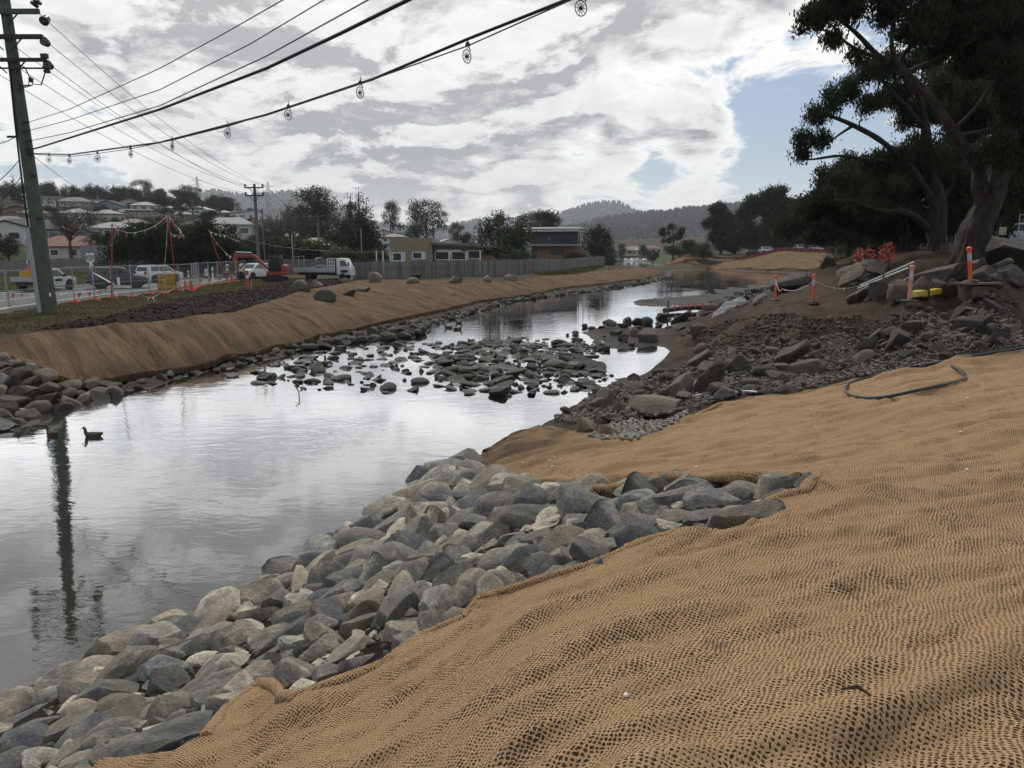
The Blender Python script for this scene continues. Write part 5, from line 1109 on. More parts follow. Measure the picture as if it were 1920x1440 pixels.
# wires crossing the river, over the camera's left
def cross_wire(pxs, zq, r, label, mat=m_wire, cat='wire'):
    u0, v0 = pxs[0]; A = Vector(pb)+PP(fr_at(v0))+Vector((.42, -.25, 0)); ul, vl = pxs[-1]; rr_ = ray(ul, vl); t = (zq-CAM_Z)/rr_[2]; B = Vector((rr_[0]*t, rr_[1]*t, zq))
    pts = [A] + [plane_pt(u, v, A, B) for u, v in pxs[1:]]; d = pts[-1]-pts[-2]; d.normalize(); pts += [pts[-1]+d*6, pts[-1]+d*14, pts[-1]+d*30]
    mb = MB().tube([p-A for p in pts], r, 6); o = mb.build('overhead_wire', mat); o.location = A; tag(o, label, cat, 'wires crossing the river'); return pts
cross_wire([(47, 231), (130, 205), (300, 128), (420, 63), (530, 0)], 10.6, .014, 'thin overhead wire crossing the river, highest of the set')
cross_wire([(52, 246), (130, 225), (300, 168), (470, 82), (607, 0)], 10.3, .014, 'thin overhead wire crossing the river, second from the top')
cross_wire([(57, 265), (130, 249), (300, 198), (500, 105), (690, 0)], 9.9, .016, 'thin overhead wire crossing the river just above the thick cable')
cross_wire([(60, 281), (75, 276), (300, 205), (500, 128), (640, 62), (765, 0)], 9.4, .038, 'thick black cable crossing the river', m_cable)
MK = cross_wire([(62, 289), (130, 290), (300, 267), (500, 215), (700, 148), (880, 72), (1062, 0)], 9.0, .030, 'black cable crossing the river, holding up the marker line', m_cable)
LW = [(62, 290), (92, 291.5), (130, 293.5), (183, 288), (245, 279), (323, 263), (427, 237), (541, 201), (676, 157), (877, 86), (1070, 0)]
LWp = cross_wire(LW, 8.8, .013, 'thin lower line carrying the round markers')
m_disc = M('marker_disc', (.012, .012, .013), .5); 
def marker():
    root = empty('line_marker', (0, 0, 0), 0, 'round black and white spinning marker hanging from the lower line', 'line marker', 'markers hanging from the line')
    MB().tube([(0, 0, .38), (.02, 0, .18), (0, 0, 0)], .022, 6).build('hanger', m_iron, root)
    cl = MB(); cl.lathe([(.02, -.02), (.13, 0), (.10, .12), (.03, .20)], 8, (0, 0, 0)); cl.tube([(.05, 0, 0), (.14, 0, -.16), (.18, 0, -.2)], .03, 5); cl.build('clamp', m_iron, root)
    d = MB(); R0, n = .26, 24; c = Vector((-.06, 0, -.48))
    d.tube([c+Vector((cos(2*pi*k/n)*R0, 0, sin(2*pi*k/n)*R0*1.15)) for k in range(n+1)], .022, 6)
    d.tube([c+Vector((cos(2*pi*k/n)*R0*.55, 0, sin(2*pi*k/n)*R0*.62)) for k in range(n+1)], .012, 5); d.lathe([(.01, -.03), (.085, -.03), (.085, .03), (.01, .03)], 12, c, Matrix.Rotation(pi/2, 3, 'X'))
    for k in range(10): a = 2*pi*k/10; d.tube([c+Vector((cos(a)*.08, 0, sin(a)*.08)), c+Vector((cos(a)*R0, 0, sin(a)*R0*1.15))], .012, 4)
    d.tube([c+Vector((0, 0, R0*1.15)), Vector((-.03, 0, -.05))], .02, 5); d.build('disc', m_disc, root)
    return root
mk0 = None
for i, (u, v) in enumerate(LW[1:-1] + [(1092, -8)]):
    p = plane_pt(u, v, MK[0], MK[4]); 
    if mk0 is None: mk0 = marker(); o = mk0
    else: o = copy_tree(mk0)
    o.scale = (.42,)*3; o.location = p; o.rotation_euler = (0, 0, [.9, 1.2, .7, 1.4, 1.5, .9, .8, .9, .8, .35][i])
# further poles
def pole_at(u, Y, vtop, r, arms, label, mat=m_gpole, lean=0.0, cap=None):
    x = hx(u, Y); z0 = H(x, Y); ht = aty(u, vtop, Y)[2]-z0; root = empty('power_pole', (x, Y, z0), 0, label, 'pole', 'poles beyond the road')
    MB().tube([(0, 0, -.3), (lean*ht*.5, 0, ht*.5), (lean*ht, 0, ht)], [r, r*.85, r*.7], 10).build('pole', mat, root, True); out = []
    for (v, half) in arms:
        z = aty(u, v, Y)[2]-z0; a = MB().box((lean*z, -.2, z), (half*2, .14, .14)).build('crossarm', m_iron, root); 
        for sx in (-1, 1): one_ins((lean*z+sx*(half-.1), -.2, z+.25), None, .9, a); out.append(Vector((x+lean*z+sx*(half-.1), Y-.2, z0+z+.35)))
        MB().bar((lean*z-half*.6, -.25, z), (lean*z, -.25, z-.7), .05).build('brace', m_iron, root); MB().bar((lean*z+half*.6, -.25, z), (lean*z, -.25, z-.7), .05).build('brace', m_iron, root)
    return out
A2 = pole_at(482, 95, 345, .24, ((352, 1.15), (367, 1.15)), 'grey timber power pole with two crossarms behind the excavator')
pole_at(365, 118, 375, .17, ((392, 1.6),), 'slim grey roadside pole with one wide crossarm by the dark trees')
pole_at(494, 100, 390, .13, (), 'short grey post close beside the two-armed pole'); A3 = pole_at(597, 150, 400, .18, ((408, 1.1),), 'grey power pole beyond the flatbed truck'); pole_at(547, 130, 440, .1, (), 'thin pale post behind the excavator', m_steel); pole_at(607, 165, 415, .1, (), 'thin pole next to the red-roofed house', m_steel); pole_at(677, 140, 428, .09, (), 'thin white post against the conifers', m_steel); pole_at(745, 170, 430, .1, (), 'thin post in front of the white houses', m_steel); pole_at(915, 210, 427, .1, (), 'tall thin white post behind the low beige house', m_steel); pole_at(429, 170, 430, .08, (), 'thin white post by the white flat-roofed house', m_steel); pole_at(243, 230, 383, .12, (), 'thin pole between the blue and white hillside houses')
for k, a in enumerate(ARM):
    q = A2[(k % 2) + (2 if k >= 4 else 0)]; wire(a, q + Vector((0, 0, -.1 if 2 <= k < 4 else 0)), 1.1, .016, 'overhead_wire', 'thin power line running from the green pole to the two-armed pole', group='power lines along the road')
for a, b in ((A2[0], A3[0]), (A2[1], A3[1]), (A2[2], A3[0]), (A2[3], A3[1])): wire(a, b, 1.3, .014, 'overhead_wire', 'thin power line running on from the two-armed pole', group='power lines along the road')
for (u, v, v2, dx) in ((40, 257, 262, -12), (45, 300, 370, -8), (40, 330, 420, -6)): wire(Vector(pb)+PP(fr_at(v))+Vector((-.3, -.2, 0)), aty(-60, v2, 39.5), .3, .02, 'service_wire', 'service wire leaving the green pole away from the river', group='service wires')
wire(Vector(pb)+PP(fr_at(290))+Vector((.3, -.2, 0)), aty(240, 362, 240), 3.0, .016, 'service_wire', 'sagging service wire from the green pole to the hillside', group='service wires')
wire(aty(315, 398, 112), aty(640, 470, 120), 1.5, .02, 'service_wire', 'low sagging wire between the roadside poles', group='service wires'); wire(aty(60, 340, 200), aty(365, 392, 118), 2.5, .018, 'service_wire', 'sagging wire across the lower hillside', group='service wires')
# lattice pylons
def pylon(u, Y, vtop, label):
    x = hx(u, Y); z0 = H(x, Y); ht = aty(u, vtop, Y)[2]-z0; root = empty('pylon', (x, Y, z0), .3, label, 'pylon', 'lattice pylons'); b = ht*.09; mb = MB(); w = .16
    cor = lambda f: [Vector((sx*b*(1-f*.85), sy*b*(1-f*.85), ht*f)) for sx, sy in ((-1, -1), (1, -1), (1, 1), (-1, 1))]
    fs = [0, .2, .36, .5, .62, .72, .82, .9, 1]
    for i in range(len(fs)-1):
        A, B = cor(fs[i]), cor(fs[i+1])
        for k in range(4): mb.bar(A[k], B[k], w); mb.bar(A[k], B[(k+1) % 4], w*.7); mb.bar(A[(k+1) % 4], B[k], w*.7); mb.bar(B[k], B[(k+1) % 4], w*.7)
    mb.build('tower', m_steel, root)
    for f in (.66, .78, .9): a = MB(); a.bar((-ht*.13, 0, ht*f), (ht*.13, 0, ht*f), w); a.bar((-ht*.13, 0, ht*f), (0, 0, ht*(f+.05)), w*.8); a.bar((ht*.13, 0, ht*f), (0, 0, ht*(f+.05)), w*.8); a.build('arm', m_steel, root)
pylon(376, 470, 331, 'steel lattice pylon rising behind the crest gum'); pylon(507, 430, 341, 'steel lattice pylon beside the two-armed power pole'); pylon(636, 520, 388, 'small steel lattice pylon against the mountain foot')

# ================================================================ road, kerb, verge
m_asph = M('asphalt', (.060, .061, .063), .85, var=.22, scale=1.2, bump=.3, bscale=40); m_conc = M('concrete', (.33, .32, .30), .85, var=.15)
near = np.array([(-22.5, 22), (-25, 32), (-27.0, 41), (-28.0, 52), (-28.5, 63), (-30, 78), (-33, 95), (-36.5, 112), (-38, 130)]); far_ = near + np.array([-9.6, 1.5])
def strip(name, A, B, dz, mat, kind='structure', na=60, nb=10):
    t = np.linspace(0, len(A)-1, na); ii = np.arange(len(A)); a = np.stack([np.interp(t, ii, A[:, k]) for k in (0, 1)], 1); b = np.stack([np.interp(t, ii, B[:, k]) for k in (0, 1)], 1)
    V = np.array([[a[i]*(1-j/nb)+b[i]*j/nb for j in range(nb+1)] for i in range(na)]).reshape(-1, 2); z = Hs(V[:, 0], V[:, 1]) + dz; k = np.arange(na*(nb+1)).reshape(na, nb+1)
    o = link(name, np_mesh(name, np.column_stack([V, z]), np.stack([k[:-1, :-1], k[1:, :-1], k[1:, 1:], k[:-1, 1:]], -1).reshape(-1, 4), True), mat); return tag(o, kind=kind)
strip('road', near, far_, .12, m_asph)
def kerb(A, label):
    mb = MB(); p0 = A[0]
    for p, q in zip(A[:-1], A[1:]): mb.bar((p[0], p[1], H(*p)+.12), (q[0], q[1], H(*q)+.12), .3, .26)
    return tag(mb.build('kerb', m_conc), kind='structure')
kerb(far_ + np.array([-.16, 0]), ''); kerb(near + np.array([.16, 0]), '')
mid = near*.5 + far_*.5; strip('road_line', mid + np.array([.06, 0]), mid - np.array([.06, 0]), .126, M('road_paint', (.6, .6, .58), .7), na=60, nb=1)
m_grass = leaf_mat('grass_blades', (.080, .080, .030), .5, .2)
def grass(poly, n, h, name, label, g, dz=.02):
    lo, hi = poly.min(0), poly.max(0); P = g.uniform(lo, hi, (n*3, 2)); P = P[inside(P, poly)][:n]; P = P[fbm(P[:, 0]*.5, P[:, 1]*.5, 71) > -.35]; m = len(P); z = Hs(P[:, 0], P[:, 1]) + dz
    a = g.uniform(0, pi, m); hh = h*g.uniform(.5, 1.4, m); w = h*.45; b = np.column_stack([np.cos(a)*w/2, np.sin(a)*w/2, np.zeros(m)]); B = np.column_stack([P, z]); tip = B + np.column_stack([g.normal(0, h*.5, (m, 2)), hh])
    return tag(link(name, np_mesh(name, np.stack([B-b, B+b, tip], 1).reshape(-1, 3), np.arange(m*3).reshape(-1, 3)), m_grass), label, 'grass', kind='stuff')
gg = np.random.default_rng(3)
grass(np.vstack([near[1:7]+np.array([.5, 0]), [[-22, 88], [-21.5, 62], [-20.5, 50], [-19.6, 40], [-18.8, 33], [-21, 27]]]), 26000, .10, 'verge_grass', 'rough grass along the verge by the temporary fence', gg)
grass(np.vstack([far_[1:8]+np.array([-.6, 0]), [[-60, 112], [-95, 105], [-70, 60], [-50, 35]]]), 42000, .2, 'field_grass', 'short grass of the field behind the road', gg)
grass(np.array([(hx(u, Y), Y) for u, Y in ((1010, 100), (1090, 118), (1134, 148), (1120, 156), (1060, 122), (1000, 106))]), 9000, .3, 'fence_grass', 'grass at the foot of the paling fence end', gg)

# ================================================================ temporary fencing
m_orange = M('orange_plastic', (.62, .105, .045), .5, var=.12); m_white = M('white_plastic', (.66, .66, .64), .5, var=.08); m_red = M('red_flag', (.46, .07, .05), .6, var=.1); m_silver = M('reflective_band', (.42, .43, .45), .35, .2)
def fence_panel(L):
    root = empty('temporary_fence_panel', (0, 0, 0), 0, 'galvanised mesh fence panel on orange blocks along the road edge', 'fence panel', 'temporary fence panels along the road')
    f = MB(); h = 2.1
    for x in (.04, L-.04): f.tube([(x, 0, .02), (x, 0, h+.08)], .024, 6)
    for z in (.14, 1.05, h): f.tube([(.04, 0, z), (L-.04, 0, z)], .020 if z != 1.05 else .012, 6)
    f.build('frame', m_steel, root); w = MB()
    for i in range(1, 16): w.bar((L*i/16, 0, .14), (L*i/16, 0, h), .0045)
    for i in range(1, 7): w.bar((.04, 0, .14+i*.28), (L-.04, 0, .14+i*.28), .0045)
    w.build('mesh', m_steel, root)
    b = MB(); b.box((L, 0, .08), (.24, .62, .16), taper=.85); bo = b.build('foot', m_orange, root, True, .03); MB().box((L, 0, .165), (.1, .3, .02)).build('slot', m_iron, bo)
    return root
fp = None; FL_ = [(-45, 590), (30, 581), (103, 575), (160, 567), (219, 560), (300, 552), (352, 546), (375, 538), (425, 532), (470, 527)]
FP = [atg(u, v)[:2] for u, v in FL_]; cur = FP[0]; tgt = 1
PANL = 2.4
while tgt < len(FP):
    d = FP[tgt]-cur; L = np.linalg.norm(d)
    if L < PANL*.6: tgt += 1; continue
    d /= L; a = atan2(d[1], d[0])
    if fp is None: fp = fence_panel(PANL); o = fp
    else: o = copy_tree(fp)
    o.location = (cur[0], cur[1], H(*cur)+.06); e = cur+d*PANL; o.rotation_euler = (random.uniform(-.03, .03), -math.asin((H(*e)-H(*cur))/PANL), a); cur = e
# stakes and bunting
def stake(u, v0, u1, v1, label, col=m_red):
    q = atg(u, v0); t = aty(u1, v1, q[1]); root = MB().tube([(0, 0, -.1), tuple(np.array(t)-q)], .032, 8); root.lathe([(.05, 0), (.07, .02), (.07, .08), (.02, .1)], 8, tuple(np.array(t)-q)); o = root.build('marker_stake', col, None, True); o.location = q; tag(o, label, 'stake', 'orange marker stakes'); return q, t
m_stake = M('orange_paint', (.34, .055, .03), .6, var=.15)
q1, t1 = stake(209, 577, 210, 424, 'tall upright orange stake on the verge in front of the fence', m_stake); q2, t2 = stake(334, 560, 315, 402, 'tall leaning orange stake beside the yellow road sign', m_stake); q3, t3 = stake(430, 540, 392, 433, 'leaning orange stake in front of the workers', m_stake)
def bunting(P, label, n, size=.26, sag=.3, white=.4, group='bunting strings'):
    P = [Vector(p) for p in P]; root = empty('bunting', tuple(P[0]), 0, label, 'bunting', group); pts = []
    for a, b in zip(P[:-1], P[1:]):
        for i in range(10): t = i/10; pts.append(a.lerp(b, t)-Vector((0, 0, sag*4*t*(1-t)))-P[0])
    pts.append(P[-1]-P[0]); MB().tube(pts, .008, 4).build('rope', m_white, root)
    for k in range(n):
        f = (k+.5)/n*(len(pts)-1); i = int(f); p = pts[i].lerp(pts[i+1], f-i); d = (pts[i+1]-pts[i]).normalized(); s = size*random.uniform(.55, .95); tw = Vector((random.uniform(-.5, .5), random.uniform(-.5, .5), -1)).normalized()
        fb = MB().prism([p-d*s*.42, p+d*s*.42, p+tw*s+d*s*random.uniform(-.4, .4)], Vector((-d.y, d.x, 0))*.006); fb.build('flag', m_white if random.random() < white else m_red, root)
    return root
def above(u, v, Y): return Vector(aty(u, v, Y))
bunting([t1, above(262, 434, q1[1]+4), t2], 'flagged string between the two tallest orange stakes', 6, .42, .2, .2)
bunting([t2, above(338, 430, q2[1]), above(345, 441, q2[1]), above(318, 436, q2[1]-.4)], 'tangled flagged string flying from the tall leaning stake', 12, .34, .1, .5)
bunting([t2, above(309, 500, q2[1]-1), above(305, 530, q2[1]-1)], 'flagged string hanging straight down beside the tall leaning stake', 6, .5, .05, .05)
bunting([t3, above(425, 441, q3[1]+2), above(450, 452, q3[1]+6)], 'pale flagged string from the leaning stake towards the poles', 8, .3, .1, .8); bunting([t3, above(415, 465, q3[1]), above(436, 482, q3[1])], 'flagged string drooping over the workers', 5, .4, .1, .3)
bunting([above(-20, 545, 40), above(95, 549, 39.3), above(208, 541, q1[1])], 'low red and white tape string passing the green pole', 13, .40, .1, .55); bunting([above(211, 541, q1[1]), above(262, 551, 46), above(300, 549, 50), above(336, 528, q2[1])], 'low red and white tape string running to the yellow sign', 14, .40, .25, .5)
bunting([above(430, 540, q3[1]-.2), above(470, 545, 62), above(472, 520, 63)], 'short flagged string on the grass by the excavator', 4, .45, .2, .1)

# ================================================================ signs
def strokes(mb, x0, x1, z0, z1, y, n, seed):
    """block letters too small to read: a row of upright and level strokes"""
    r = random.Random(seed); w = (x1-x0)/n
    for i in range(n):
        a = x0+w*i; k = r.random(); mb.box((a+w*.2, y, (z0+z1)/2), (w*.2, .01, z1-z0))
        if k > .3: mb.box((a+w*.5, y+.001, z1-(z1-z0)*.1), (w*.6, .01, (z1-z0)*.2))
        if k > .5: mb.box((a+w*.72, y+.002, (z0+z1)/2), (w*.2, .01, (z1-z0)*.9))
        if k < .7: mb.box((a+w*.5, y+.003, z0+(z1-z0)*.12), (w*.6, .01, (z1-z0)*.2))
m_black = M('black_paint', (.012, .012, .012), .6, var=.05); m_yellow = M('yellow_sign', (.42, .25, .02), .55, var=.12)
q = atg(317, 549); sg = empty('road_sign', (q[0], q[1]-.3, q[2]), .28, 'yellow multi-panel roadworks sign with black lettering standing by the fence', 'sign'); k = q[1]/1440
MB().box((0, 0, .95), (1.22, .03, .98)).build('upper_panel', m_yellow, sg); MB().box((0, 0, .30), (1.22, .03, .32)).build('lower_panel', m_yellow, sg)
fr = MB(); [fr.box((sx*.63, .02, .72), (.05, .06, 1.46)) for sx in (-1, 1)]; [fr.box((0, .021, z), (1.24, .05, .04)) for z in (.12, .46, 1.45)]; fr.bar((.5, .03, 1.3), (.55, .7, .0), .05); fr.bar((-.5, .03, 1.3), (-.55, .7, .0), .05); fr.build('frame', m_iron, sg)
lt = MB(); strokes(lt, -.5, -.06, 1.08, 1.24, -.02, 5, 1); strokes(lt, -.5, -.06, .72, .88, -.02, 4, 2); strokes(lt, .12, .42, 1.22, 1.38, -.02, 3, 3); strokes(lt, .02, .52, .96, 1.1, -.02, 5, 4); strokes(lt, 0, .54, .62, .78, -.02, 7, 5); strokes(lt, -.3, .5, .22, .38, -.02, 9, 6); lt.prism([(-.52, -.02, .2), (-.52, -.02, .4), (-.38, -.02, .3)], (0, .005, 0)); lt.build('lettering', m_black, sg)
def text(s, size, parent, loc, rot=(pi/2, 0, 0), mat=m_black, name='lettering'):
    c = bpy.data.curves.new(name, 'FONT'); c.body = s; c.size = size; c.align_x = 'CENTER'; c.align_y = 'CENTER'; c.extrude = .003; c.offset = .012*size; c.materials.append(mat); o = bpy.data.objects.new(name, c); COL.objects.link(o); bpy.context.view_layer.update(); me = bpy.data.meshes.new_from_object(o.evaluated_get(bpy.context.evaluated_depsgraph_get())); bpy.data.objects.remove(o); o = bpy.data.objects.new(name, me); COL.objects.link(o); o.parent = parent; o.location = loc; o.rotation_euler = rot; return o
xs, Ys = hx(165, 72), 72; ss_ = empty('speed_sign', (xs, Ys, H(xs, Ys)), .45, 'white speed sign reading 50 in a black ring on a thin steel post', 'sign'); zt = aty(165, 474, Ys)[2]-ss_.location.z
MB().tube([(0, .05, -.2), (0, .05, zt)], .035, 8).build('post', m_steel, ss_); MB().box((0, 0, zt-.45), (.62, .02, .82)).build('panel', m_white, ss_, True, .005); MB().box((0.02, 0, zt-1.12), (.3, .02, .5)).build('plate', m_white, ss_)
rg = MB(); rg.tube([(cos(2*pi*i/28)*.24, -.02, zt-.42+sin(2*pi*i/28)*.24) for i in range(29)], .035, 6); rg.build('ring', m_black, ss_); text('50', .30, ss_, (0, -.025, zt-.42))
# tilted white information panel
xp, Yp = hx(188, 62), 62; ip = empty('information_panel', (xp, Yp, H(xp, Yp)), -.2, 'blank white tilted information panel on a post behind the fence', 'sign'); za = aty(188, 523, Yp)[2]-ip.location.z
MB().tube([(0, 0, -.2), (0, 0, za)], .05, 8).build('post', m_iron, ip); MB().box((0, 0, za), (1.75, 1.0, .05), M=Euler((-.35, .48, 0)).to_matrix()).build('panel', m_white, ip); MB().box((1.05, .3, za-.2), (.22, .03, .65)).build('side_panel', m_white, ip)
xw, Yw = hx(382, 84), 84; ws = empty('small_sign', (xw, Yw, H(xw, Yw)), .2, 'small white sign with a black arrow wired to the mesh fence', 'sign'); zw = aty(382, 511, Yw)[2]-ws.location.z; MB().box((0, 0, zw), (.32, .02, .75)).build('panel', m_white, ws); MB().tube([(0, .03, 0), (0, .03, zw)], .02, 6).build('post', m_steel, ws); a_ = MB(); a_.prism([(-.1, -.015, zw+.02), (.1, -.015, zw+.2), (.1, -.015, zw)], (0, .004, 0)); a_.bar((-.08, -.015, zw-.12), (.06, -.015, zw+.12), .05, .004); a_.build('arrow', m_black, ws)
xl, Yl = hx(47, 95), 95; ll = empty('street_light', (xl, Yl, H(xl, Yl)), 0, 'park light with a white bird on its lamp in front of the dark fence', 'street light'); zl = aty(44, 447, Yl)[2]-ll.location.z
MB().tube([(0, 0, -.2), (0, 0, zl-.2)], [.07, .05], 8).build('post', m_steel, ll); MB().lathe([(.06, zl-.3), (.12, zl-.2), (.2, zl+.05), (.22, zl+.12), (.05, zl+.2)], 12).build('lamp', m_white, ll, True); MB().box((-.1, 0, zl-2.8), (.12, .1, .5)).build('box', m_white, ll)
brd = MB(); brd.lathe([(.02, -.25), (.09, -.15), (.13, 0), (.10, .16), (.07, .24), (.09, .30), (.06, .36), (.01, .38)], 10, (0, 0, 0), Euler((.3, .25, 0)).to_matrix()); brd.bar((.05, -.02, .33), (.2, -.05, .32), .03); bo = brd.build('bird', m_white, None, True); bo.location = (xl+.05, Yl, ll.location.z+zl+.42); tag(bo, 'white gull perched on the park light', 'bird')

# ================================================================ cones and barrier posts
def cone():
    root = empty('traffic_cone', (0, 0, 0), 0, 'orange traffic cone with a white band standing on the road behind the mesh fence', 'traffic cone', 'traffic cones on the road')
    MB().box((0, 0, .03), (.42, .42, .06), taper=.9).build('base', m_red, root); MB().lathe([(.17, .06), (.03, .72), (.02, .75)], 14).build('body', m_red, root, True); MB().lathe([(.118, .30), (.072, .52)], 14).build('band', m_white, root, True); return root
cn = None
for u, v in ((348, 538), (357, 541), (376, 531), (393, 528), (413, 526), (435, 524), (360, 545), (430, 522)):
    q = atz(u, v, 1.7)
    if cn is None: cn = cone(); o = cn
    else: o = copy_tree(cn)
    o.location = (q[0], q[1], H(q[0], q[1])+.12)
for u, v, lb in ((465, 545, 'short red and white post on the grass beside the excavator bucket'), (354, 523, 'narrow white board standing among the cones'), (400, 530, 'tall white delineator board on the road by the cones')):
    q = atg(u, v); rp = empty('marker_post', tuple(q), 0, lb, 'post'); hh = 1.6 if u > 390 else 1.0; MB().box((0, 0, hh/2), (.2, .06, hh)).build('post', m_white if u != 465 else m_red, rp); MB().box((0, 0, .05), (.45, .3, .1)).build('base', m_iron, rp); MB().box((0, -.002, hh*.7), (.21, .07, hh*.15)).build('band', m_red if u != 465 else m_white, rp)

# ================================================================ vehicles (x forward, y left)
m_wpaint = M('white_car_paint', (.55, .56, .57), .28, var=.05, spec=.5); m_bpaint = M('dark_car_paint', (.018, .019, .023), .22, var=.05, spec=.55); m_spaint = M('silver_car_paint', (.36, .38, .40), .3, .3, var=.05); m_tyre = M('tyre_rubber', (.014, .014, .015), .8); m_rim = M('alloy_rim', (.30, .31, .32), .4, .7); m_cglass = M('car_glass', (.02, .024, .028), .05, spec=.7, var=.03); m_trim = M('black_trim', (.016, .016, .017), .6); m_lampr = M('tail_lamp', (.25, .015, .012), .3); m_lampw = M('head_lamp', (.6, .6, .58), .15)
def wheel(parent, x, y, r=.36, w=.24):
    Mr = Matrix.Rotation(pi/2, 3, 'X'); t = MB(); t.lathe([(r*.62, -w/2), (r*.93, -w/2), (r, -w*.36), (r, w*.36), (r*.93, w/2), (r*.62, w/2)], 18, (x, y, r), Mr); to = t.build('wheel', m_tyre, parent, True); s = 1 if y > 0 else -1
    rm = MB(); rm.lathe([(.03, -w*.3), (r*.6, -w*.42), (r*.6, w*.42), (.03, w*.3)], 14, (x, y, r), Mr); ro = rm.build('rim', m_rim, to, True)
def body(profile, half, belt, tuck, mat, parent, name='body', bevel=.06):
    """side outline swept across the width, narrowing above the belt line"""
    def yy(z): return half*(1 - tuck*max(0, z-belt))
    n = len(profile); mb = MB(); L = [(x, yy(z), z) for x, z in profile]; R = [(x, -yy(z), z) for x, z in profile]
    mb.add(L+R, [tuple(range(n)), tuple(range(2*n-1, n-1, -1))] + [(i, n+i, n+(i+1) % n, (i+1) % n) for i in range(n)]); return mb.build(name, mat, parent, True, bevel, 30), yy
def side_glass(parent, poly, yy, s, mat=m_cglass, name='window'):
    mb = MB(); P = [Vector((x, s*(yy(z)+.006), z)) for x, z in poly]; mb.prism(P, (0, s*.012, 0)); return mb.build(name, mat, parent)
def cross_glass(parent, x0, z0, x1, z1, w0, w1, name, mat=m_cglass):
    d = Vector((x1-x0, 0, z1-z0)).normalized(); nn = Vector((d.z, 0, -d.x)); nn = nn if (nn.z > 0 or name == 'rear_window') else -nn
    if name == 'rear_window' and nn.x > 0: nn = -nn
    if name == 'windscreen' and nn.x < 0: nn = -nn
    mb = MB(); P = [Vector((x0, -w0, z0))+nn*.012, Vector((x0, w0, z0))+nn*.012, Vector((x1, w1, z1))+nn*.012, Vector((x1, -w1, z1))+nn*.012]; mb.prism(P, nn*.012); return mb.build(name, mat, parent)
def suv(loc, rz, paint, label, kind='suv'):
    root = empty('car', loc, rz, label, 'car', 'vehicles along the road'); h = .92
    prof = [(-2.3, .45), (-2.35, .95), (-2.15, 1.15), (-1.95, 1.68), (-1.7, 1.76), (.3, 1.76), (.62, 1.68), (1.25, 1.16), (2.1, 1.02), (2.32, .85), (2.34, .45), (1.9, .28), (-1.9, .28)]
    b, yy = body(prof, h, 1.05, .22, paint, root)
    for s in (-1, 1):
        side_glass(root, [(-1.75, 1.18), (-1.62, 1.62), (-.75, 1.66), (-.75, 1.18)], yy, s); side_glass(root, [(-.67, 1.18), (-.67, 1.66), (.25, 1.66), (.42, 1.18)], yy, s); side_glass(root, [(.50, 1.18), (.34, 1.64), (.52, 1.6), (1.02, 1.18)], yy, s)
        for k, x in enumerate((-1.35, 1.4)):
            wheel(root, x, s*(h-.11)); a = MB(); a.lathe([(.36, -.02), (.45, -.02), (.45, .02), (.36, .02)], 20, (x, s*(h-.005), .38), Matrix.Rotation(pi/2, 3, 'X')); a.build('wheel_arch', m_trim, root)
        MB().box((.95, s*(h+.06), 1.18), (.12, .2, .14)).build('mirror', paint, root, True, .02); MB().box((2.24, s*.68, .9), (.22, .34, .15)).build('headlight', m_lampw, root, True, .03); MB().box((-2.3, s*.74, 1.02), (.16, .24, .26)).build('tail_light', m_lampr, root, True, .02)
        MB().box((.1, s*(h+.004), 1.02), (.16, .02, .03)).build('handle', m_trim, root); MB().bar((-1.6, s*.66, 1.80), (.3, s*.66, 1.80), .04).build('roof_rail', m_rim, root)
    cross_glass(root, 1.2, 1.2, .66, 1.66, .76, .66, 'windscreen'); cross_glass(root, -2.13, 1.2, -1.98, 1.6, .72, .64, 'rear_window')
    MB().box((2.33, 0, .78), (.06, 1.1, .22)).build('grille', m_trim, root); MB().box((2.34, 0, .48), (.1, 1.7, .2)).build('bumper', m_trim if paint is m_bpaint else paint, root, True, .03); MB().box((-2.36, 0, .55), (.1, 1.7, .24)).build('bumper', paint, root, True, .03); MB().box((-2.40, 0, .78), (.02, .42, .12)).build('number_plate', m_white, root)
    return root
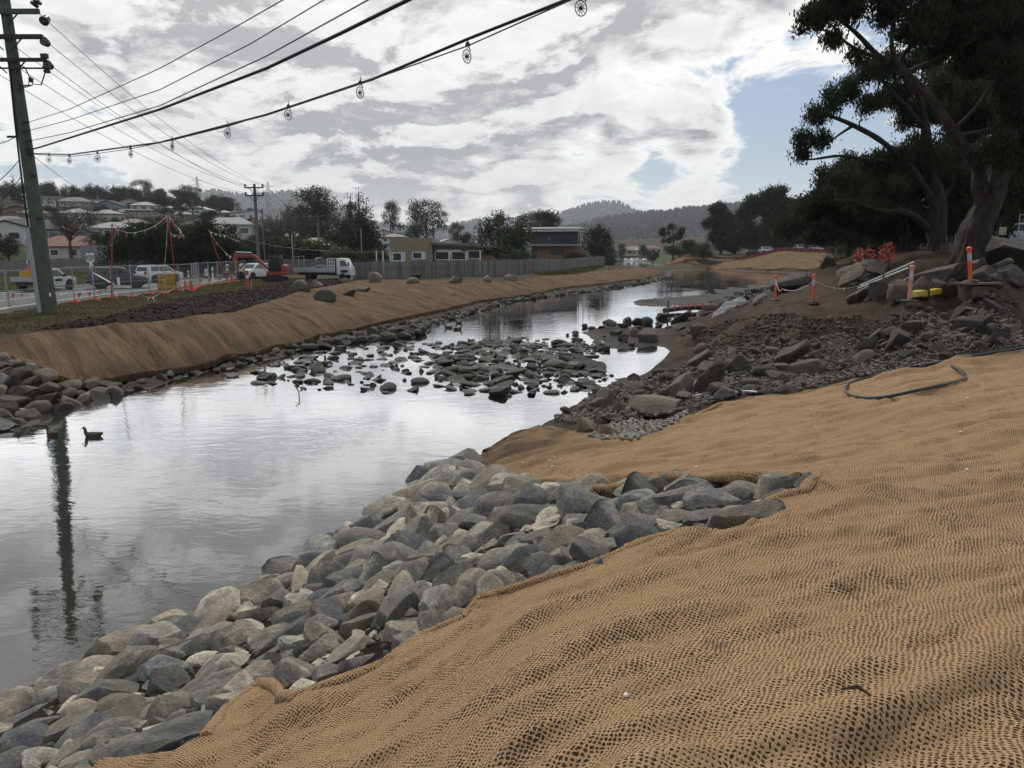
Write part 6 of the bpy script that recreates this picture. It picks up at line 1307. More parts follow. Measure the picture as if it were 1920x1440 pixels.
def ute(loc, rz, label):
    root = empty('utility_truck', loc, rz, label, 'utility truck', 'vehicles along the road'); h = .9
    prof = [(-.45, .45), (-.45, 1.75), (-.2, 1.8), (.55, 1.78), (1.25, 1.16), (2.3, 1.04), (2.5, .85), (2.5, .45), (2.2, .35), (-.3, .35)]
    b, yy = body(prof, h, 1.05, .2, m_wpaint, root)
    for s in (-1, 1):
        side_glass(root, [(-.3, 1.18), (-.3, 1.66), (.45, 1.66), (.98, 1.18)], yy, s); MB().box((.95, s*(h+.08), 1.2), (.14, .22, .18)).build('mirror', m_trim, root, True, .02)
        for x in (-1.6, 1.6): wheel(root, x, s*(h-.12), .39)
        MB().box((2.38, s*.66, .92), (.24, .34, .16)).build('headlight', m_lampw, root, True, .03); MB().box((-2.62, s*.7, .72), (.05, .2, .12)).build('tail_light', m_lampr, root)
        MB().box((-1.6, s*.93, 1.02), (2.1, .04, .28)).build('tray_side', m_spaint, root); side_glass(root, [(-.1, .75), (-.1, .95), (.7, .95), (.7, .75)], yy, s, m_trim, 'door_lettering'); MB().lathe([(.42, -.02), (.5, -.02), (.5, .02), (.42, .02)], 18, (1.6, s*(h-.004), .4), Matrix.Rotation(pi/2, 3, 'X')).build('wheel_arch', m_trim, root)
    MB().box((-1.58, 0, .84), (2.16, 1.86, .1)).build('tray', m_spaint, root); MB().box((-2.63, 0, 1.02), (.04, 1.86, .28)).build('tailgate', m_spaint, root); MB().box((-1.2, 0, .62), (3.0, .9, .26)).build('chassis', m_trim, root)
    cross_glass(root, 1.2, 1.2, .58, 1.74, .74, .64, 'windscreen'); hd = MB(); [hd.bar((-.6, y, .9), (-.6, y, 1.85), .06) for y in (-.85, -.3, .3, .85)]; [hd.bar((-.6, -.85, z), (-.6, .85, z), .06) for z in (1.4, 1.85)]; hd.build('headboard', m_trim, root); MB().box((-1.75, .2, 1.25), (.8, .6, .7)).build('load', m_yellow, root); MB().box((-1.0, 0, 1.5), (.5, 1.3, .8)).build('load', m_red, root); MB().lathe([(.08, 1.8), (.08, 1.95), (.03, 1.98)], 10, (.1, 0, 0)).build('beacon', m_white, root); MB().box((2.5, 0, .72), (.06, 1.1, .22)).build('grille', m_trim, root)
    return root
def hd(dx, dy): return atan2(dy, dx)
q = atz(104, 545, 1.62); ute((q[0]-1.0, q[1]+.5, H(q[0], q[1])+.12), hd(.12, 1), 'white tray ute with red and yellow gear on its tray')
q = atz(215, 541, 1.62); suv((q[0], q[1]+.8, H(q[0], q[1])+.12), hd(.9, .38), m_bpaint, 'dark wagon with chrome trim parked nose-out on the road')
q = atz(302, 529, 1.62); suv((q[0]-.6, q[1]+1.0, H(q[0], q[1])+.12), hd(.45, 1), m_wpaint, 'white station wagon seen from behind under the broad dark tree')
q = atz(459, 524, 1.65); suv((q[0], q[1]+3.5, H(q[0], q[1])+.05), hd(-.4, -1), m_wpaint, 'white car parked behind the excavator bucket')
q = atz(545, 516, 1.65); suv((q[0], q[1]+6, H(q[0], q[1])+.05), hd(1, .2), m_spaint, 'silver car parked behind the flatbed truck')
for (u, v, dy, rz, pt, lb) in ((520, 517, 12, .3, m_wpaint, 'white van-like car behind the excavator cab'), (575, 512, 14, 0, m_spaint, 'silver car half hidden behind the truck tray'), (600, 512, 15, .1, m_bpaint, 'dark car half hidden behind the truck headboard')):
    q = atz(u, v, 1.65); suv((q[0], q[1]+dy, H(q[0], q[1]+dy)+.05), rz, pt, lb)
# flatbed truck
q = atz(612, 526, 1.62); tr = empty('flatbed_truck', (q[0]-.2, q[1]+1.2, H(q[0], q[1])+.02), -.05, 'white flatbed truck with a silver tray parked by the paling fence', 'truck')
TL = 5.6; prof = [(1.35, .7), (1.35, 2.25), (1.5, 2.35), (2.35, 2.3), (2.62, 1.75), (2.85, 1.35), (2.9, .7), (2.7, .55), (1.5, .55)]
b, yy = body(prof, .98, 1.4, .06, m_wpaint, tr, 'cab')
for s in (-1, 1):
    side_glass(tr, [(1.75, 1.5), (1.75, 2.1), (2.25, 2.1), (2.55, 1.5)], yy, s); MB().box((2.75, s*1.12, 1.75), (.1, .2, .4)).build('mirror', m_trim, tr)
    for x in (-1.75, 2.0): wheel(tr, x, s*.86, .38, .26)
    MB().box((-1.15, s*1.02, 1.14), (4.6, .04, .36)).build('tray_side', m_spaint, tr); MB().box((2.9, s*.7, .95), (.06, .34, .2)).build('headlight', m_lampw, tr); MB().box((2.2, s*.985, .95), (.8, .02, .3)).build('door_panel', m_trim, tr)
cross_glass(tr, 2.64, 1.5, 2.38, 2.2, .85, .8, 'windscreen'); MB().box((-1.15, 0, .92), (4.6, 2.0, .12)).build('tray', m_spaint, tr); MB().box((-3.45, 0, 1.14), (.04, 2.0, .36)).build('tailgate', m_spaint, tr); MB().box((-.4, 0, .66), (5.4, .8, .24)).build('chassis', m_trim, tr); MB().box((2.92, 0, .6), (.12, 1.9, .26)).build('bumper', m_wpaint, tr, True, .03)
hb_ = MB(); [hb_.bar((x, y, .98), (x, y, 2.3), .07) for x in (.35, 1.15) for y in (-.95, 0, .95)]; [hb_.bar((x, -.95, z), (x, .95, z), .07) for x in (.35, 1.15) for z in (1.55, 1.95, 2.3)]; [hb_.bar((.35, y, z), (1.15, y, z), .07) for y in (-.95, .95) for z in (1.55, 1.95, 2.3)]; hb_.build('headboard', m_wpaint, tr); gt = MB(); [gt.bar((-3.4, y, .95), (-3.4, y, 2.5), .05) for y in (-.95, .95)]; gt.bar((-3.4, -.95, 2.5), (-3.4, .95, 2.5), .05); gt.bar((-2.2, -.95, .98), (-2.2, -.95, 2.6), .05); gt.bar((-3.4, -.95, 2.5), (-2.2, -.95, 2.6), .04); gt.build('tray_frame', m_steel, tr)
MB().box((1.25, -.6, 1.45), (.16, .5, 1.7)).build('exhaust_box', m_trim, tr); ld = stone_mesh('load', 2, 33, 9, .5, .8, .05, M('brush_load', (.03, .035, .03), .9)); lo = link('load', ld, None, tr); lo.location = (-.8, 0, 1.3); lo.scale = (1.0, .8, .4)
# excavator
q = atz(510, 529, 1.6); ex = empty('excavator', (q[0], q[1]+1.0, H(q[0], q[1])+.02), pi+.05, 'small orange excavator with a dark cab reaching over the worksite', 'excavator'); m_eo = M('excavator_orange', (.24, .045, .02), .45, var=.12)
for s in (-1, 1):
    tk = MB(); pts = [(1.15*cos(a)*(1 if abs(cos(a)) > 0 else 1), s*.72, .3+.27*sin(a)) for a in np.linspace(0, 2*pi, 25)[:-1]]
    L = [Vector((np.clip(x*1.3, -1.2, 1.2), s*.55, z)) for x, y, z in pts]; tk.prism(L, (0, s*.38, 0)); to = tk.build('track', m_tyre, ex, True, .03)
    for x in (-.85, -.3, .3, .85): MB().lathe([(.03, -.2), (.18, -.2), (.18, .2), (.03, .2)], 12, (x, s*.74, .28), Matrix.Rotation(pi/2, 3, 'X')).build('roller', m_trim, to)
MB().box((0, 0, .45), (1.2, 1.1, .3)).build('undercarriage', m_trim, ex); MB().box((-.35, 0, .86), (2.0, 1.6, .42)).build('platform', m_eo, ex, True, .08); MB().box((-1.1, 0, 1.35), (.55, 1.6, .7)).build('counterweight', m_eo, ex, True, .12); cb = MB().box((-.25, .28, 1.85), (1.3, 1.1, 1.7)).build('cab', m_bpaint, ex, True, .06)
for (c_, d_) in (((.41, .28, 1.95), (.02, .9, 1.2)), ((-.25, .84, 1.98), (1.0, .02, 1.1)), ((-.25, -.28, 1.98), (1.0, .02, 1.1))): MB().box(c_, d_).build('cab_window', m_cglass, cb)
MB().box((-.25, .28, 2.74), (1.4, 1.2, .08)).build('cab_roof', m_trim, cb); bm_ = MB(); bm_.prism([(.5, -.35, .95), (.5, -.35, 1.25), (1.9, -.35, 2.72), (2.3, -.35, 2.75), (2.35, -.35, 2.5), (1.95, -.35, 2.35)], (0, .32, 0)); bo_ = bm_.build('boom', m_eo, ex, True, .04); bm2 = MB(); bm2.prism([(2.1, -.33, 2.8), (3.9, -.33, 2.86), (4.15, -.33, 2.7), (3.9, -.33, 2.45), (2.2, -.33, 2.45)], (0, .28, 0)); bm2.build('boom', m_eo, ex, True, .04)
st = MB(); st.prism([(3.7, -.31, 2.8), (4.1, -.31, 2.85), (4.3, -.31, 2.2), (3.95, -.31, 1.0), (3.7, -.31, 1.0), (3.8, -.31, 2.1)], (0, .24, 0)); st.build('stick', m_eo, ex, True, .04); MB().tube([(.9, -.45, 1.0), (2.0, -.45, 2.3)], .07, 8).build('hydraulic_ram', m_steel, bo_); MB().tube([(2.3, -.19, 2.95), (3.9, -.19, 3.0)], .06, 8).build('hydraulic_ram', m_steel, bo_)
bk = MB(); bk.prism([(3.2, -.6, 1.05), (3.95, -.6, 1.1), (4.05, -.6, .7), (3.75, -.6, .3), (3.3, -.6, .25), (3.05, -.6, .6)], (0, .85, 0)); bk_o = bk.build('bucket', m_iron, ex, True, .03); [MB().box((3.18+.02*i, -.5+i*.16, .2), (.1, .06, .14)).build('tooth', m_rim, bk_o) for i in range(5)]

# ================================================================ people
m_vest = M('hi_vis_yellow', (.50, .62, .03), .7, var=.12); m_skin = M('skin', (.30, .17, .11), .6, var=.1); m_navy = M('work_trousers', (.018, .020, .030), .9); m_ovest = M('hi_vis_orange', (.65, .10, .04), .7)
def person(loc, rz, vest, label, hat=m_white, bend=0.0, arms=((.25, .1), (.3, -.1))):
    """one skinned body with vest, helmet and boots as children"""
    root = empty('person', loc, rz, label, 'person', 'workers by the excavator'); V = []; E = []; Rr = []
    def nd(p, r): V.append(p); Rr.append(r); return len(V)-1
    B = bend; pel = nd((0, 0, .92), .15); wa = nd((B*.12, 0, 1.08), .135); ch = nd((B*.3, 0, 1.32), .16); nk = nd((B*.42, 0, 1.48), .06); hdn = nd((B*.5+.02, 0, 1.58), .085); hd2 = nd((B*.54+.03, 0, 1.69), .092); E += [(pel, wa), (wa, ch), (ch, nk), (nk, hdn), (hdn, hd2)]
    for s, (fx, out) in ((1, arms[0]), (-1, arms[1])):
        sh = nd((B*.34, s*.19, 1.40), .065); el = nd((B*.34+fx*.35, s*(.25+abs(out)), 1.14), .048); wr = nd((B*.34+fx, s*(.22+abs(out)*.4), .95+fx*.3), .034); hn = nd((B*.34+fx*1.2+.04, s*(.2+abs(out)*.3), .89+fx*.3), .04); E += [(ch, sh), (sh, el), (el, wr), (wr, hn)]
        hp = nd((0, s*.10, .86), .095); kn = nd((.04, s*.12, .48), .062); an = nd((-.02, s*.13, .10), .045); ft = nd((.15, s*.14, .04), .04); E += [(pel, hp), (hp, kn), (kn, an), (an, ft)]
    def skin(name, mat, verts, scale, sel=None):
        me = bpy.data.meshes.new(name); idx = sel or list(range(len(V))); mp = {a: i for i, a in enumerate(idx)}; me.from_pydata([V[a] for a in idx], [(mp[a], mp[b]) for a, b in E if a in mp and b in mp], []); o = link(name, me, mat, root)
        mo = o.modifiers.new('skin', 'SKIN'); mo.use_smooth_shade = True
        for i, a in enumerate(idx): me.skin_vertices[0].data[i].radius = (Rr[a]*scale, Rr[a]*scale); me.skin_vertices[0].data[i].use_root = (i == 0)
        o.modifiers.new('sub', 'SUBSURF').levels = 1; o.modifiers['sub'].render_levels = 1; return o
    skin('body', m_skin, V, 1.0); torso = [wa, ch] + [i for i in range(len(V)) if Rr[i] in (.065, .048)]; skin('vest', vest, V, 1.22, torso); legs = [pel] + [i for i in range(len(V)) if Rr[i] in (.095, .062, .045)]; skin('trousers', m_navy, V, 1.18, legs)
    hx_, hz_ = B*.54+.03, 1.72; MB().lathe([(.145, -.02), (.13, .0), (.125, .06), (.09, .12), (.02, .15)], 14, (hx_, 0, hz_)).build('helmet', hat, root, True); MB().box((hx_+.12, 0, hz_-.0), (.12, .16, .02)).build('helmet_peak', hat, root); MB().tube([(hx_+.085, -.035, hz_-.06), (hx_+.095, 0, hz_-.075)], .012, 5).build('nose', m_skin, root)
    for s in (-1, 1): MB().box((.06, s*.135, .05), (.30, .11, .10)).build('boot', m_trim, root, True, .03)
    return root
q = atz(425, 527, 1.62); person((q[0], q[1], H(q[0], q[1])), .6, m_vest, 'worker in a yellow vest and white helmet standing by the cones', m_white, .25, ((.3, .1), (.25, .1)))
q = atz(456, 524, 1.62); person((q[0], q[1]+.6, H(q[0], q[1])), -2.4, m_vest, 'worker in a yellow vest leaning forward behind the bucket', m_white, .45, ((.45, .1), (.4, .1)))
q = atz(441, 523, 1.62); person((q[0], q[1]+.8, H(q[0], q[1])-.15), .2, m_ovest, 'worker in an orange shirt beside the excavator stick', m_white, .6, ((.4, .05), (.4, .05)))

# ================================================================ gum trees on the right bank
m_gbark = None
def gum_bark():
    m, t, p, out = new_mat('gum_bark'); tc = t.node('ShaderNodeTexCoord'); vec = tc.outputs['Object']; x, y, z = t.sep(vec)
    st = t.comb(t.math('MULTIPLY', x, 3.2), t.math('MULTIPLY', y, 3.2), t.math('MULTIPLY', z, .7))
    n = t.noise(st, 2.2, 8, .65, .6); big = t.noise(vec, .5, 3, .5)
    base = t.mix(t.ss(n, .35, .62), (.013, .010, .009), (.046, .033, .025)); base = t.mix(t.ss(big, .56, .72), base, (.065, .047, .035))
    t.l.new(base, p.inputs['Base Color']); p.inputs['Roughness'].default_value = .9
    b = t.node('ShaderNodeBump'); b.inputs['Strength'].default_value = 1; b.inputs['Distance'].default_value = .28; t.l.new(n, b.inputs['Height']); t.l.new(b.outputs[0], p.inputs['Normal']); return m
m_gbark = gum_bark()
def px_tree(label, Y, base, limbs, clumps, n, L, Wd, seed, droop=.9, sub=9, mat=None, group='gum trees on the right bank', tw=2):
    """limbs: (photo points with depth offsets, start and end radius); clumps: (u, v, half width px, half height px, depth offset)"""
    g = np.random.default_rng(seed); b0 = np.array(aty(base[0], base[1], Y)); b0[2] = H(b0[0], b0[1]); root = empty('gum_tree', tuple(b0), 0, label, 'tree', group); mb = MB(); nodes = []
    for pts, r0, r1 in limbs:
        P = [np.array(aty(u, v, Y+dy)) for u, v, dy in pts]
        if pts[0][1] >= base[1]-2: P[0] = b0 + (P[0]-np.array(aty(base[0], base[1], Y+pts[0][2]))) - np.array([0, 0, .3])
        Q = []; R = []; m = len(P)
        for i in range(m-1):
            a, b = P[max(i-1, 0)], P[i]; c, d = P[i+1], P[min(i+2, m-1)]
            for k in range(4):
                t = k/4; Q.append(.5*((2*b)+(-a+c)*t+(2*a-5*b+4*c-d)*t*t+(-a+3*b-3*c+d)*t**3))
        Q.append(P[-1]); R = [(r0+(r1-r0)*(i/(len(Q)-1))**.75)*(1+.08*g.normal()) for i in range(len(Q))]
        mb.tube([q-b0 for q in Q], R, 36 if r0 > .45 else (18 if r0 > .25 else 8), flute=.10 if r0 > .25 else 0); nodes += [(q, r) for q, r in zip(Q[3:], R[3:])]
        if r0 > .5:                                          # root flare
            for k in range(7): a = k*.9+.3; mb.tube([Q[1]-b0+np.array([cos(a)*r0*.55, sin(a)*r0*.55, .5]), b0-b0+np.array([cos(a)*r0*1.35, sin(a)*r0*1.35, -.1]), np.array([cos(a)*r0*2.0, sin(a)*r0*2.0, -.5])], [r0*.35, r0*.3, r0*.12], 7)
    cl = []; NP = np.array([q for q, r in nodes])
    for (u, v, ru, rv, dy) in clumps:
        c = np.array(aty(u, v, Y+dy)); k = (Y+dy)/1470; rx, rz = ru*k, rv*k
        for _ in range(sub):
            d = g.normal(size=3); d /= np.linalg.norm(d); q = c + d*g.random()**.5*np.array([rx, rx*.8, rz])*.8; s = min(rx, rz)*g.uniform(.28, .5); cl.append((*(q-b0), s*1.15, s*1.15, s*.8))
            if g.random() < .22*tw: j = np.argmin(((NP-q)**2).sum(1) + g.random(len(NP))*rx*rx*2); limb(mb, NP[j]-b0, q-b0, min(.10, nodes[j][1]*.5), .012, g, .12, 4, 5)
    mb.build('trunk', m_gbark, root, True, 0, 60); V, Fx = leaves(cl, n, L, Wd, g, droop, .6, 7); link('crown', np_mesh('crown', V, Fx), mat or m_gum, root); return root
px_tree('huge leaning gum tree with a thick ridged trunk and a pale forked limb', 30, (1812, 484),
    [([(1808, 486, 0), (1828, 440, 0), (1848, 395, 0), (1868, 340, .3), (1885, 250, .6), (1892, 150, .8), (1898, 40, 1), (1900, -60, 1)], .62, .2),
     ([(1846, 400, 0), (1838, 350, -.3), (1832, 312, -.5), (1800, 265, -.7), (1776, 230, -.8), (1745, 182, -1), (1700, 140, -1.2), (1650, 108, -1.5), (1605, 62, -1.8), (1565, 30, -2)], .31, .05),
     ([(1745, 182, -1), (1712, 160, -1.4), (1680, 120, -1.6), (1672, 60, -1.8), (1690, 0, -2)], .17, .05), ([(1700, 140, -1.2), (1690, 110, -1), (1730, 60, -1), (1745, 0, -1)], .13, .04),
     ([(1790, 255, -.7), (1840, 248, -.9), (1875, 235, -1), (1895, 222, -1)], .10, .05), ([(1788, 253, -.7), (1795, 238, -.9), (1825, 208, -1.1), (1860, 160, -1.2), (1905, 95, -1.2)], .10, .05), ([(1690, 140, -1.2), (1740, 118, -.5), (1800, 90, 0), (1850, 60, .3)], .10, .04),
     ([(1650, 108, -1.5), (1610, 95, -1.8), (1560, 62, -2), (1530, 55, -2)], .08, .03), ([(1885, 250, .6), (1915, 180, .5), (1950, 120, .5)], .2, .08)],
    [(1525, 35, 42, 28, -2), (1590, 12, 60, 34, -2), (1665, 20, 50, 30, -2), (1560, 75, 30, 18, -2), (1610, 100, 22, 14, -1.8), (1730, 40, 45, 45, -1.5), (1560, -15, 60, 20, -2), (1720, -25, 80, 40, -1), (1800, 20, 75, 55, 0), (1880, 40, 60, 65, .5), (1825, 115, 55, 45, 1), (1895, 150, 50, 70, 1.5), (1765, 85, 38, 32, 0), (1905, 260, 45, 60, 1.5), (1800, -50, 120, 50, 0), (1610, -50, 100, 40, -1.5), (1940, 60, 60, 120, 1), (1880, 110, 45, 40, -1.5), (1905, 200, 40, 40, -1.5), (1870, 290, 30, 30, -1.2), (1850, 30, 50, 40, -1.5)],
    125000, .19, .055, 1, .9, 12)
px_tree('dark gum tree with a low spreading limb behind the huge leaning gum', 39, (1752, 492),
    [([(1752, 494, 0), (1756, 440, 0), (1762, 380, 0), (1745, 320, 0), (1735, 240, 0), (1720, 160, 0)], .5, .14), ([(1760, 400, 0), (1720, 330, -.3), (1660, 270, -.6), (1600, 235, -1), (1550, 215, -1.2), (1520, 205, -1.3)], .22, .05), ([(1752, 440, 0), (1705, 400, -.5), (1650, 395, -1), (1600, 378, -1.5), (1560, 375, -1.6)], .2, .04),
     ([(1735, 300, 0), (1640, 300, -.5), (1580, 292, -.8), (1530, 298, -1), (1505, 300, -1)], .13, .03), ([(1600, 235, -1), (1570, 255, -1), (1545, 275, -1)], .08, .03), ([(1735, 240, 0), (1680, 180, -.4), (1640, 140, -.6), (1600, 150, -.8)], .14, .04), ([(1762, 380, 0), (1800, 320, .5), (1840, 260, 1), (1860, 190, 1)], .2, .06)],
    [(1535, 212, 34, 20, -1.2), (1508, 262, 20, 18, -1.2), (1540, 262, 28, 16, -1), (1505, 288, 18, 12, -1), (1590, 165, 42, 24, -.8), (1560, 185, 30, 16, -1), (1640, 130, 45, 30, -.6), (1635, 195, 42, 22, -.4), (1700, 115, 55, 35, 0), (1690, 200, 55, 40, .5), (1760, 200, 60, 55, .8), (1720, 290, 75, 50, .5), (1645, 310, 50, 34, 0), (1590, 335, 45, 24, -.8), (1800, 330, 65, 65, 1), (1865, 350, 55, 75, 1.5), (1690, 370, 75, 36, .5), (1620, 385, 50, 26, -.5), (1830, 210, 60, 60, 1.5), (1910, 330, 50, 80, 1.5), (1780, 400, 50, 24, 1)],
    130000, .20, .06, 2, .8, 13)
px_tree('gum tree with twin dark trunks beside the bunting heap', 44, (1700, 482), [([(1694, 484, 0), (1698, 440, 0), (1690, 390, 0), (1670, 340, 0)], .38, .12), ([(1712, 484, .5), (1716, 430, .5), (1722, 370, .5), (1740, 310, .5)], .3, .1), ([(1698, 440, 0), (1650, 410, -.3), (1610, 400, -.6)], .14, .04)],
    [(1600, 405, 50, 24, -.5), (1650, 425, 55, 22, 0), (1560, 372, 40, 24, -.8), (1710, 420, 60, 30, .5), (1640, 360, 60, 30, 0), (1760, 430, 45, 24, 1), (1680, 400, 60, 30, 1.5), (1525, 395, 26, 18, -1)], 70000, .22, .07, 3, .6, 11)
px_tree('dark spreading gum tree over the end of the far mat', 64, (1590, 478), [([(1590, 480, 0), (1594, 430, 0), (1585, 385, 0)], .35, .12), ([(1594, 440, 0), (1560, 400, 0), (1530, 380, 0)], .16, .05), ([(1594, 430, 0), (1625, 400, 0), (1650, 380, 0)], .16, .05)],
    [(1530, 378, 34, 22, 0), (1570, 360, 40, 24, 0), (1515, 410, 34, 24, 0), (1570, 420, 55, 28, 0), (1630, 400, 50, 35, 0), (1620, 445, 60, 18, 1), (1540, 445, 40, 18, 1), (1670, 440, 50, 24, 2), (1730, 430, 60, 40, 3), (1800, 420, 60, 40, 4), (1880, 420, 70, 40, 4), (1560, 335, 38, 22, 0), (1605, 315, 42, 30, 1), (1640, 345, 50, 36, 1), (1505, 385, 26, 20, 0), (1480, 425, 26, 18, 0), (1690, 330, 55, 50, 3)], 105000, .32, .11, 4, .5, 11)
px_tree('tall clumped gum tree on the far right bank', 226, (1455, 474), [([(1455, 476, 0), (1458, 430, 0), (1450, 385, 0), (1445, 360, 0)], .5, .15), ([(1458, 440, 0), (1480, 400, 0), (1490, 375, 0)], .2, .06), ([(1456, 430, 0), (1425, 400, 0), (1410, 385, 0)], .2, .06)],
    [(1450, 362, 24, 20, 0), (1475, 385, 30, 26, 0), (1430, 388, 28, 22, 0), (1405, 392, 22, 22, 0), (1455, 420, 50, 26, 0), (1500, 410, 30, 34, 2), (1510, 445, 36, 20, 2), (1400, 430, 26, 26, 0), (1450, 452, 60, 16, 1)], 60000, .75, .3, 5, .4, 10)
px_tree('dark pointed gum tree ending the right bank tree row', 262, (1352, 474), [([(1352, 476, 0), (1350, 430, 0), (1348, 390, 0)], .5, .12), ([(1350, 440, 0), (1375, 410, 0)], .2, .06)],
    [(1350, 392, 15, 16, 0), (1340, 420, 20, 18, 0), (1362, 412, 22, 24, 0), (1345, 448, 26, 20, 0), (1380, 442, 24, 22, 0), (1395, 415, 20, 24, 3), (1418, 440, 26, 24, 3), (1370, 462, 36, 10, 0), (1440, 460, 50, 10, 3)], 50000, .75, .3, 6, .3, 10)
px_tree('thin-limbed gum tree beyond the far mat', 260, (1262, 478), [([(1262, 480, 0), (1263, 450, 0), (1258, 425, 0)], .4, .12), ([(1263, 455, 0), (1278, 432, 0)], .2, .06)], [(1245, 436, 12, 7, 0), (1262, 424, 12, 6, 0), (1275, 432, 10, 6, 0), (1250, 450, 12, 6, 0), (1270, 445, 14, 6, 0)], 5000, .5, .2, 7, .2, 6)
px_tree('tall dense gum tree behind the fence beside the thick trunk', 56, (1880, 474), [([(1880, 476, 0), (1884, 400, 0), (1880, 300, 0), (1885, 180, 0), (1890, 80, 0)], .45, .12), ([(1884, 360, 0), (1840, 260, 0), (1820, 160, 0)], .2, .06), ([(1882, 300, 0), (1920, 220, 0), (1950, 150, 0)], .2, .06)],
    [(1840, 120, 50, 45, 0), (1900, 90, 60, 60, 0), (1880, 190, 70, 55, 0), (1820, 230, 50, 50, 0), (1930, 240, 50, 60, 0), (1870, 290, 70, 50, 0), (1830, 350, 60, 45, 0), (1910, 370, 60, 45, 0), (1780, 300, 50, 50, 0), (1850, 410, 80, 30, 0), (1770, 150, 45, 40, 0), (1940, 120, 50, 80, 0), (1790, 380, 60, 40, 0), (1900, 20, 60, 50, 0)], 80000, .3, .11, 9, .5, 12)
for i, (u, Y, h, w, lb) in enumerate(((1225, 275, 5.4, 5.5, 'round dark shrub-like tree at the estuary mouth'), (1275, 255, 6, 11, 'dense dark tree mass behind the far mat tip'), (1300, 235, 5.5, 9, 'low dark tree behind the far mat'), (1322, 225, 6.0, 8, 'dark rounded tree next to the pointed gum'))):
    x = hx(u, Y); o = plant('round', x, Y, h, w, '', 'trees on the right bank', i, z=max(H(x, Y), .4)); o['label'] = lb
for i, (u, Y, h) in enumerate(((1500, 230, 5), (1580, 95, 2.4), (1640, 75, 2.4), (1420, 240, 5), (1600, 85, 2.2), (1690, 70, 2.5), (1850, 70, 4), (1920, 75, 5), (1760, 75, 4), (1470, 235, 5), (1380, 260, 5), (1980, 70, 7), (1720, 95, 6), (1650, 110, 6), (1820, 95, 7), (1560, 240, 9), (1540, 220, 7), (1620, 130, 7))):
    plant('round' if h > 3.5 else 'bush', hx(u, Y), Y, h, h*2.2, 'in the shade behind the gum trunks', 'shrubs behind the gum trunks', i)

# ---- fence, cars and barrier mesh behind the trees
def panel_run(P, label, group):
    for p, q in zip(P[:-1], P[1:]):
        p, q = np.array(p), np.array(q); L = np.linalg.norm(q-p); d = (q-p)/L
        for i in range(int(L/PANL)):
            c = p+d*PANL*i; o = copy_tree(fp); o.location = (c[0], c[1], H(*c)+.03); o.rotation_euler = (0, 0, atan2(d[1], d[0])); o['label'] = label; o['group'] = group
panel_run([(hx(1980, 46), 46), (hx(1855, 50), 50), (hx(1770, 60), 60), (hx(1640, 78), 78), (hx(1580, 92), 92)], 'galvanised mesh fence panel behind the gum trunks', 'temporary fence panels behind the gums')
xq, Yq = hx(1872, 49), 48.6; fs_ = empty('fence_sign', (xq, Yq, H(xq, Yq)+1.2), .05, 'pale sign with red heading wired to the fence beside the thick trunk', 'sign'); zq = aty(1872, 433, Yq)[2]-fs_.location.z
MB().box((0, 0, zq), (.45, .02, .45)).build('panel', M('cream_sign', (.5, .46, .3), .6), fs_); lt = MB(); strokes(lt, -.17, .17, zq+.04, zq+.16, -.015, 4, 8); lt.build('heading', m_lampr, fs_); lt = MB(); strokes(lt, -.17, .17, zq-.04, zq, -.015, 8, 9); strokes(lt, -.17, .17, zq-.15, zq-.1, -.015, 8, 10); lt.build('lettering', m_black, fs_)
for (u, Y, rz, pt, lb) in ((1772, 70, .1, m_wpaint, 'white car in the shade between the two dark trunks'), (1858, 66, 1.2, m_wpaint, 'white car beside the thick gum trunk behind the fence'), (1915, 62, 2.8, m_spaint, 'silver car behind the fence past the huge boulder'), (1728, 84, 0, m_spaint, 'silver car behind the twin trunks'), (1600, 110, .1, m_wpaint, 'white car parked behind the bunting heap'), (1528, 216, 0, m_wpaint, 'white car parked under the spreading gum'), (1505, 217, .2, m_spaint, 'silver car parked next to the far bank mesh'), (1440, 222, .1, m_wpaint, 'white car far along the right bank'), (1415, 228, 0, m_bpaint, 'dark car far along the right bank')):
    x = hx(u, Y); suv((x, Y, H(x, Y)+.03), rz, pt, lb)['group'] = 'cars parked behind the gums'
bmr = empty('barrier_mesh', (70, 211, H(70, 211)), 0, 'low dark red barrier mesh fence along the top of the far mat', 'barrier fence'); m_bmesh = M('barrier_mesh_red', (.16, .028, .03), .8, var=.3, scale=4); BP = [(53, 262), (60, 232), (70, 211), (82, 213), (95, 213)]; bpp = MB(); o0 = Vector(bmr.location)
for p, q in zip(BP[:-1], BP[1:]):
    for i in range(6):
        a = np.array(p)*(1-i/6)+np.array(q)*i/6; b = np.array(p)*(1-(i+1)/6)+np.array(q)*(i+1)/6; za, zb = H(*a)+.2, H(*b)+.2; bpp.prism([Vector((*a, za))-o0, Vector((*b, zb))-o0, Vector((*b, zb+.8))-o0, Vector((*a, za+.85))-o0], (0, .03, 0)); MB().bar(Vector((*a, za-.4))-o0, Vector((*a, za+1.1))-o0, .06).build('post', m_steel, bmr)
bpp.build('mesh', m_bmesh, bmr)

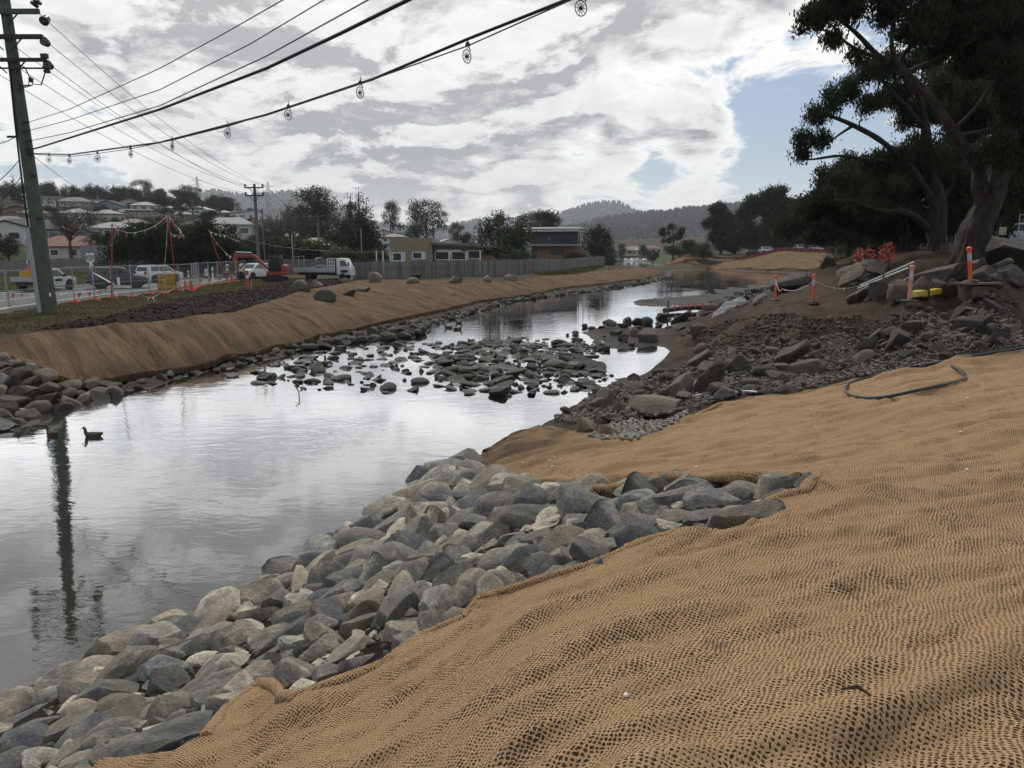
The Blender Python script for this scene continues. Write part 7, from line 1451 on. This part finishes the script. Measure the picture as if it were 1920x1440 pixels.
# ================================================================ bollards and site clutter
m_borange = M('bollard_orange', (.72, .10, .045), .5, var=.1); m_bpink = M('faded_orange', (.58, .22, .18), .6, var=.1); m_rub = M('rubber_base', (.03, .03, .031), .8, var=.2)
def bollard(u, v, ht, label, mat, lean=(0, 0), dz=0.0, yoff=0):
    q = atg(u, v); root = empty('bollard', (q[0], q[1]+yoff, q[2]+dz), .3, label, 'bollard', 'orange bollards'); root.rotation_euler = (lean[0], lean[1], .3)
    MB().lathe([(.26, 0), (.27, .03), (.2, .06), (.06, .075)], 8).build('base', m_rub, root); MB().lathe([(.058, .05), (.055, ht*.62), (.058, ht*.63)], 14).build('post', mat, root, True); MB().lathe([(.060, ht*.60), (.060, ht*.82)], 14).build('band', m_silver, root, True); MB().lathe([(.058, ht*.8), (.058, ht*.95), (.075, ht*.955), (.075, ht*.98), (.03, ht)], 14).build('cap', mat, root, True); MB().bar((-.1, 0, ht*.93), (.1, 0, ht*.93), .05).build('handle', mat, root); return root
def bump_at(u, v): return .10
bollard(1453, 568, 1.15, 'orange bollard with a grey band nearest the white sheet', m_borange, dz=.1); bollard(1523, 572, 1.15, 'orange bollard with a grey band standing alone on the bare earth', m_borange, dz=.1); bollard(1704, 571, 1.15, 'faded pink bollard beside the yellow beams', m_bpink, dz=.1)
q = atg(1830, 566); pz_ = q[2]; pl = empty('pallet_stack', (q[0], q[1], pz_+.05), .1, 'old timber crate with a flat board on top under the leaning bollard', 'crate'); m_tim = M('old_timber', (.10, .078, .055), .9, var=.35, scale=5); kk = q[1]/1440
MB().box((.15, 0, .27), (1.15, .7, .42)).build('box', m_tim, pl, True, .02); MB().box((-.1, -.05, .55), (1.25, .85, .05)).build('board', m_tim, pl)
for x in (-.62, -.48): MB().box((x, -.2, .25), (.07, .07, .5)).build('post', m_tim, pl)
for z in (.16, .27, .38): MB().box((.15, -.36, z), (1.13, .02, .08)).build('slat', m_tim, pl)
lb_ = bollard(1822, 566, 1.15, 'orange bollard leaning on top of the old timber crate', m_borange, (0, -.17), .62); lb_.location.x = q[0]-.25; lb_.location.y = q[1]; lb_.location.z = pz_+.64
for (u0, v0, u1, v1, w, mat, lb) in ((1708, 561, 1727, 558, .26, M('pale_yellow', (.55, .42, .13), .6), 'pale yellow beam lying beside the faded bollard'), (1727, 560, 1764, 553, .2, M('bright_yellow', (.60, .42, .02), .5), 'bright yellow plastic beam lying before the stone wall')):
    a, b = atg(u0, v0), atg(u1, v1); mb = MB(); mb.bar((0, 0, .16), tuple(b-a+np.array([0, 0, .16])), w, .2); o = mb.build('beam', mat, None, True, .02); o.location = a; tag(o, lb, 'beam')
def laid(path, r, name, label, cat, mat, dz=.05, closed=False, n=6):
    P = [atg(u, v) for u, v in path]
    for p in P:
        if inside(np.array([p[:2]]), POLY_A)[0]: p[2] = max(p[2], float(z_near(np.array([p[:2]]), np.array([1.0]))[0]) - .06)
    a = P[0]; Q = []
    for i in range(len(P)-1):
        p0, p1, p2, p3 = P[max(i-1, 0)], P[i], P[i+1], P[min(i+2, len(P)-1)]
        for k in range(5): t = k/5; Q.append(.5*((2*p1)+(-p0+p2)*t+(2*p0-5*p1+4*p2-p3)*t*t+(-p0+3*p1-3*p2+p3)*t**3))
    Q.append(P[-1]); o = MB().tube([x-a+np.array([0, 0, dz]) for x in Q], r, n).build(name, mat, None, True); o.location = a; return tag(o, label, cat)
m_hose = M('poly_pipe', (.022, .024, .030), .35, var=.1, spec=.5)
laid([(1960, 661), (1860, 676), (1760, 687), (1700, 697), (1640, 713), (1600, 729), (1584, 742), (1600, 753), (1650, 756), (1720, 748), (1780, 735), (1808, 718), (1803, 706), (1783, 702)], .032, 'poly_pipe', 'black poly pipe looped on the coir mat edge', 'pipe', m_hose, .11, n=8)
laid([(1233, 761), (1290, 760), (1340, 757), (1375, 750), (1383, 744), (1360, 743), (1300, 751), (1262, 756)], .03, 'poly_pipe', 'dark pipe curled beside the pale cracked slab', 'pipe', m_hose, .12); laid([(1378, 745), (1395, 742), (1418, 744)], .022, 'conduit_offcut', 'short white conduit offcut at the mat edge', 'pipe', m_white, .12)
for (a, b, lb) in (((1612, 546), (1712, 508), 'long white pipe leaning across the earth mound, upper of two'), ((1608, 552), (1700, 520), 'long white pipe leaning across the earth mound, lower of two')):
    p, q = atg(*a), atg(*b); o = MB().tube([(0, 0, .25), tuple(q-p+np.array([0, 0, .35]))], .035, 8).build('white_pipe', m_white); o.location = p; tag(o, lb, 'pipe')
# tape between the bollards
def tape(P, label): return bunting(P, label, 10, .12, .22, .6, 'tape strings')
B1, B2, B3 = atg(1453, 568)+np.array([0, 0, 1.0]), atg(1523, 572)+np.array([0, 0, 1.0]), atg(1612, 548)+np.array([0, 0, .3])
tape([B1, (B1+B2)/2-np.array([.5, 0, .35]), B2], 'sagging red and white tape between two orange bollards'); tape([B2, B3], 'loose tape from the lone bollard to the stone wall'); tape([atg(1700, 560)+np.array([0, 0, .7]), atg(1612, 548)+np.array([0, 0, .35])], 'loose tape from the faded bollard to the white pipes')
# heaps of tangled bunting
def heap(u, v, wpx, hpx, label, n, seed):
    q = atg(u, v); k = q[1]/1440; r = random.Random(seed); root = empty('bunting_heap', tuple(q), 0, label, 'bunting heap'); rp = MB(); W_, H_ = wpx*k/2, hpx*k
    for j in range(9): c = Vector((r.uniform(-.3, .3)*W_, r.uniform(-.3, .3), H_*r.uniform(.3, .75))); a0 = r.random()*6; rp.tube([c+Vector((cos(a0+a)*W_*.8*r.uniform(.8, 1), r.uniform(-.3, .3), sin(a0+a)*H_*.35)) for a in np.linspace(0, 5.5, 14)], .02, 4)
    rp.build('rope', m_red, root); m_or = M('orange_flag', (.38, .085, .055), .6)
    for j in range(n):
        a = r.random()*6.28; d = r.random()**.6; p = Vector((cos(a)*W_*d, r.uniform(-.35, .35), H_*(.5+.45*sin(a)*d))); s = r.uniform(.07, .16); e1 = Vector((r.gauss(0, 1), r.gauss(0, 1), r.gauss(0, 1))).normalized()*s; e2 = Vector((r.gauss(0, 1), r.gauss(0, 1), r.gauss(0, 1))).normalized()*s
        MB().prism([p, p+e1, p+e2], Vector((0, .005, 0))).build('flag', m_or if r.random() < .78 else m_white, root)
    for x in (-.5, .4): MB().bar((x*W_, .1, -.1), (x*W_*1.05, .1, H_*1.1), .05).build('stake', m_tim, root)
heap(1620, 503, 38, 36, 'round tangle of orange bunting flags on the earth mound', 44, 1); heap(1662, 505, 22, 46, 'tall tangle of orange bunting hung on stakes', 38, 2)
q = atg(1653, 562); o = MB().bar((0, 0, -.1), (0, 0, 1.45), .05).build('stake', m_tim); o.location = q; tag(o, 'dark timber stake in front of the stone wall', 'stake')
# white geotextile sheet draped on the bank edge
def drape(path, width, name, label, mat, seed):
    P = [atg(u, v) for u, v in path]; n = 40; m = 12; V = []; t_ = np.linspace(0, len(P)-1, n); PP_ = np.array([[np.interp(t, range(len(P)), [p[k] for p in P]) for k in range(3)] for t in t_])
    for i in range(n):
        w = width*sin(pi*min(1, (i+3)/n))**.5*(.6+.8*i/n)
        for j in range(m): f = j/(m-1); fold = .10*sin(f*9+i*.35)+.08*vnoise(np.array([i*.3]), np.array([f*5]), seed)[0]; V.append(PP_[i]+np.array([-.25*f*w+fold*.5, .6*f*w, .10+f*w*.75*(.5+.5*i/n)+fold]))
    k = np.arange(n*m).reshape(n, m); o = link(name, np_mesh(name, np.array(V), np.stack([k[:-1, :-1], k[1:, :-1], k[1:, 1:], k[:-1, 1:]], -1).reshape(-1, 4), True), mat); so = o.modifiers.new('t', 'SOLIDIFY'); so.thickness = .01; return tag(o, label, 'sheet')
m_geo = M('white_geotextile', (.46, .46, .46), .8, var=.1); drape([(1338, 598), (1360, 588), (1385, 578), (1402, 572)], .55, 'geotextile_sheet', 'crumpled white sheet draped over the bank edge', m_geo, 3); drape([(1412, 574), (1425, 566), (1438, 560)], .3, 'geotextile_sheet', 'small crumpled white sheet beside the draped one', m_geo, 6)
# floating silt boom with orange flags
A_, B_ = atz(1246, 584, .15), atz(1342, 577, .15); sbm = empty('silt_boom', tuple(A_), 0, 'black floating boom with small orange flags in the shallows', 'boom'); MB().tube([(0, 0, .08), tuple((B_-A_)*.3+np.array([0, .3, .14])), tuple((B_-A_)*.7+np.array([0, 0, .14])), tuple(B_-A_+np.array([0, 0, .1]))], .2, 10).build('float', m_hose, sbm, True)
for k in range(7): p = (B_-A_)*(.15+.8*k/6); MB().prism([tuple(p+np.array([0, -.35, .5])), tuple(p+np.array([.18, -.35, .5])), tuple(p+np.array([.05, -.4, .05]))], (0, .01, 0)).build('flag', m_borange, sbm)
o = MB().bar((0, 0, -.3), (0, 0, 1.3), .1).build('stake', m_tim); o.location = atz(1252, 597, 0); tag(o, 'short dark stake standing in the shallows by the boom', 'stake')
o = MB().bar((0, 0, -.3), (.05, 0, .9), .06).build('stake', m_tim); o.location = atz(918, 632, 0); tag(o, 'thin stick standing in the river behind the stones', 'stake')
# logs and heap on the far mat
for (u, v, L, lb) in ((1305, 491, 7, 'dark log lying on the far mat'), (1360, 492, 5, 'pale log lying on the far mat')): q = atg(u, v); o = MB().tube([(-L/2, 0, .5), (0, .3, .6), (L/2, -.2, .7)], [.35, .3, .2], 8).build('log', m_tim if u < 1340 else m_tan); o.location = q; tag(o, lb, 'log')
q = atg(1328, 496); o = link('brush_heap', stone_mesh('brush_heap', 3, 71, 4, .6, .9, .2, M('brush', (.03, .028, .02), .95)), None); o.location = q; o.scale = (4.0, 2, 1.3); tag(o, 'dark brush heap on the far mat', 'brush heap')

# ================================================================ ducks
m_duck = M('duck_feathers', (.055, .042, .032), .8, var=.4, scale=14); m_bill = M('duck_bill', (.06, .07, .06), .5)
def duck(loc, rz, label, s=1.0, stand=False):
    root = empty('duck', loc, rz, label, 'duck', 'ducks on the river'); root.scale = (s,)*3; b = MB()
    b.tube([(-.30, 0, .13), (-.24, 0, .11), (-.15, 0, .08), (-.02, 0, .06), (.10, 0, .07), (.17, 0, .10), (.21, 0, .16), (.215, 0, .23), (.23, 0, .285), (.26, 0, .30), (.285, 0, .285)], [.01, .05, .09, .115, .105, .08, .052, .042, .045, .042, .02], 12); b.build('body', m_duck, root, True, 0, 80)
    for s_ in (-1, 1): w = MB(); w.tube([(-.25, s_*.05, .14), (-.1, s_*.095, .11), (.08, s_*.09, .10)], [.012, .04, .02], 8); w.build('wing', m_duck, root, True)
    MB().prism([(.28, -.02, .285), (.28, .02, .285), (.35, .015, .268), (.35, -.015, .268)], (0, 0, -.014)).build('bill', m_bill, root)
    if stand: [MB().tube([(0, y, .02), (.02, y, -.14)], .012, 5).build('leg', m_bill, root) for y in (-.04, .04)]
    return root
duck(tuple(atz(175, 820, -.02)), pi+.1, 'brown duck swimming near the pole reflection', .85); duck(tuple(atz(98, 817, -.02)), pi-.5, 'brown duck swimming right beside the pole reflection', .8)
for u, v, rz in ((841, 616, 2.9), (858, 619, .2), (860, 607, 2.5)): duck(tuple(atz(u, v, -.02)), rz, 'dark duck swimming beyond the river stones', 1.0)
duck(tuple(atz(610, 684, .3)), 1.8, 'dark duck standing upright on a river stone', 1.0, True)
o = bpy.data.objects.new('duck_stone', SET_W[3]); COL.objects.link(o); o.name = 'river_stone'; o.location = tuple(atz(610, 686, .0)); o.scale = (.35, .3, .17); tag(o, 'flat dark stone under the standing duck', 'stone')
# ================================================================ boats
def boat(u, Y, L, label, mast=0, hull=m_white):
    x = hx(u, Y); root = empty('boat', (x, Y, 0), .2, label, 'boat', 'boats moored on the estuary'); mb = MB(); prof = [(-L/2, .45), (-L*.2, .5), (L*.25, .4), (L/2, .02)]; V = []
    for z, k in ((-.2, .6), (.7, 1.0)):
        for s in (1, -1): V += [(px_, s*py*k*L*.3, z + (.25 if px_ > L*.4 and z > 0 else 0)) for px_, py in (prof if s > 0 else prof[::-1])]
    n = 8; mb.add(V, [tuple(range(n-1, -1, -1)), tuple(range(n, 2*n))] + [(i, (i+1) % n, n+(i+1) % n, n+i) for i in range(n)]); mb.build('hull', hull, root, True); MB().box((-L*.08, 0, 1.0), (L*.4, L*.18, .8), taper=.8).build('cabin', m_white, root, True, .05); MB().box((.02*L, 0, 1.1), (L*.3, L*.19, .3)).build('window', m_cglass, root)
    if mast: MB().tube([(0, 0, .7), (0, 0, mast)], .07, 6).build('mast', m_steel, root); MB().tube([(0, 0, 1.8), (-L*.4, 0, 1.9)], .06, 6).build('boom', m_steel, root)
    return root
boat(1201, 400, 8, 'white sailing boat with a bare mast moored on the estuary', 13); boat(1178, 405, 6.5, 'small white cabin boat moored near the sailing boat'); boat(1190, 412, 7, 'white motor boat moored between two boats'); boat(1212, 415, 6, 'white launch moored next to the dark shrub'); boat(1160, 402, 6, 'blue-hulled boat moored by the fence end', 0, M('blue_hull', (.05, .09, .16), .4))

# ================================================================ small things on the near mat
m_shell = M('shell', (.68, .62, .56), .5, var=.1); sm = stone_mesh('shell', 2, 5, 5, .6, .9, .05, m_shell); g = np.random.default_rng(12)
def shell(u, v, r, label, dz=.06, mesh=sm):
    q = atg(u, v); o = bpy.data.objects.new('shell', mesh); COL.objects.link(o); o.location = (q[0], q[1], float(z_near(np.array([[q[0], q[1]]]), np.array([2.0]))[0]) + r*.4); o.scale = (r, r*.8, r*.7); o.rotation_euler = (0, 0, u); return tag(o, label, 'shell', 'shells on the coir mat')
shell(1173, 1330, .012, 'round pinkish pebble lying on the coir mat weave')
for u, v in ((1520, 780), (1528, 808), (1813, 760), (1670, 808), (1810, 906), (1799, 830), (1400, 806), (1305, 880), (1262, 826), (1175, 880), (1230, 815), (1040, 865), (1048, 853), (1030, 878), (1052, 872), (1066, 845), (1045, 882), (1020, 895), (1035, 898), (1060, 850), (1070, 842), (1180, 895), (1140, 870), (980, 882)):
    shell(u, v, .018 if v > 800 else .022, 'small white shell fragment on the coir mat')
q = atg(1600, 1378); o = MB().tube([(-.05, 0, .0), (0, .012, .018), (.05, -.005, .004)], [.003, .008, .002], 6).build('dead_leaf', M('dead_leaf', (.045, .028, .02), .8)); o.location = (q[0], q[1], float(z_near(np.array([[q[0], q[1]]]), np.array([2.0]))[0])+.012); o.rotation_euler = (0, 0, -.5); tag(o, 'dark curled leaf lying on the coir mat', 'leaf')
def twig(pts, r, label):
    P = [np.array(p) for p in pts]; o = MB().tube([p-P[0] for p in P], r, 5).build('twig', m_tim); o.location = P[0]; tag(o, label, 'twig')
twig([atz(553, 722, .35), atz(560, 735, .2), atz(562, 756, 0)], .02, 'bent twig sticking out of the river by the stones'); q = atg(330, 1240); twig([q+np.array([-.2, 0, .12]), q+np.array([.05, .1, .17]), q+np.array([.25, .2, .22])], .006, 'thin stick leaning across the chute stones')
q = atz(50, 1290, .012); lf = MB(); [lf.prism([(x, y, 0), (x+.16, y+.05, 0), (x+.22, y+.14, 0), (x+.05, y+.07, 0)], (0, 0, .008)) for x, y in ((0, 0), (.12, .1), (-.1, -.06))]; o = lf.build('floating_leaves', M('pale_leaf', (.20, .22, .12), .6)); o.location = q; tag(o, 'pale leaves floating by the bottom stones', 'leaves')
# grey gravel pocket by the flat slab
GRV = gpoly([(1105, 826), (1150, 800), (1190, 795), (1250, 798), (1290, 778), (1285, 790), (1230, 818), (1190, 833), (1120, 832)]); P2, R2 = scatter(GRV, 420, lambda p: .06, g, .8, 6000); me = rubble_mesh(P2, R2, g, seed=33, name='gravel'); Vc = np.empty(len(me.vertices)*3, np.float32); me.vertices.foreach_get('co', Vc); Vc[2::3] += .10; me.vertices.foreach_set('co', Vc); me.materials.append(m_stone); tag(link('gravel', me), 'pocket of grey gravel at the foot of the pale slab', 'gravel', kind='stuff')
